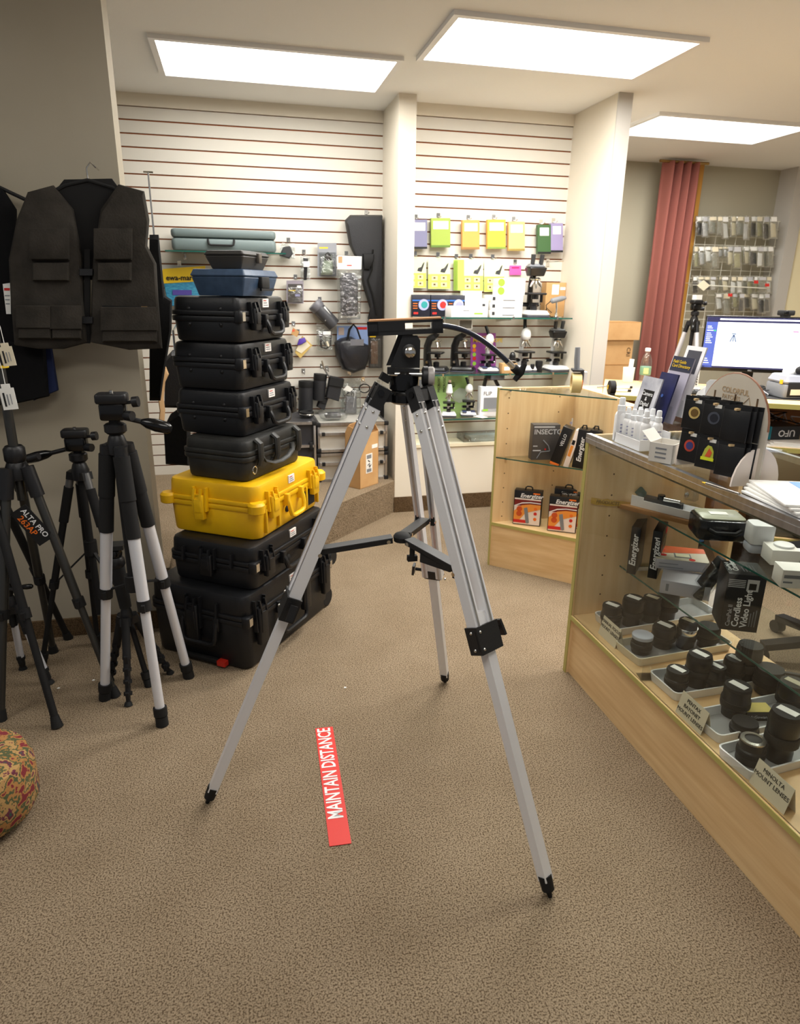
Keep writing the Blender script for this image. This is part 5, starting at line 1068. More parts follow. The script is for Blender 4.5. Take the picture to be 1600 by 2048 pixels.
# cordless video light carton
vb = cbox('tall black cordless video light carton at the front of the lower shelf', 1438, 1258, ZL, .115, .12, .20, M('carton black semi', (26,24,24), .4), R(-26))
lettering('CamPak II', .019, LGREY, vb, (.022,-.0014,.015), (0,0,1), (-1,0,0)); lettering('Cordless', .029, WHITE, vb, (.044,-.0014,.015), (0,0,1), (-1,0,0), bold=.0005); lettering('Video Light', .029, WHITE, vb, (.070,-.0014,.015), (0,0,1), (-1,0,0), bold=.0005)
patch(vb, .06, .145, .095, .185, -.0002, LGREY, 'photo_panel'); g = G(); g.box((.066,-.0016,.15), (.088,-.001,.172), EBLK); g.o('lamp_silhouette', vb)
for q in range(5): patch(vb, .004, .155+q*.006, .055, .1575+q*.006, -.0002, LGREY, 'stripe')
for q in range(6): patch(vb, .085+(q%3)*.008, .02, .088+(q%3)*.008, .05+.006*q, -.0002, GREY, 'text_bar')
lettering('CamPak II', .017, WHITE, vb, (.012,.03,.2006), (0,1,0), (-1,0,0), name='top_lettering'); lettering('Cordless', .026, WHITE, vb, (.03,.03,.2006), (0,1,0), (-1,0,0), bold=.0004, name='top_lettering')
for q in range(5): g = G(); g.box((.052+q*.009,.03,.2), (.055+q*.009,.09,.2006), GREY); g.o('top_text_bar', vb)
# on the upper shelf: black case in bag, plastic box, white cartons
bc = thing('padded_case', 'black padded case wrapped in glossy clear plastic on the upper shelf', 'case', C(1395,1082,ZU), R(-20)); 
g = G(); g.rbox((0,0,0), (.165,.14,.075), M('black glossy wrap', (26,26,28), .18, bump=.6, bscale=25), .02, ch=.012); g.o('case_body', bc); g = G(); g.rbox((.01,.01,.074), (.155,.13,.08), M('pale film', (168,170,150), .25), .015, ch=.002); g.o('lid_film', bc); g = G(); g.box((.05,.06,.08), (.11,.09,.0812), PAPER); g.o('label', bc)
g = G(); g.tube([(.03,-.004,.045),(.05,-.014,.036),(.115,-.014,.036),(.135,-.004,.045)], .007, BLACKM, n=8); g.o('handle', bc)
px1 = thing('plastic_tub', 'frosted white plastic tub beside the black wrapped case', 'tub', C(1498,1108,ZU), R(-20)); FROST = M('frosted plastic', (224,226,228), .45); g = G(); g.rbox((0,0,0), (.07,.07,.03), M('frosted grey base', (170,174,184), .4), .012); g.o('base', px1); g = G(); g.rbox((-.002,-.002,.03), (.072,.072,.10), FROST, .014); g.o('cover', px1); g = G(); g.box((.0725,.02,.045), (.0735,.055,.065), CREAMP); g.o('label', px1)
b = cbox('white carton with round lid print on the upper shelf', 1540, 1130, ZU, .085, .08, .05, WB, R(-20)); g = G(); g.lathe([(.03,.05),(.03,.056),(.026,.058)], WHITE, o=(.05,.045,0), n=18); g.o('round_lid', b)
b = cbox('long white carton at the right edge of the upper shelf', 1560, 1175, ZU, .12, .07, .055, WB, R(-22)); patch(b, .005, .03, .05, .04, -.0002, GREY, 'text_bar'); patch(b, .005, .015, .03, .02, -.0002, GREY, 'text_bar')
b = cbox('flat white carton behind the long white carton', 1580, 1130, ZU, .13, .08, .03, WB, R(-22)); patch(b, .02, .01, .08, .016, -.0002, LGREY, 'text_bar')
# trays with lenses on the deck
TRW = M('tray white', (232,232,230), .35); TRC = M('tray cream', (222,214,190), .4)
def tray(label, c0, c1, wdt, m, h=.032):
    """tray whose near long side runs from c0 to c1 (deck points), wdt away from the camera side"""
    d = c1 - c0; L = d.length; t = thing('display_tray', label, 'tray', (c0.x, c0.y, DK+.001), math.atan2(d.y, d.x))
    g = G(); th = .005
    outer = rrect(0, L, 0, wdt, .018, 3); inner = rrect(th, L-th, th, wdt-th, .015, 3)
    f = .006
    o0 = [(x, y, 0) for x, y in rrect(f, L-f, f, wdt-f, .014, 3)]; o1 = [(x, y, h) for x, y in outer]; i1 = [(x, y, h) for x, y in inner]; i0 = [(x, y, .004) for x, y in rrect(f+th, L-f-th, f+th, wdt-f-th, .012, 3)]
    g.loft([o0, o1, i1, i0], m); g.o('tray_body', t); gi = G(); gi.prism(rrect(f+th, L-f-th, f+th, wdt-f-th, .012, 3), .0042, .0055, M('tray grey liner', (150,150,150), .5)); gi.o('liner', t); return t
LBLK = M('lens barrel black', (24,24,25), .35); LRUB = M('lens ribbed rubber', (20,20,20), .7)
def lens(label, px, py, r, h, kind='plain', tagm=PAPER, ta=20, z=None, lean=0):
    z = DK + .007 if z is None else z
    p = C(px, py, z); t = thing('camera_lens', label, 'lens', (p.x, p.y, z), R(ta))
    pr = {'plain': [(r*.86,0),(r*.9,.004),(r*.9,h*.25),(r,h*.30),(r,h*.62),(r*.93,h*.66),(r*.93,h*.92),(r*.85,h)],
          'wide':  [(r*.8,0),(r*.82,h*.3),(r,h*.42),(r,h*.9),(r*.9,h)],
          'tall':  [(r*.8,0),(r*.82,h*.2),(r*.76,h*.3),(r*.86,h*.55),(r,h*.62),(r,h*.9),(r*.9,h)],
          'flat':  [(r*.9,0),(r,.006),(r,h*.55),(r*.93,h*.62),(r*.93,h*.9),(r*.8,h)],
          'mount': [(r*.9,0),(r,.004),(r,h*.6),(r*.9,h*.66),(r*.9,h*.96),(r*.84,h)]}[kind]
    g = G(); g.lathe(pr, LBLK, n=22); g.o('barrel', t)
    g = G(); rr_ = max(q[0] for q in pr); g.lathe([(rr_*1.01,h*.36),(rr_*1.03,h*.37),(rr_*1.03,h*.55),(rr_*1.01,h*.56)], LRUB, n=22); g.o('grip_ring', t)
    g = G(); g.lathe([(r*.92,h*.93),(r*.95,h*.95),(r*.9,h+.004),(.003,h+.005)] if kind != 'mount' else [(r*.88,h*.97),(r*.88,h+.003),(r*.6,h+.004),(r*.55,h*.9),(.003,h*.88)], BLACKM if kind != 'mount' else M('chrome mount', (170,168,160), .25, .9), n=22); g.o('cap', t)
    if tagm: G().box((-r*.28,-r*.62,h+.005), (r*.3,r*.62,h+.0062), tagm).o('price_label', t)
    return t
t1_ = tray('white lens tray furthest back in the showcase', C(1232,1275,DK), C(1440,1240,DK), .16, TRW)
for k, a in enumerate(((1220,1250,.040,.085,'plain','black lens with blank white label, leftmost in the furthest tray'), (1261,1248,.042,.112,'tall','tall black lens second from the left in the furthest tray'), (1299,1240,.038,.098,'plain','black lens third from the left in the furthest tray'), (1331,1236,.042,.115,'wide','wide black lens furthest right in the furthest tray'))):
    lens(a[5], a[0], a[1], a[2], a[3], a[4], PAPER if k < 2 else (CREAMP if k == 2 else None), 30)
t2_ = tray('cream lens tray second from the back of the showcase', C(1276,1336,DK), C(1466,1302,DK), .15, TRC)
bl_ = lens('black lens with pale blue cap, in the cream tray', 1281,1303,.038,.062,'plain',CREAMP,20); g = G(); g.lathe([(.037,.0),(.038,.004),(.038,.012),(.036,.014)], M('pale blue cap', (190,196,208), .4), o=(0,0,.058), n=22); g.o('pale_cap', bl_)
lens('wide black lens in the middle of the cream tray', 1324,1291,.043,.083,'wide',PAPER,25)
sl = lens('black lens with silver aperture ring in the cream tray', 1369,1293,.036,.105,'plain',CREAMP,25); g = G(); g.lathe([(.037,.058),(.0385,.06),(.0385,.08),(.037,.082)], CHROME, n=22); g.o('silver_ring', sl)
lens('shadowed black lens at the right end of the cream tray', 1412,1291,.042,.08,'wide',None)
t3_ = tray('white lens tray third from the back of the showcase', C(1349,1406,DK), C(1560,1372,DK), .15, TRW)
for a in ((1350,1378,.038,.072,'plain','black lens with white label, left end of the third tray'), (1391,1368,.041,.112,'tall','tall black lens second in the third tray'), (1425,1375,.034,.08,'plain','slim black lens in the middle of the third tray'), (1463,1362,.036,.085,'wide','black lens with white label behind the small tripod card')):
    lens(a[5], a[0], a[1], a[2], a[3], a[4], PAPER, 20)
lens('tall grey topped lens at the back of the third tray', 1488,1361,.042,.135,'tall',None)
t4_ = tray('white lens tray fourth from the back, behind the tent card', C(1436,1492,DK), C(1640,1448,DK), .135, TRW)
lens('tall black lens with white label standing in the fourth tray', 1466,1427,.043,.098,'plain',PAPER,18)
lens('low flat black lens lying in the fourth tray', 1486,1467,.040,.04,'flat',None)
yb_ = thing('film_box', 'small black and yellow film box in the fourth tray', 'box', (C(1490,1446,DK).x, C(1490,1446,DK).y, DK+.007), R(-12)); G().box((0,0,0), (.085,.05,.032), EBLK).o('carton', yb_); g = G(); g.box((0,0,.032), (.085,.05,.033), M('dull yellow', (196,178,80), .5)); g.o('yellow_top', yb_); lettering('McGowan', .014, LGREY, yb_, (.008,-.001,.014))
t5_ = tray('white lens tray nearest the camera in the showcase', C(1500,1568,DK), C(1700,1512,DK), .13, TRW)
lens('upturned black lens showing its chrome mount in the nearest tray', 1498,1521,.038,.07,'mount',None)
lens('very tall black lens with chrome band in the nearest tray', 1555,1515,.044,.15,'tall',PAPER,20)
lens('dark lens with dull lid at the right edge of the showcase', 1576,1421,.043,.10,'wide',CREAMP,20)
lens('wide dark lens beside the red topped card', 1532,1383,.046,.085,'wide',None)
rc = thing('red_topped_pack', 'black pack with red corner standing among the lenses', 'package', C(1528,1378,DK+.007), R(-35)); g = G(); g.box((0,0,0), (.10,.012,.075), EBLK); g.o('pack', rc); g = G(); g.box((-.002,-.001,.062), (.014,.013,.077), RED); g.o('red_corner', rc)
# tent cards
def tent(label, px, py, txt, w=.125, h=.075, z=DK, lines=True):
    p = C(px, py, z); t = thing('tent_card', label, 'sign', (max(p.x, CX+.013), p.y, z+.0005), R(-90))
    g = G(); g.loft([[Vector((0,0,0)),Vector((w,0,0)),Vector((w,.018,h)),Vector((0,.018,h))],[Vector((0,.0012,0)),Vector((w,.0012,0)),Vector((w,.0192,h)),Vector((0,.0192,h))]], CREAMP); g.o('front_leaf', t)
    g = G(); g.loft([[Vector((0,.036,0)),Vector((w,.036,0)),Vector((w,.0185,h)),Vector((0,.0185,h))],[Vector((0,.0372,0)),Vector((w,.0372,0)),Vector((w,.0195,h)),Vector((0,.0195,h))]], CREAMP); g.o('rear_leaf', t)
    for k, ln_ in enumerate(txt): lettering(ln_, .017, INK, t, (w/2,.018*(.78-.26*k)-.0008,h*(.78-.26*k)), (1,0,0), (0,.018,h), align='CENTER')
    return t
tent('cream tent card in front of the furthest lens tray', 1196, 1266, ['MANUAL FOCUS', 'MOUNT LENSES'])
tent('cream tent card lettered about bayonet mount lenses, middle of the showcase', 1345, 1424, ['PENTAX', 'BAYONET', 'MOUNT LENSES'])
tent('cream tent card at the lower edge of the showcase view', 1494, 1565, ['MINOLTA', 'MOUNT LENSES'])
# acrylic strip stand lying on the deck
ac = thing('acrylic_stand', 'small clear acrylic sign holder lying empty between the trays', 'sign holder', C(1282,1362,DK), R(-12)); g = G(); g.box((0,0,0), (.12,.05,.003), ACRYL); g.o('foot_plate', ac); g = G(); g.box((0,.0,.003), (.12,.003,.06), ACRYL); g.o('upright', ac)

# ================================================================ THINGS ON THE SHOWCASE TOP
TZ_ = CT + .005
def spray(label, px, py, z, s=1.0, grp=None, txt=True):
    p = C(px, py, z); t = thing('spray_bottle', label, 'bottle', (p.x, p.y, z), R(random.uniform(-20,20)), grp); k = s
    g = G(); g.lathe([(.015*k,0),(.017*k,.003),(.017*k,.075*k),(.014*k,.083*k),(.009*k,.088*k)], WHITE, n=16); b = g.o('bottle', t)
    g = G(); g.lathe([(.011*k,.088*k),(.012*k,.092*k),(.0115*k,.104*k),(.009*k,.106*k),(.0085*k,.124*k),(.007*k,.127*k)], M('frosted cap', (236,238,240), .3), n=14); g.o('cap', t)
    if txt:
        g = G()
        for q in range(4): g = G(); g.box((-.008*k,-.0178*k,.02*k+q*.012), (.006*k,-.0168*k,.0225*k+q*.012), M('label violet', (130,130,170), .6)); g.o('label_line', b)
    return t
spray('white spray bottle standing alone at the end of the showcase', 1236, 881, TZ_, 1.22)
# dispenser tray with bottles
tq0, tq1 = C(1252,886,TZ_), C(1300,905,TZ_)
ds = thing('lens_cleaner_tray', 'white cardboard dispenser with tall back holding spray bottles', 'display stand', (CX+.02, tq1.y+.02, TZ_), 0)
lx = lambda px, py: C(px, py, TZ_) - ds.location
# footprint along the glass, local x = away from the aisle, local y = along the counter
G().box((0,0,0), (.115,.16,.004), WHITE).o('tray_floor', ds); G().box((0,0,.004), (.115,.003,.038), WHITE).o('tray_front', ds); G().box((0,.003,.004), (.003,.16,.034), WHITE).o('tray_side', ds); G().box((.112,.003,.004), (.115,.16,.06), WHITE).o('tray_side', ds)
g = G(); g.box((.0,.157,.004), (.115,.16,.11), WHITE); g.o('tray_back', ds)
lettering('TION', .02, M('logo violet', (60,64,140), .5), ds, (.055,-.001,.018), (1,0,0), (0,0,1), bold=.0005)
k = 0
names_ = ['front left white spray bottle in the cardboard dispenser', 'front right white spray bottle in the cardboard dispenser', 'second row left spray bottle in the cardboard dispenser', 'second row right spray bottle in the cardboard dispenser', 'third row left spray bottle in the cardboard dispenser', 'third row right spray bottle in the cardboard dispenser', 'rearmost left spray bottle in the cardboard dispenser', 'rearmost right spray bottle in the cardboard dispenser']
for j in range(4):
    for i in range(2):
        x_, y_ = ds.location.x + .030 + i*.046, ds.location.y + .025 + j*.037
        t = spray(names_[k], 1300, 900, TZ_+.005, 1.0 if j < 2 else .95); t.location = (x_, y_, TZ_+.005); k += 1
# tiered acrylic brochure holder facing the aisle
hd = thing('brochure_holder', 'clear acrylic tiered brochure holder on the far end of the showcase', 'holder', (1.355, 2.115, TZ_))
G().box((0,-.085,0), (.20,.085,.003), ACRYL).o('base', hd)
def brochure(label, X, Yc, zb, zt, w, m, prints=(), lean=14):
    t = thing('brochure', label, 'brochure', (X, Yc, zb), rot=(R(-lean), 0, R(-90))); h = (zt-zb)/math.cos(R(lean)); G().box((-w/2,0,0), (w/2,.005,h), m).o('cover', t)
    for (x0, z0, x1, z1, mm) in prints: G().box((x0,-.0008,z0*h), (x1,0,z1*h), mm).o('cover_print', t)
    ax = X - 1.355
    if zb > TZ_ + .01: G().box((ax,-.07,.003), (ax+.05,.07,zb-TZ_), ACRYL).o('tier_step', hd)
    G().box((ax-.006,-.07,max(.003,zb-TZ_-.03)), (ax-.003,.07,zb-TZ_+.06), ACRYL).o('front_lip', hd)
    return t, h
MARB = M('marbled grey paper', (206,206,212), .6, var=(150,152,164), vscale=14)
b, h_ = brochure('grey marbled leaflet with black title block in the acrylic holder', 1.368, 2.135, TZ_+.0035, 1.25, .115, MARB, ((-.03,.42,.035,.80,EBLK),)); lettering('Camera\n&\nDigital', .02, WHITE, b, (0,-.0014,h_*.66), align='CENTER')
b, h_ = brochure('dark blue starry leaflet behind the marbled one', 1.415, 2.10, 1.075, 1.268, .10, M('night blue', (34,40,92), .4, var=(24,28,66), vscale=18)); G().lathe([(.006,0),(.006,.001)], M('star blue', (90,130,220), .4), o=(0,-.001,h_*.6), axis=(0,-1,0), n=10).o('star', b)
b, h_ = brochure('navy and yellow titled guide booklet in the acrylic holder', 1.455, 2.10, 1.10, 1.322, .115, M('booklet lilac', (176,172,190), .5), ((-.0575,.78,.0575,1.0,NAVY),)); lettering('Field Guide\nCard Directory', .016, YELLOWP, b, (-.05,-.0014,h_*.89))
b, h_ = brochure('white framed photo print leaning behind the booklets', 1.495, 2.10, 1.12, 1.358, .105, M('frame white', (236,234,236), .4), ((-.036,.62,.036,.94,M('photo dark', (70,70,80), .3)),))
# white carton stack of display boxes
wb2 = thing('display_carton', 'white cardboard counter display with high notched back', 'display stand', (C(1352,888,TZ_).x+.10, C(1352,888,TZ_).y-.03, TZ_), R(-38))
G().box((-.07,0,0), (.09,.10,.075), M('board white', (240,240,240), .6)).o('tray_body', wb2)
g = G().at(frame((0,.10,0), (1,0,0), (0,0,1))); g.prism([(-.07,0),(.09,0),(.09,.14),(.075,.165),(.05,.175),(.045,.19),(-.02,.20),(-.055,.17),(-.07,.13)], 0, .003, M('board white', (240,240,240), .6)); g.o('back_board', wb2)
g = G().at(frame((0,.06,0), (1,0,0), (0,0,1))); g.prism([(-.03,.05),(.045,.05),(.045,.21),(.035,.22),(-.02,.22),(-.03,.21)], 0, .002, M('frosted sheet', (226,228,230), .4)); fs_ = g.o('frosted_card', wb2); G().box((-.012,.0565,.195), (.03,.058,.201), DGREY).o('slot', fs_)
G().box((.05,-.001,.015), (.09,0,.035), M('emerald', (40,160,110), .5)).o('green_strip', wb2); G().box((-.01,-.001,.055), (.04,0,.058), NAVY).o('title_bar', wb2)
# open white carton
oc = thing('open_carton', 'open white carton with pen scribble at the showcase front edge', 'box', (C(1342,930,TZ_).x, C(1342,930,TZ_).y, TZ_), R(33))
w_, d_, h_ = .085, .075, .062
for a, b in (((0,0,0),(w_,.002,h_)), ((0,d_-.002,0),(w_,d_,h_)), ((0,0,0),(.002,d_,h_)), ((w_-.002,0,0),(w_,d_,h_)), ((0,0,0),(w_,d_,.002))): G().box(a, b, M('carton grey white', (218,214,206), .7)).o('side', oc)
g = G(); g.tube([(.05,-.0015,.045),(.04,-.0015,.035),(.055,-.0015,.03),(.042,-.0015,.02)], .0012, NAVY, n=5); g.o('pen_scribble', oc)
for q in range(3): g = G(); g.box((-.001,.02,.015+q*.014), (0,.055,.02+q*.014), GREY); g.o('text_bar', oc)
g = G(); g.loft([[Vector((0,d_,h_)),Vector((w_,d_,h_)),Vector((w_,d_+.03,h_+.03)),Vector((0,d_+.03,h_+.03))],[Vector((0,d_+.001,h_)),Vector((w_,d_+.001,h_)),Vector((w_,d_+.031,h_+.03)),Vector((0,d_+.031,h_+.03))]], M('carton grey white', (218,214,206), .7)); g.o('flap', oc)
# ---- arched patch display
PLY = M('pale plywood', (206,198,184), .55, var=(196,187,172), vscale=6); PLYE = M('burnt plywood edge', (150,104,80), .6)
pa, pb_ = C(1392,930,TZ_), C(1528,968,TZ_)
PDR = R(-90)
pd = thing('patch_display', 'arched pale plywood rack with pegs for embroidered patches', 'display rack', (1.385, 1.665, TZ_), PDR)
wB, hB = .142, .293
arch = [(-wB,.0),(wB,.0),(wB,hB-.14)] + [(wB*math.cos(R(a)), hB-.14 + .14*math.sin(R(a))) for a in range(10, 180, 10)] + [(-wB,hB-.14)]
g = G().at(frame((0,0,0), (1,0,0), (0,0,1))); g.prism(arch, -.003, .003, PLY); g.o('back_board', pd)
ring = [(x, 0, z) for x, z in arch[2:]]; g = G(); g.tube(ring, .0032, PLYE, n=6); g.o('burnt_edge', pd)
for x in (-.125, .125):
    foot = [(0.095*math.cos(R(a)), .10*math.sin(R(a))) for a in range(0, 181, 15)]; g = G().at(frame((x,-.0,0), (0,1,0), (0,0,1))); g.prism([(p_[0]*(.8), p_[1]*1.05) for p_ in foot], -.003, .003, M('pale foot', (234,222,212), .55)); g.o('side_foot', pd)
lettering('COLORFUL', .022, M('burnt letters', (176,150,116), .7), pd, (-.06,-.0036,hB-.05), bold=.0003); lettering('PATCHES', .018, M('burnt letters', (176,150,116), .7), pd, (-.055,-.0036,hB-.07)); g = G(); g.tube([(.035,-.0035,hB-.08),(.055,-.0035,hB-.06),(.065,-.0035,hB-.085)], .0012, M('burnt letters', (176,150,116), .7), n=5); g.o('engraved_mark', pd)
for z in (.205, .105):
    for x in (-.088, 0, .088): g = G(); g.box((x-.004,-.07,z), (x+.004,.002,z+.006), M('peg wood', (206,176,130), .6)); g.box((x-.003,-.004,z-.012), (x+.003,-.003,z+.03), M('peg slot', (90,66,40), .8)); g.o('peg', pd)
BAGB = M('patch bag black', (20,20,22), .35)
rot16 = Matrix.Rotation(PDR, 4, 'Z'); rnd = random.Random(5)
def patch_bag(label, x, z, y, art, w=.074, h=.098, tilt=0):
    o = pd.matrix_world
    base = pd.location + (rot16 @ Vector((x, y, z - h)))
    t = thing('patch_pack', label, 'patch', base, rot=(R(tilt), 0, PDR + R(22) + rnd.uniform(-.08,.08)))
    g = G(); g.rbox((-w/2,-.0025,0), (w/2,.0025,h-.012), BAGB, .004, ch=.001); g.box((-w/2,-.0008,h-.012), (w/2,.0008,h), BAGB); b = g.o('pouch', t)
    if art:
        kind, m1, m2 = art
        if kind == 'disc':
            g = G(); g.lathe([(.018,0),(.018,.001)], m1, o=(0,-.0026,h*.5), axis=(0,-1,0), n=18); d = g.o('embroidered_disc', t); g = G(); g.lathe([(.012,.001),(.012,.002)], m2, o=(.001,-.0026,h*.5), axis=(0,-1,0), n=14); g.o('emblem', d)
        else:
            g = G().at(frame((0,-.0026,0), (1,0,0), (0,0,1))); g.prism([(-.018,h*.32),(.018,h*.32),(.016,h*.55),(.008,h*.68),(-.004,h*.7),(-.012,h*.58)], 0, .0012, m2); d = g.o('embroidered_arch', t); g = G(); g.box((-.02,-.0045,h*.25), (.02,-.0026,h*.34), M('neon yellow', (220,226,40), .5)); g.o('yellow_bar', d); g = G().at(frame((0,-.004,0), (1,0,0), (0,0,1))); g.prism([(-.008,h*.36),(.008,h*.36),(.012,h*.5),(.002,h*.62)], 0, .0008, m1); g.o('bird_shape', d)
        g = G(); g.box((-.002,-.004,h-.02), (.018,-.0028,h-.010), PAPER); g.o('price_sticker', t)
    return t
DK1 = M('emblem slate', (70,74,86), .5)
arts = {(0,0): ('disc', M('emblem gold', (206,180,110), .4), M('emblem brown', (110,84,40), .5)), (0,1): ('disc', DK1, M('emblem dark', (28,30,40), .4)), (1,0): ('disc', M('emblem red', (190,70,50), .5), M('emblem blue', (60,60,120), .5)), (1,1): ('arch', M('emblem ember', (220,90,50), .5), M('emblem olive', (190,196,70), .5)), (0,2): None, (1,2): None}
ord_ = ['front', 'second', 'third', 'fourth', 'rear']
for r_, z in enumerate((.205, .105)):
    for c_, x in enumerate((-.088, 0, .088)):
        for k in range(4 if c_ < 2 else 3):
            lab = '%s patch pack on the %s %s peg of the arched rack' % (ord_[k] if k < 3 else 'rear', ('upper', 'lower')[r_], ('left', 'middle', 'right')[c_])
            patch_bag(lab, x + .004*k, z + .012, -.064 + k*.017, arts[(r_, c_)] if k == 0 else None, tilt=-4 + k)
# paper pads at the right edge
pp = C(1470,985,TZ_)
for k in range(4):
    t = thing('paper_pad', ['white paper pad at the bottom of the pile on the showcase', 'white paper pad second in the pile on the showcase', 'white catalogue third in the pile on the showcase', 'topmost catalogue with blue and orange cover on the showcase pile'][k], 'paper', (max(pp.x,CX+.02) + .012*k, pp.y - .03 + .01*k, TZ_ + k*.0065), R(-4 - 5*k))
    G().rbox((0,-.20,0), (.29,.03,.006), PAPER, .003, ch=.001).o('pages', t)
    if k == 3:
        G().box((.10,-.09,.006), (.28,.02,.0068), M('sky print', (96,150,220), .5)).o('blue_print', t); G().box((.08,-.12,.006), (.28,-.09,.0069), M('sand print', (222,196,160), .6)).o('sand_print', t); G().box((.14,-.06,.0068), (.24,-.02,.0075), M('coral print', (226,170,130), .6)).o('orange_print', t)
pn = thing('pen', 'silver pen lying beside the paper pile', 'pen', (pp.x - .012, pp.y - .03, TZ_ + .005), R(100)); g = G(); g.cyl((0,0,0), (.11,0,0), .0045, CHROME, n=10); g.o('barrel', pn); g = G(); g.cyl((.11,0,0), (.125,0,0), .004, YELLOWP, .001, n=10); g.o('tip', pn)

# ================================================================ DESK WITH COMPUTER
DZ = 1.0
d0, d1 = P(1243,805,Z=DZ), P(1600,809,Z=DZ); ddir = Vector((d1.x-d0.x, d1.y-d0.y, 0)).normalized()
dl = P(1169,776,Z=DZ); an = math.atan2(ddir.y, ddir.x)
fo = P(1526,806,Z=DZ)
# front edge runs through fo along ddir2; measured slope of the olive edge
e2 = P(1600,810,Z=DZ); dd = (e2 - fo); dd.z = 0; dd.normalize(); an = math.atan2(dd.y, dd.x)
org = fo - dd*.80
dk_ = thing('desk', 'maple computer desk with olive edge behind the showcase', 'desk', (org.x, org.y, 0), an)
DL, DD = 2.0, .72
G().box((0,0,DZ-.025), (DL,DD,DZ), WOODH).o('desktop', dk_); G().box((0,-.003,DZ-.025), (DL,0,DZ), OLIVE).o('front_edge', dk_)
lv = P(1600,907,Z=.70); G().box((.78,.02,.745), (DL,.5,.77), WOODH).o('shelf', dk_); G().box((.78,.017,.745), (DL,.02,.77), OLIVE).o('shelf_edge', dk_)
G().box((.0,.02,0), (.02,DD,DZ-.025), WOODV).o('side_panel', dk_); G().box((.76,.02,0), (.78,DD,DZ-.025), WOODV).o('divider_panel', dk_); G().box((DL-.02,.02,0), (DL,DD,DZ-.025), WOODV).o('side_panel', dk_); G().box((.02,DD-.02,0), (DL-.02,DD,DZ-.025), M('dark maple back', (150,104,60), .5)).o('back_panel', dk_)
G().box((.78,.02,.25), (DL,.5,.272), WOODH).o('lower_shelf', dk_); G().box((.78,.017,.25), (DL,.02,.272), OLIVE).o('lower_shelf_edge', dk_)
iv = dk_.matrix_basis.inverted() if False else (Matrix.Translation((org.x,org.y,0)) @ Matrix.Rotation(an,4,'Z')).inverted()
def D(px, py, z): return P(px, py, Z=z)
def onD(name, label, cat, px, py, z=DZ, rz=None): p = D(px, py, z); return thing(name, label, cat, (p.x, p.y, z+.0005), an if rz is None else rz)
# side return on the left that carries tape and ruler
sr = thing('side_counter', 'narrow maple counter return behind the corner unit', 'counter', (0,0,0))
pts = [P(1169,776,Z=DZ), P(1243,805,Z=DZ)]
ex = [(UX+UA+.004, UY+.02), (UX+UA+.004, 3.0), (org.x + dd.y*.02, org.y - .012)]
G().prism([(UX+UA+.006, 2.97), (org.x-.008, 2.97), (org.x-.008, org.y-.01), (org.x+.2, 3.725), (UX+UA+.006, 3.725)], DZ-.03, DZ, WOODH).o('top', sr)
G().box((UX+UA+.01, 2.975, 0), (UX+UA+.09, 2.995, DZ-.03), WOODV).o('front_panel', sr)
# monitor
mp = P(1500,760,Z=DZ)
my = 0
tl_, tr_, bl2 = (1408,626), (1596,640), (1396,738)
mpos = thing('monitor', 'wide flat computer monitor showing a bright shop website', 'monitor', (0,0,0)); 
mdir = Vector((1, .0, 0))
c0 = P(1396,740,Y=3.62); 
MW, MH = .56, .318
Mrot = an; mpos.location = (c0.x + dd.x*MW/2, c0.y + dd.y*MW/2, DZ+.0005); mpos.rotation_euler = (0,0,Mrot)
zb = c0.z - DZ
g = G(); g.rbox((-MW/2,-.014,zb), (MW/2,.014,zb+MH), BLACKG, .006, ch=.003); g.o('bezel', mpos)
SCR = M('screen white', (238,243,255), .3, emit=.95); SCN = M('screen navy', (70,86,160), .3, emit=.55); SCD = M('screen dark bar', (44,44,76), .3, emit=.35)
x0, x1, z0, z1 = -MW/2+.008, MW/2-.008, zb+.02, zb+MH-.008
pn_ = G().box((x0,-.0155,z0), (x1,-.014,z1), SCR).o('screen', mpos)
G().box((x0,-.0165,z0), (x0+.062,-.0155,z1-.028), SCN).o('side_menu', pn_); G().box((x0,-.0165,z1-.028), (x1,-.0155,z1), SCD).o('browser_bar', pn_); G().box((x0+.07,-.0172,z1-.016), (x1-.02,-.0165,z1-.008), SCR).o('address_field', pn_); G().box((x0,-.0165,z0), (x1,-.0155,z0+.01), SCD).o('task_bar', pn_)
for q, zz in enumerate((.255,.245,.232,.216,.205,.194,.183,.172,.161,.07,.058,.045)): G().box((x0+.008,-.0172,zb+zz), (x0+.03+.006*(q%3),-.0165,zb+zz+.0035), SCR).o('menu_line', pn_)
G().box((x0+.046,-.0172,zb+.230), (x0+.056,-.0165,zb+.236), M('screen green', (60,200,110), .3, emit=.5)).o('menu_badge', pn_)
th = G().box((-.14,-.0165,zb+.17), (-.09,-.0155,zb+.225), M('thumb pale blue', (196,214,236), .3, emit=.6)).o('thumbnail', pn_)
for a, b in (((-.117,-.01),(-.132,-.05)), ((-.115,-.01),(-.10,-.05)), ((-.116,-.01),(-.116,-.048)), ((-.128,-.004),(-.104,-.006))): G().beam((a[0],-.0168,zb+.222+a[1]), (b[0],-.0168,zb+.222+b[1]), .004, .0006, M('thumb dark', (50,70,110), .4, emit=.12), side=(1,0,0)).o('thumbnail_line', th)
for q in range(4): G().box((.06,-.0162,zb+.20-.03*q), (.2,-.0155,zb+.2012-.03*q), M('screen pale line', (206,212,226), .3, emit=.7)).o('page_line', pn_)
G().box((-.2,-.0165,zb+.26), (-.16,-.0155,zb+.264), M('screen grey text', (160,168,190), .3, emit=.5)).o('page_title', pn_); G().box((.19,-.0165,zb+.235), (.22,-.0155,zb+.24), M('screen magenta', (200,70,130), .3, emit=.5)).o('page_button', pn_)
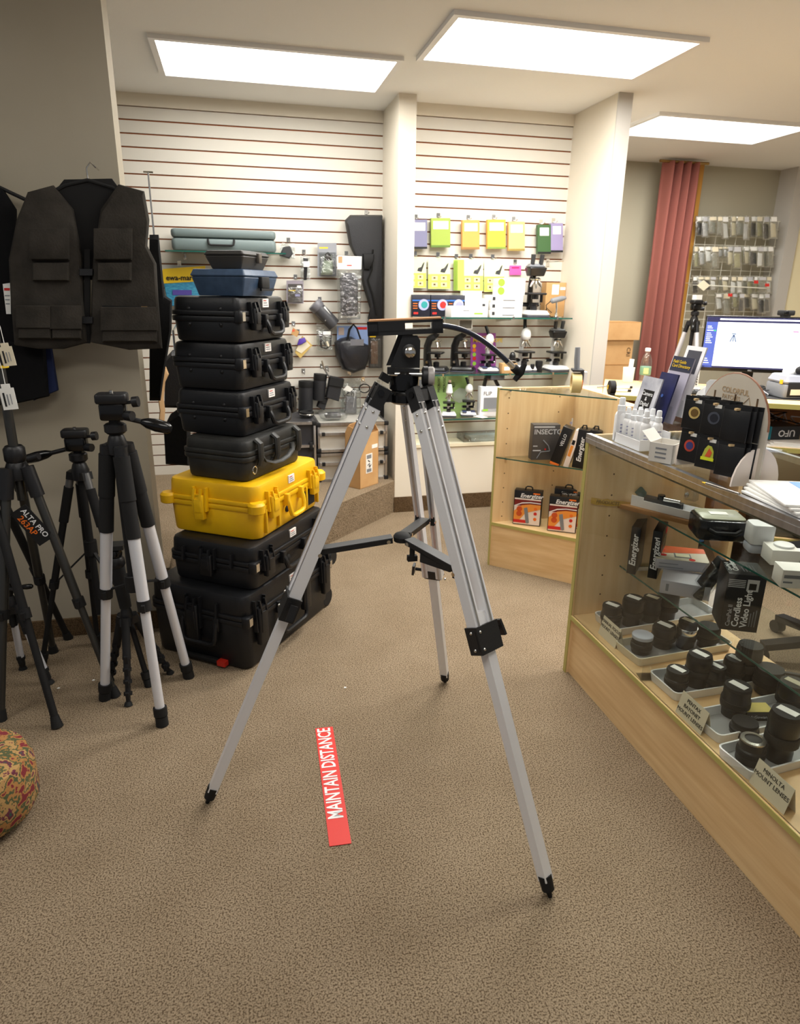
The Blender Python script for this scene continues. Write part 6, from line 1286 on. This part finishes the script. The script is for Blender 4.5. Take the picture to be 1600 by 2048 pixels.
g = G(); g.box((-.03,.014,zb+.06), (.03,.03,zb+.16), BLACKM); g.beam((0,.03,zb+.12), (0,.05,.01), .06, .02, BLACKM, side=(1,0,0)); g.o('stand_neck', mpos); g = G(); g.rbox((-.11,-.06,0), (.11,.10,.012), BLACKM, .02, ch=.003); g.o('stand_foot', mpos)
lettering('DELL', .010, LGREY, mpos, (0,-.0148,zb+.010), align='CENTER')
wc = thing('webcam', 'black webcam clipped on the monitor top', 'webcam', mpos.location + dd*.14 + Vector((0,0,zb+MH)), an); g = G(); g.rbox((-.045,-.015,.008), (.045,.015,.036), BLACKM, .01); g.o('body', wc); g = G(); g.lathe([(.012,0),(.012,.004),(.008,.006)], BLACKG, o=(0,-.015,.022), axis=(0,-1,0), n=14); g.o('lens', wc); g = G(); g.rbox((-.025,-.012,.0005), (.025,.028,.009), BLACKM, .004); g.o('clip', wc)
# label printer
lpz = thing('label_printer', 'grey desktop label printer with yellow dot and paper roll', 'printer', (2.83, 3.05, DZ+.0045), R(-10))
g = G(); g.rbox((0,0,0), (.21,.185,.075), GREY, .015); g.o('base', lpz); g = G(); g.rbox((0,0,.076), (.21,.185,.12), M('printer lid grey', (150,154,166), .4), .02, tt=.01); l_ = g.o('lid', lpz); g = G(); g.rbox((.015,-.004,.01), (.195,.004,.085), BLACKM, .004); g.o('front_panel', lpz); g = G(); g.box((-.002,.03,.074), (.002,.055,.096), M('yellow dot', (246,186,30), .4)); g.o('yellow_dot', lpz); g = G(); g.cyl((.05,.1,.13), (.16,.1,.13), .03, PAPER, n=20); g.o('paper_roll', lpz); g = G(); g.box((.03,-.006,.02), (.09,-.004,.05), CREAMP); g.o('label', lpz)
hp = thing('headphones', 'black headphone band lying on the label printer', 'headphones', lpz.location + Vector((.16,.03,.145))); g = G(); g.tube([(-.06+.0,0,0),(-.05,0,.05),(0,.02,.075),(.05,.03,.05),(.06,.03,0)], .008, BLACKM, n=8); g.o('band', hp); g = G(); g.sphere((-.06,0,.0), .022, BLACKM); g.o('ear_cup', hp)
# keyboard and mat
kb_ = onD('keyboard', 'black keyboard on the desk in front of the monitor', 'keyboard', 1388, 790, rz=an); G().rbox((-.06,0,0), (.30,.12,.014), BLACKM, .006, ch=.002).o('tray', kb_)
for r_ in range(4):
    for c_ in range(12): G().box((-.052+c_*.029,.012+r_*.026,.014), (-.028+c_*.029,.034+r_*.026,.019), DGREY).o('key', kb_)
mt_ = onD('desk_mat', 'dark grey desk mat under the label printer', 'mat', 1520, 800, rz=an); G().box((-.1,.05,0), (.75,.32,.003), DGREY).o('mat', mt_); mt_.location.z = DZ + .0003
# desk clutter left
tg = thing('tape_gun', 'grey packing tape dispenser with clear tape roll on the corner unit', 'tape dispenser', (P(1150,786,Z=UT).x, P(1150,786,Z=UT).y, UT), R(-20))
g = G(); ring_o = rings(24, 0, .052, .052); ring_i = rings(24, 0, .052, .038)
g.loft([[(-.024,x,z) for x,z in ring_o], [(.024,x,z) for x,z in ring_o], [(.024,x,z) for x,z in ring_i], [(-.024,x,z) for x,z in ring_i], [(-.024,x,z) for x,z in ring_o]], M('clear tape', (214,196,140), .25), False, False); g.o('tape_roll', tg)
g = G(); g.cyl((.0,0,.052), (.03,0,.052), .036, M('hub orange', (230,120,40), .45), n=18); g.o('hub', tg); g = G(); g.box((.025,-.03,.06), (.032,.05,.12), DGREY); g.rbox((-.025,-.03,.11), (.032,.05,.122), DGREY, .004); fr_ = g.o('frame', tg); g = G(); g.tube([(0,.01,.12),(-.004,.01,.17),(-.006,.012,.23)], [.014,.015,.013], GREY, n=10); g.o('grip', tg); g = G(); g.box((.032,-.02,.05), (.05,.02,.11), WHITE); g.o('side_guard', tg)
tm = onD('tape_measure', 'black and yellow tape measure on the desk corner', 'tape measure', 1222, 789, rz=R(-30)); g = G(); g.lathe([(.03,-.018),(.038,-.015),(.038,.015),(.03,.018)], BLACKM, o=(0,0,.038), axis=(1,.3,0), n=22); g.o('case', tm); g = G(); g.box((-.022,-.018,.03), (-.018,.004,.05), YELLOWP); g.o('emblem', tm); g = G(); g.box((-.005,-.04,0), (.02,-.01,.01), BLACKM); g.o('mouth', tm)
for k, (px_, py_, lab, m_) in enumerate(((1240,784,'white marker lying beside the tape measure', WHITE), (1246,778,'second white marker beside the tape measure', WHITE), (1205,776,'grey pen lying left of the tape measure', GREY))):
    t = onD('marker', lab, 'pen', px_, py_, rz=R(-15+20*k)); g = G(); g.cyl((-.05,0,.008), (.04,0,.008), .008 if k < 2 else .004, m_, n=10); g.o('barrel', t); g = G(); g.cyl((.04,0,.008), (.06,0,.008), .0075 if k < 2 else .0035, BLACKM, n=10); g.o('cap', t)
wbx = onD('white_cup', 'white plastic cup with rolled paper on the desk', 'cup', 1255, 764); g = G(); g.lathe([(.03,0),(.032,.003),(.036,.09),(.033,.09),(.03,.006),(.002,.005)], WHITE, n=20); g.o('cup', wbx); g = G(); g.cyl((.005,0,.02), (.012,.004,.14), .014, PAPER, n=12); g.o('paper_roll', wbx)
wtb = onD('water_bottle', 'clear plastic water bottle with white cap and green label', 'bottle', 1288, 764); PET = glass_mat('pet plastic', (.92,.95,.96), .10, .08)
g = G(); g.lathe([(.028,0),(.033,.004),(.033,.10),(.032,.13),(.022,.165),(.013,.178),(.013,.19)], PET, n=22); g.o('bottle', wtb); g = G(); g.lathe([(.0335,.045),(.034,.046),(.034,.095),(.0335,.096)], M('label sage', (110,146,120), .5), n=22); l_ = g.o('label', wtb); g = G(); g.box((-.012,-.0352,.055), (.016,-.0338,.088), M('label sun', (230,210,130), .5)); g.o('label_picture', l_); g = G(); g.lathe([(.016,.188),(.017,.19),(.017,.206),(.015,.208)], WHITE, n=16); g.o('cap', wtb)
scs = onD('scissors', 'orange handled scissors standing in the clear acrylic holder', 'scissors', 1380, 772)
for s in (-1,1): g = G(); g.tube([(s*.016+.014*math.cos(k*.7), 0, .15+.034*math.sin(k*.7)) for k in range(10)], .0055, M('scissor orange', (240,120,40), .4), n=6); g.o('handle_loop', scs)
g = G(); g.beam((.0,0,.0), (.006,0,.125), .012, .003, CHROME); g.o('blade', scs); 
cp = onD('cordless_phone', 'silver cordless phone with keypad standing on the desk', 'phone', 1386, 780); g = G(); g.rbox((-.022,-.012,.012), (.022,.012,.12), M('phone silver', (214,212,210), .35), .008); ph = g.o('handset', cp); g = G(); g.rbox((-.035,-.03,0), (.035,.03,.014), LGREY, .01); g.o('cradle', cp)
for r_ in range(4):
    for c_ in range(3): G().box((-.014+c_*.011,-.0135,.03+r_*.014), (-.007+c_*.011,-.012,.038+r_*.014), DGREY).o('button', ph)
cbk = onD('cable_bundle', 'tangled black cables behind the arched rack on the desk', 'cable', 1512, 792)
for k in range(6): g = G(); rn = random.Random(20+k); g.tube([(rn.uniform(-.1,.06), rn.uniform(-.02,.07), rn.uniform(.006,.05)) for _ in range(6)], .0035, [BLACKM, DGREY, LGREY][k%3], n=5); g.o('cable', cbk)
# on the shelf under the desktop
def SH(name, label, cat, x, y, z, rz=0): t = thing(name, label, cat, (Matrix.Translation((org.x,org.y,0)) @ Matrix.Rotation(an,4,'Z')) @ Vector((x,y,z)), an+rz); return t
u0 = iv @ P(1534,880,Z=.78); 
for k in range(3): t = SH('paper_stack', ['lowest white paper sheaf on the desk shelf', 'middle white paper sheaf on the desk shelf', 'top white paper sheaf on the desk shelf'][k], 'paper', u0.x-.02+.015*k, .03, .7705+k*.008, R(3*k)); G().box((0,0,0), (.32,.26,.007), PAPER).o('pages', t)
ub = SH('product_box', 'teal and black carton with upside-down white letters on the desk shelf', 'box', u0.x+.0, .09, .7705+.0245, R(25)); G().box((0,0,0), (.17,.16,.07), M('carton off black', (40,42,46), .4)).o('carton', ub); G().box((-.001,0,0), (0,.16,.07), M('carton teal', (40,128,150), .4)).o('teal_side', ub); lettering('UFO', .05, WHITE, ub, (.14,-.0012,.035), (-1,0,0), (0,0,-1), bold=.0008)
ew = SH('electronic_device', 'grey black electronic device on the lower desk shelf', 'device', u0.x-.02, .04, .2725); G().rbox((0,0,0), (.30,.22,.13), M('device grey', (92,92,88), .45), .02).o('body', ew); G().rbox((.11,.02,.13), (.19,.10,.19), BLACKM, .01).o('knob', ew); G().rbox((.2,-.03,.02), (.3,0,.09), BLACKM, .01).o('front_block', ew)
cb2 = SH('cable_bundle', 'loose white and black cables on the desk shelf', 'cable', u0.x-.03, .3, .7705)
for k in range(4): g = G(); rn = random.Random(40+k); g.tube([(rn.uniform(0,.3), rn.uniform(0,.1), rn.uniform(.005,.16)) for _ in range(6)], .004, [BLACKM, LGREY][k%2], n=5); g.o('cable', cb2)
# office chair behind the showcase
ch = thing('office_chair', 'black office chair base seen through the showcase glass', 'chair', (2.45, 2.1, 0))
for k in range(5):
    a = R(72*k+20); g = G(); g.beam((0,0,.12), (.30*math.cos(a),.30*math.sin(a),.075), .05, .03, BLACKM, side=(-math.sin(a),math.cos(a),0)); lg_ = g.o('leg', ch); g = G(); g.cyl((.30*math.cos(a)-.02,.30*math.sin(a),.03), (.30*math.cos(a)+.02,.30*math.sin(a),.03), .03, BLACKM, n=12); g.o('caster', lg_)
g = G(); g.cyl((0,0,.12), (0,0,.42), .03, BLACKM, n=12); g.o('column', ch); g = G(); g.rbox((-.24,-.24,.42), (.24,.24,.50), BCLOTH, .06); g.o('seat', ch); g = G(); g.rbox((.22,-.2,.54), (.28,.2,.92), BCLOTH, .03); g.beam((.2,0,.45), (.25,0,.6), .06, .015, BLACKM, side=(0,1,0)); g.o('backrest', ch)

# ================================================================ REAR ROOM
# cardboard boxes behind the niche wall
k1, k2 = P(1203,700,Y=5.3), P(1263,700,Y=5.3)
ztop1, ztop2 = P(1240,680,Y=5.3).z, P(1240,645,Y=5.3).z
bb = thing('cardboard_box', 'tall plain cardboard carton standing behind the niche wall', 'box', ((k1.x+k2.x)/2+.02, 5.45, 0)); hw = (k2.x-k1.x)/2; G().box((-hw,-.15,0), (hw-.01,.15,ztop1), CARD).o('carton', bb); G().box((-hw,-.1515,ztop1*.82), (hw-.01,-.15,ztop1*.825), CARDIN).o('seam', bb); lettering('CRI', .05, M('carton ink', (60,44,30), .8), bb, (hw-.05,-.1515,ztop1-.06), (0,0,-1), (1,0,0))
b_ = thing('cardboard_box', 'low cardboard carton on top of the tall plain carton', 'box', ((k1.x+k2.x)/2+.03, 5.45, ztop1+.001)); G().box((-hw-.01,-.17,0), (hw+.02,.17,ztop2-ztop1), CARD).o('carton', b_); G().box((-hw-.01,-.17,ztop2-ztop1), (hw+.02,.0,ztop2-ztop1+.004), CARDIN).o('flap', b_)
# curtain
CUR = M('terracotta curtain', (148,88,79), .9, bump=.3, bscale=120)
c0, c1 = P(1300,600,Y=5.85), P(1366,600,Y=5.85); cu = thing('curtain', 'terracotta pleated curtain beside the amber post', 'curtain', ((c0.x+c1.x)/2, 5.85, 0)); W_ = c1.x - c0.x
front = []; back = []
for i in range(61):
    u_ = i/60; y = .05*math.cos(u_*math.pi*2*4.2); front.append((u_, y))
g = G(); rows = []
for z in (.02, .6, 1.2, 1.8, 2.4, CEIL-.03):
    sp = 1 + .12*(1 - z/CEIL); rows.append([((u_-.5)*W_*sp, y*(1+.2*math.sin(z*3)), z) for u_, y in front])
g.loft(rows, CUR, False, False, closed=False); g.loft([[(x, y+.012, z) for x, y, z in r_] for r_ in rows], CUR, False, False, closed=False); g.o('cloth', cu); g = G(); g.cyl((-W_*.7,0,CEIL-.03), (W_*.7,0,CEIL-.03), .012, M('rod brass', (160,130,80), .4, .8), n=10); g.o('rod', cu)
# wire grid with bagged accessories
YG = 5.95
gx0, gx1 = P(1382,560,Y=YG).x, PIERX - .02; gz0, gz1 = P(1470,655,Y=YG).z, 2.2
gp = thing('wire_grid', 'white wire grid panel on the rear wall carrying accessory bags', 'wire grid', ((gx0+gx1)/2, YG+.02, gz0)); WW = M('wire white', (222,220,206), .5)
n_ = 0
z = 0
while z < gz1-gz0: G().cyl((gx0-gp.location.x,0,z), (gx1-gp.location.x,0,z), .003, WW, n=6).o('wire', gp); z += .075
x = gx0 - gp.location.x
while x < gx1-gp.location.x: G().cyl((x,.005,0), (x,.005,gz1-gz0), .003, WW, n=6).o('wire', gp); x += .11
BAGM = glass_mat('poly bag', (.94,.95,.92), .24, .3, .8)
cont = [DGREY, WHITE, CREAMP, M('bag grey', (150,150,140), .5), M('bag khaki', (170,166,130), .6), BLACKM, LGREY]
rb = random.Random(11)
cnames = {0:'dark grey', 1:'white', 2:'cream', 3:'mid grey', 4:'khaki', 5:'black', 6:'light grey'}
ORD = ['first','second','third','fourth','fifth','sixth','seventh','eighth','ninth','tenth','eleventh','twelfth','thirteenth','fourteenth']
rows_ = [(500, 14, 'top', 492, 1388, 1548, 40), (560, 13, 'middle', 552, 1384, 1544, 34), (606, 8, 'lowest', 586, 1432, 1540, 38), (440, 12, 'uppermost', 432, 1390, 1552, 44)]
for yb, n, rn, yh, xa, xb, hpx in rows_:
    for k in range(n):
        px_ = xa + (xb-xa)*(k+.5)/n + rb.uniform(-3,3); ci = rb.randrange(7) ; hh = hpx*rb.uniform(.8,1.15); ww = rb.uniform(12,20)
        y_ = YG - .03 - (k % 4)*.034
        if (rn == 'top' and k in (4,5)) : hh *= .6
        h = Hang('accessory_bag', '%s accessory bag from the left in the %s row of the wire grid' % (ORD[k], rn), 'package', y_, px_, yh+hh)
        g = h.g(); g.pillow(h.poly((px_-ww/2, yh+hh),(px_+ww/2, yh+hh),(px_+ww/2-1, yh),(px_-ww/2+1, yh)), .014, BAGM, .9); g.o('poly_bag', h.o)
        g = h.g(.003); dx = rb.uniform(-2,2); g.pillow(h.poly((px_-ww*.3+dx, yh+hh-2),(px_+ww*.3+dx, yh+hh-3),(px_+ww*.25, yh+hh*.35),(px_-ww*.32, yh+hh*.3)), .008, cont[ci], .8); g.o('contents', h.o)
        g = h.g(.015); g.prism(h.rect(px_-ww*.35, yh+2, px_+ww*.35, yh+hh*.25), 0, .001, rb.choice([PAPER, CREAMP, LGREY, PAPER, CREAMP])); g.o('header', h.o)
        q = h.q(px_, yh+1); wv = h.p + Vector((q[0], 0, q[1])) - gp.location; g = G(); g.tube([(wv.x, 0, wv.z+.006), (wv.x, wv.y-.014, wv.z+.002)], .0022, WW, n=5); g.o('peg', gp)
for px_, py_ in ((1512,564),(1534,570),(1460,590)):
    h = Hang('red_tag', ['red tagged accessory card left of the pier', 'red tagged accessory card next to the pier', 'red tagged accessory card low on the wire grid'][[1512,1534,1460].index(px_)], 'tag', YG-.18, px_, py_+6); g = h.g(); g.prism(h.rect(px_-4,py_-3,px_+4,py_+3), 0, .004, RED); g.o('tag', h.o); q = h.q(px_, py_-2); g = G(); g.tube([(q[0], .2, q[1]+.004), (q[0], -.005, q[1])], .0022, WW, n=5); g.o('peg', h.o)
h = Hang('paper_note', 'tilted cream paper note hanging on the wire grid', 'note', YG-.2, 1407, 582); g = h.g(); g.prism(h.poly((1407,582),(1394,571),(1407,560),(1420,571)), 0, .001, CREAMP); g.o('sheet', h.o); q = h.q(1401, 566); g = G(); g.tube([(q[0], .22, q[1]), (q[0], -.005, q[1])], .002, WW, n=5); g.o('peg', h.o)
h = Hang('display_rail', 'long white display rail across the lower wire grid', 'rail', YG-.16, 1480, 573); a_, b2_ = h.q(1402,570), h.q(1538,577); g = G(); g.tube([(a_[0],0,a_[1]), (b2_[0],0,b2_[1])], .005, WW, n=6); g.o('rod', h.o)
for q_ in (a_, b2_): g = G(); g.tube([(q_[0],0,q_[1]), (q_[0],.18,q_[1])], .004, WW, n=5); g.o('arm', h.o)
# tripod behind the monitor
fy = 4.75
hbp = P(1388,640,Y=fy); bx_ = hbp.x
rt, ro, rh = stand('silver tripod with black head and white plate standing behind the desk', (hbp.x, fy, hbp.z), [Vector((bx_-.26,fy+.2,0)), Vector((bx_+.3,fy+.16,0)), Vector((bx_+.02,fy-.30,0))], [(.0,.06,1.2,BLACK),(.06,.5,1.2,SILV),(.5,.95,.95,SILV)], r=.014, clamps=(.5,), col_bot=-.5)
panhead(rt, rh + Vector((0,0,.03)), Vector((-.3,-.4,-1)), .16, .02, 1.2)
g = G(); g.box((rh.x-.025,rh.y-.025,rh.z+.15), (rh.x+.025,rh.y+.025,rh.z+.185), PAPER); g.o('white_plate', rt)

for k, (px_, py_) in enumerate(((117,1377),(187,1361),(690,1376))):
    q = F_(px_, py_); t = thing('paper_scrap', ['tiny white paper scrap on the carpet among the tripod feet', 'tiny white paper scrap on the carpet left of the silver tripod foot', 'tiny white paper scrap on the carpet left of the rear tripod foot'][k], 'paper', (q.x, q.y, .001)); G().prism([(-.005,-.003),(.004,-.004),(.006,.002),(-.002,.005)], 0, .002, PAPER).o('scrap', t)
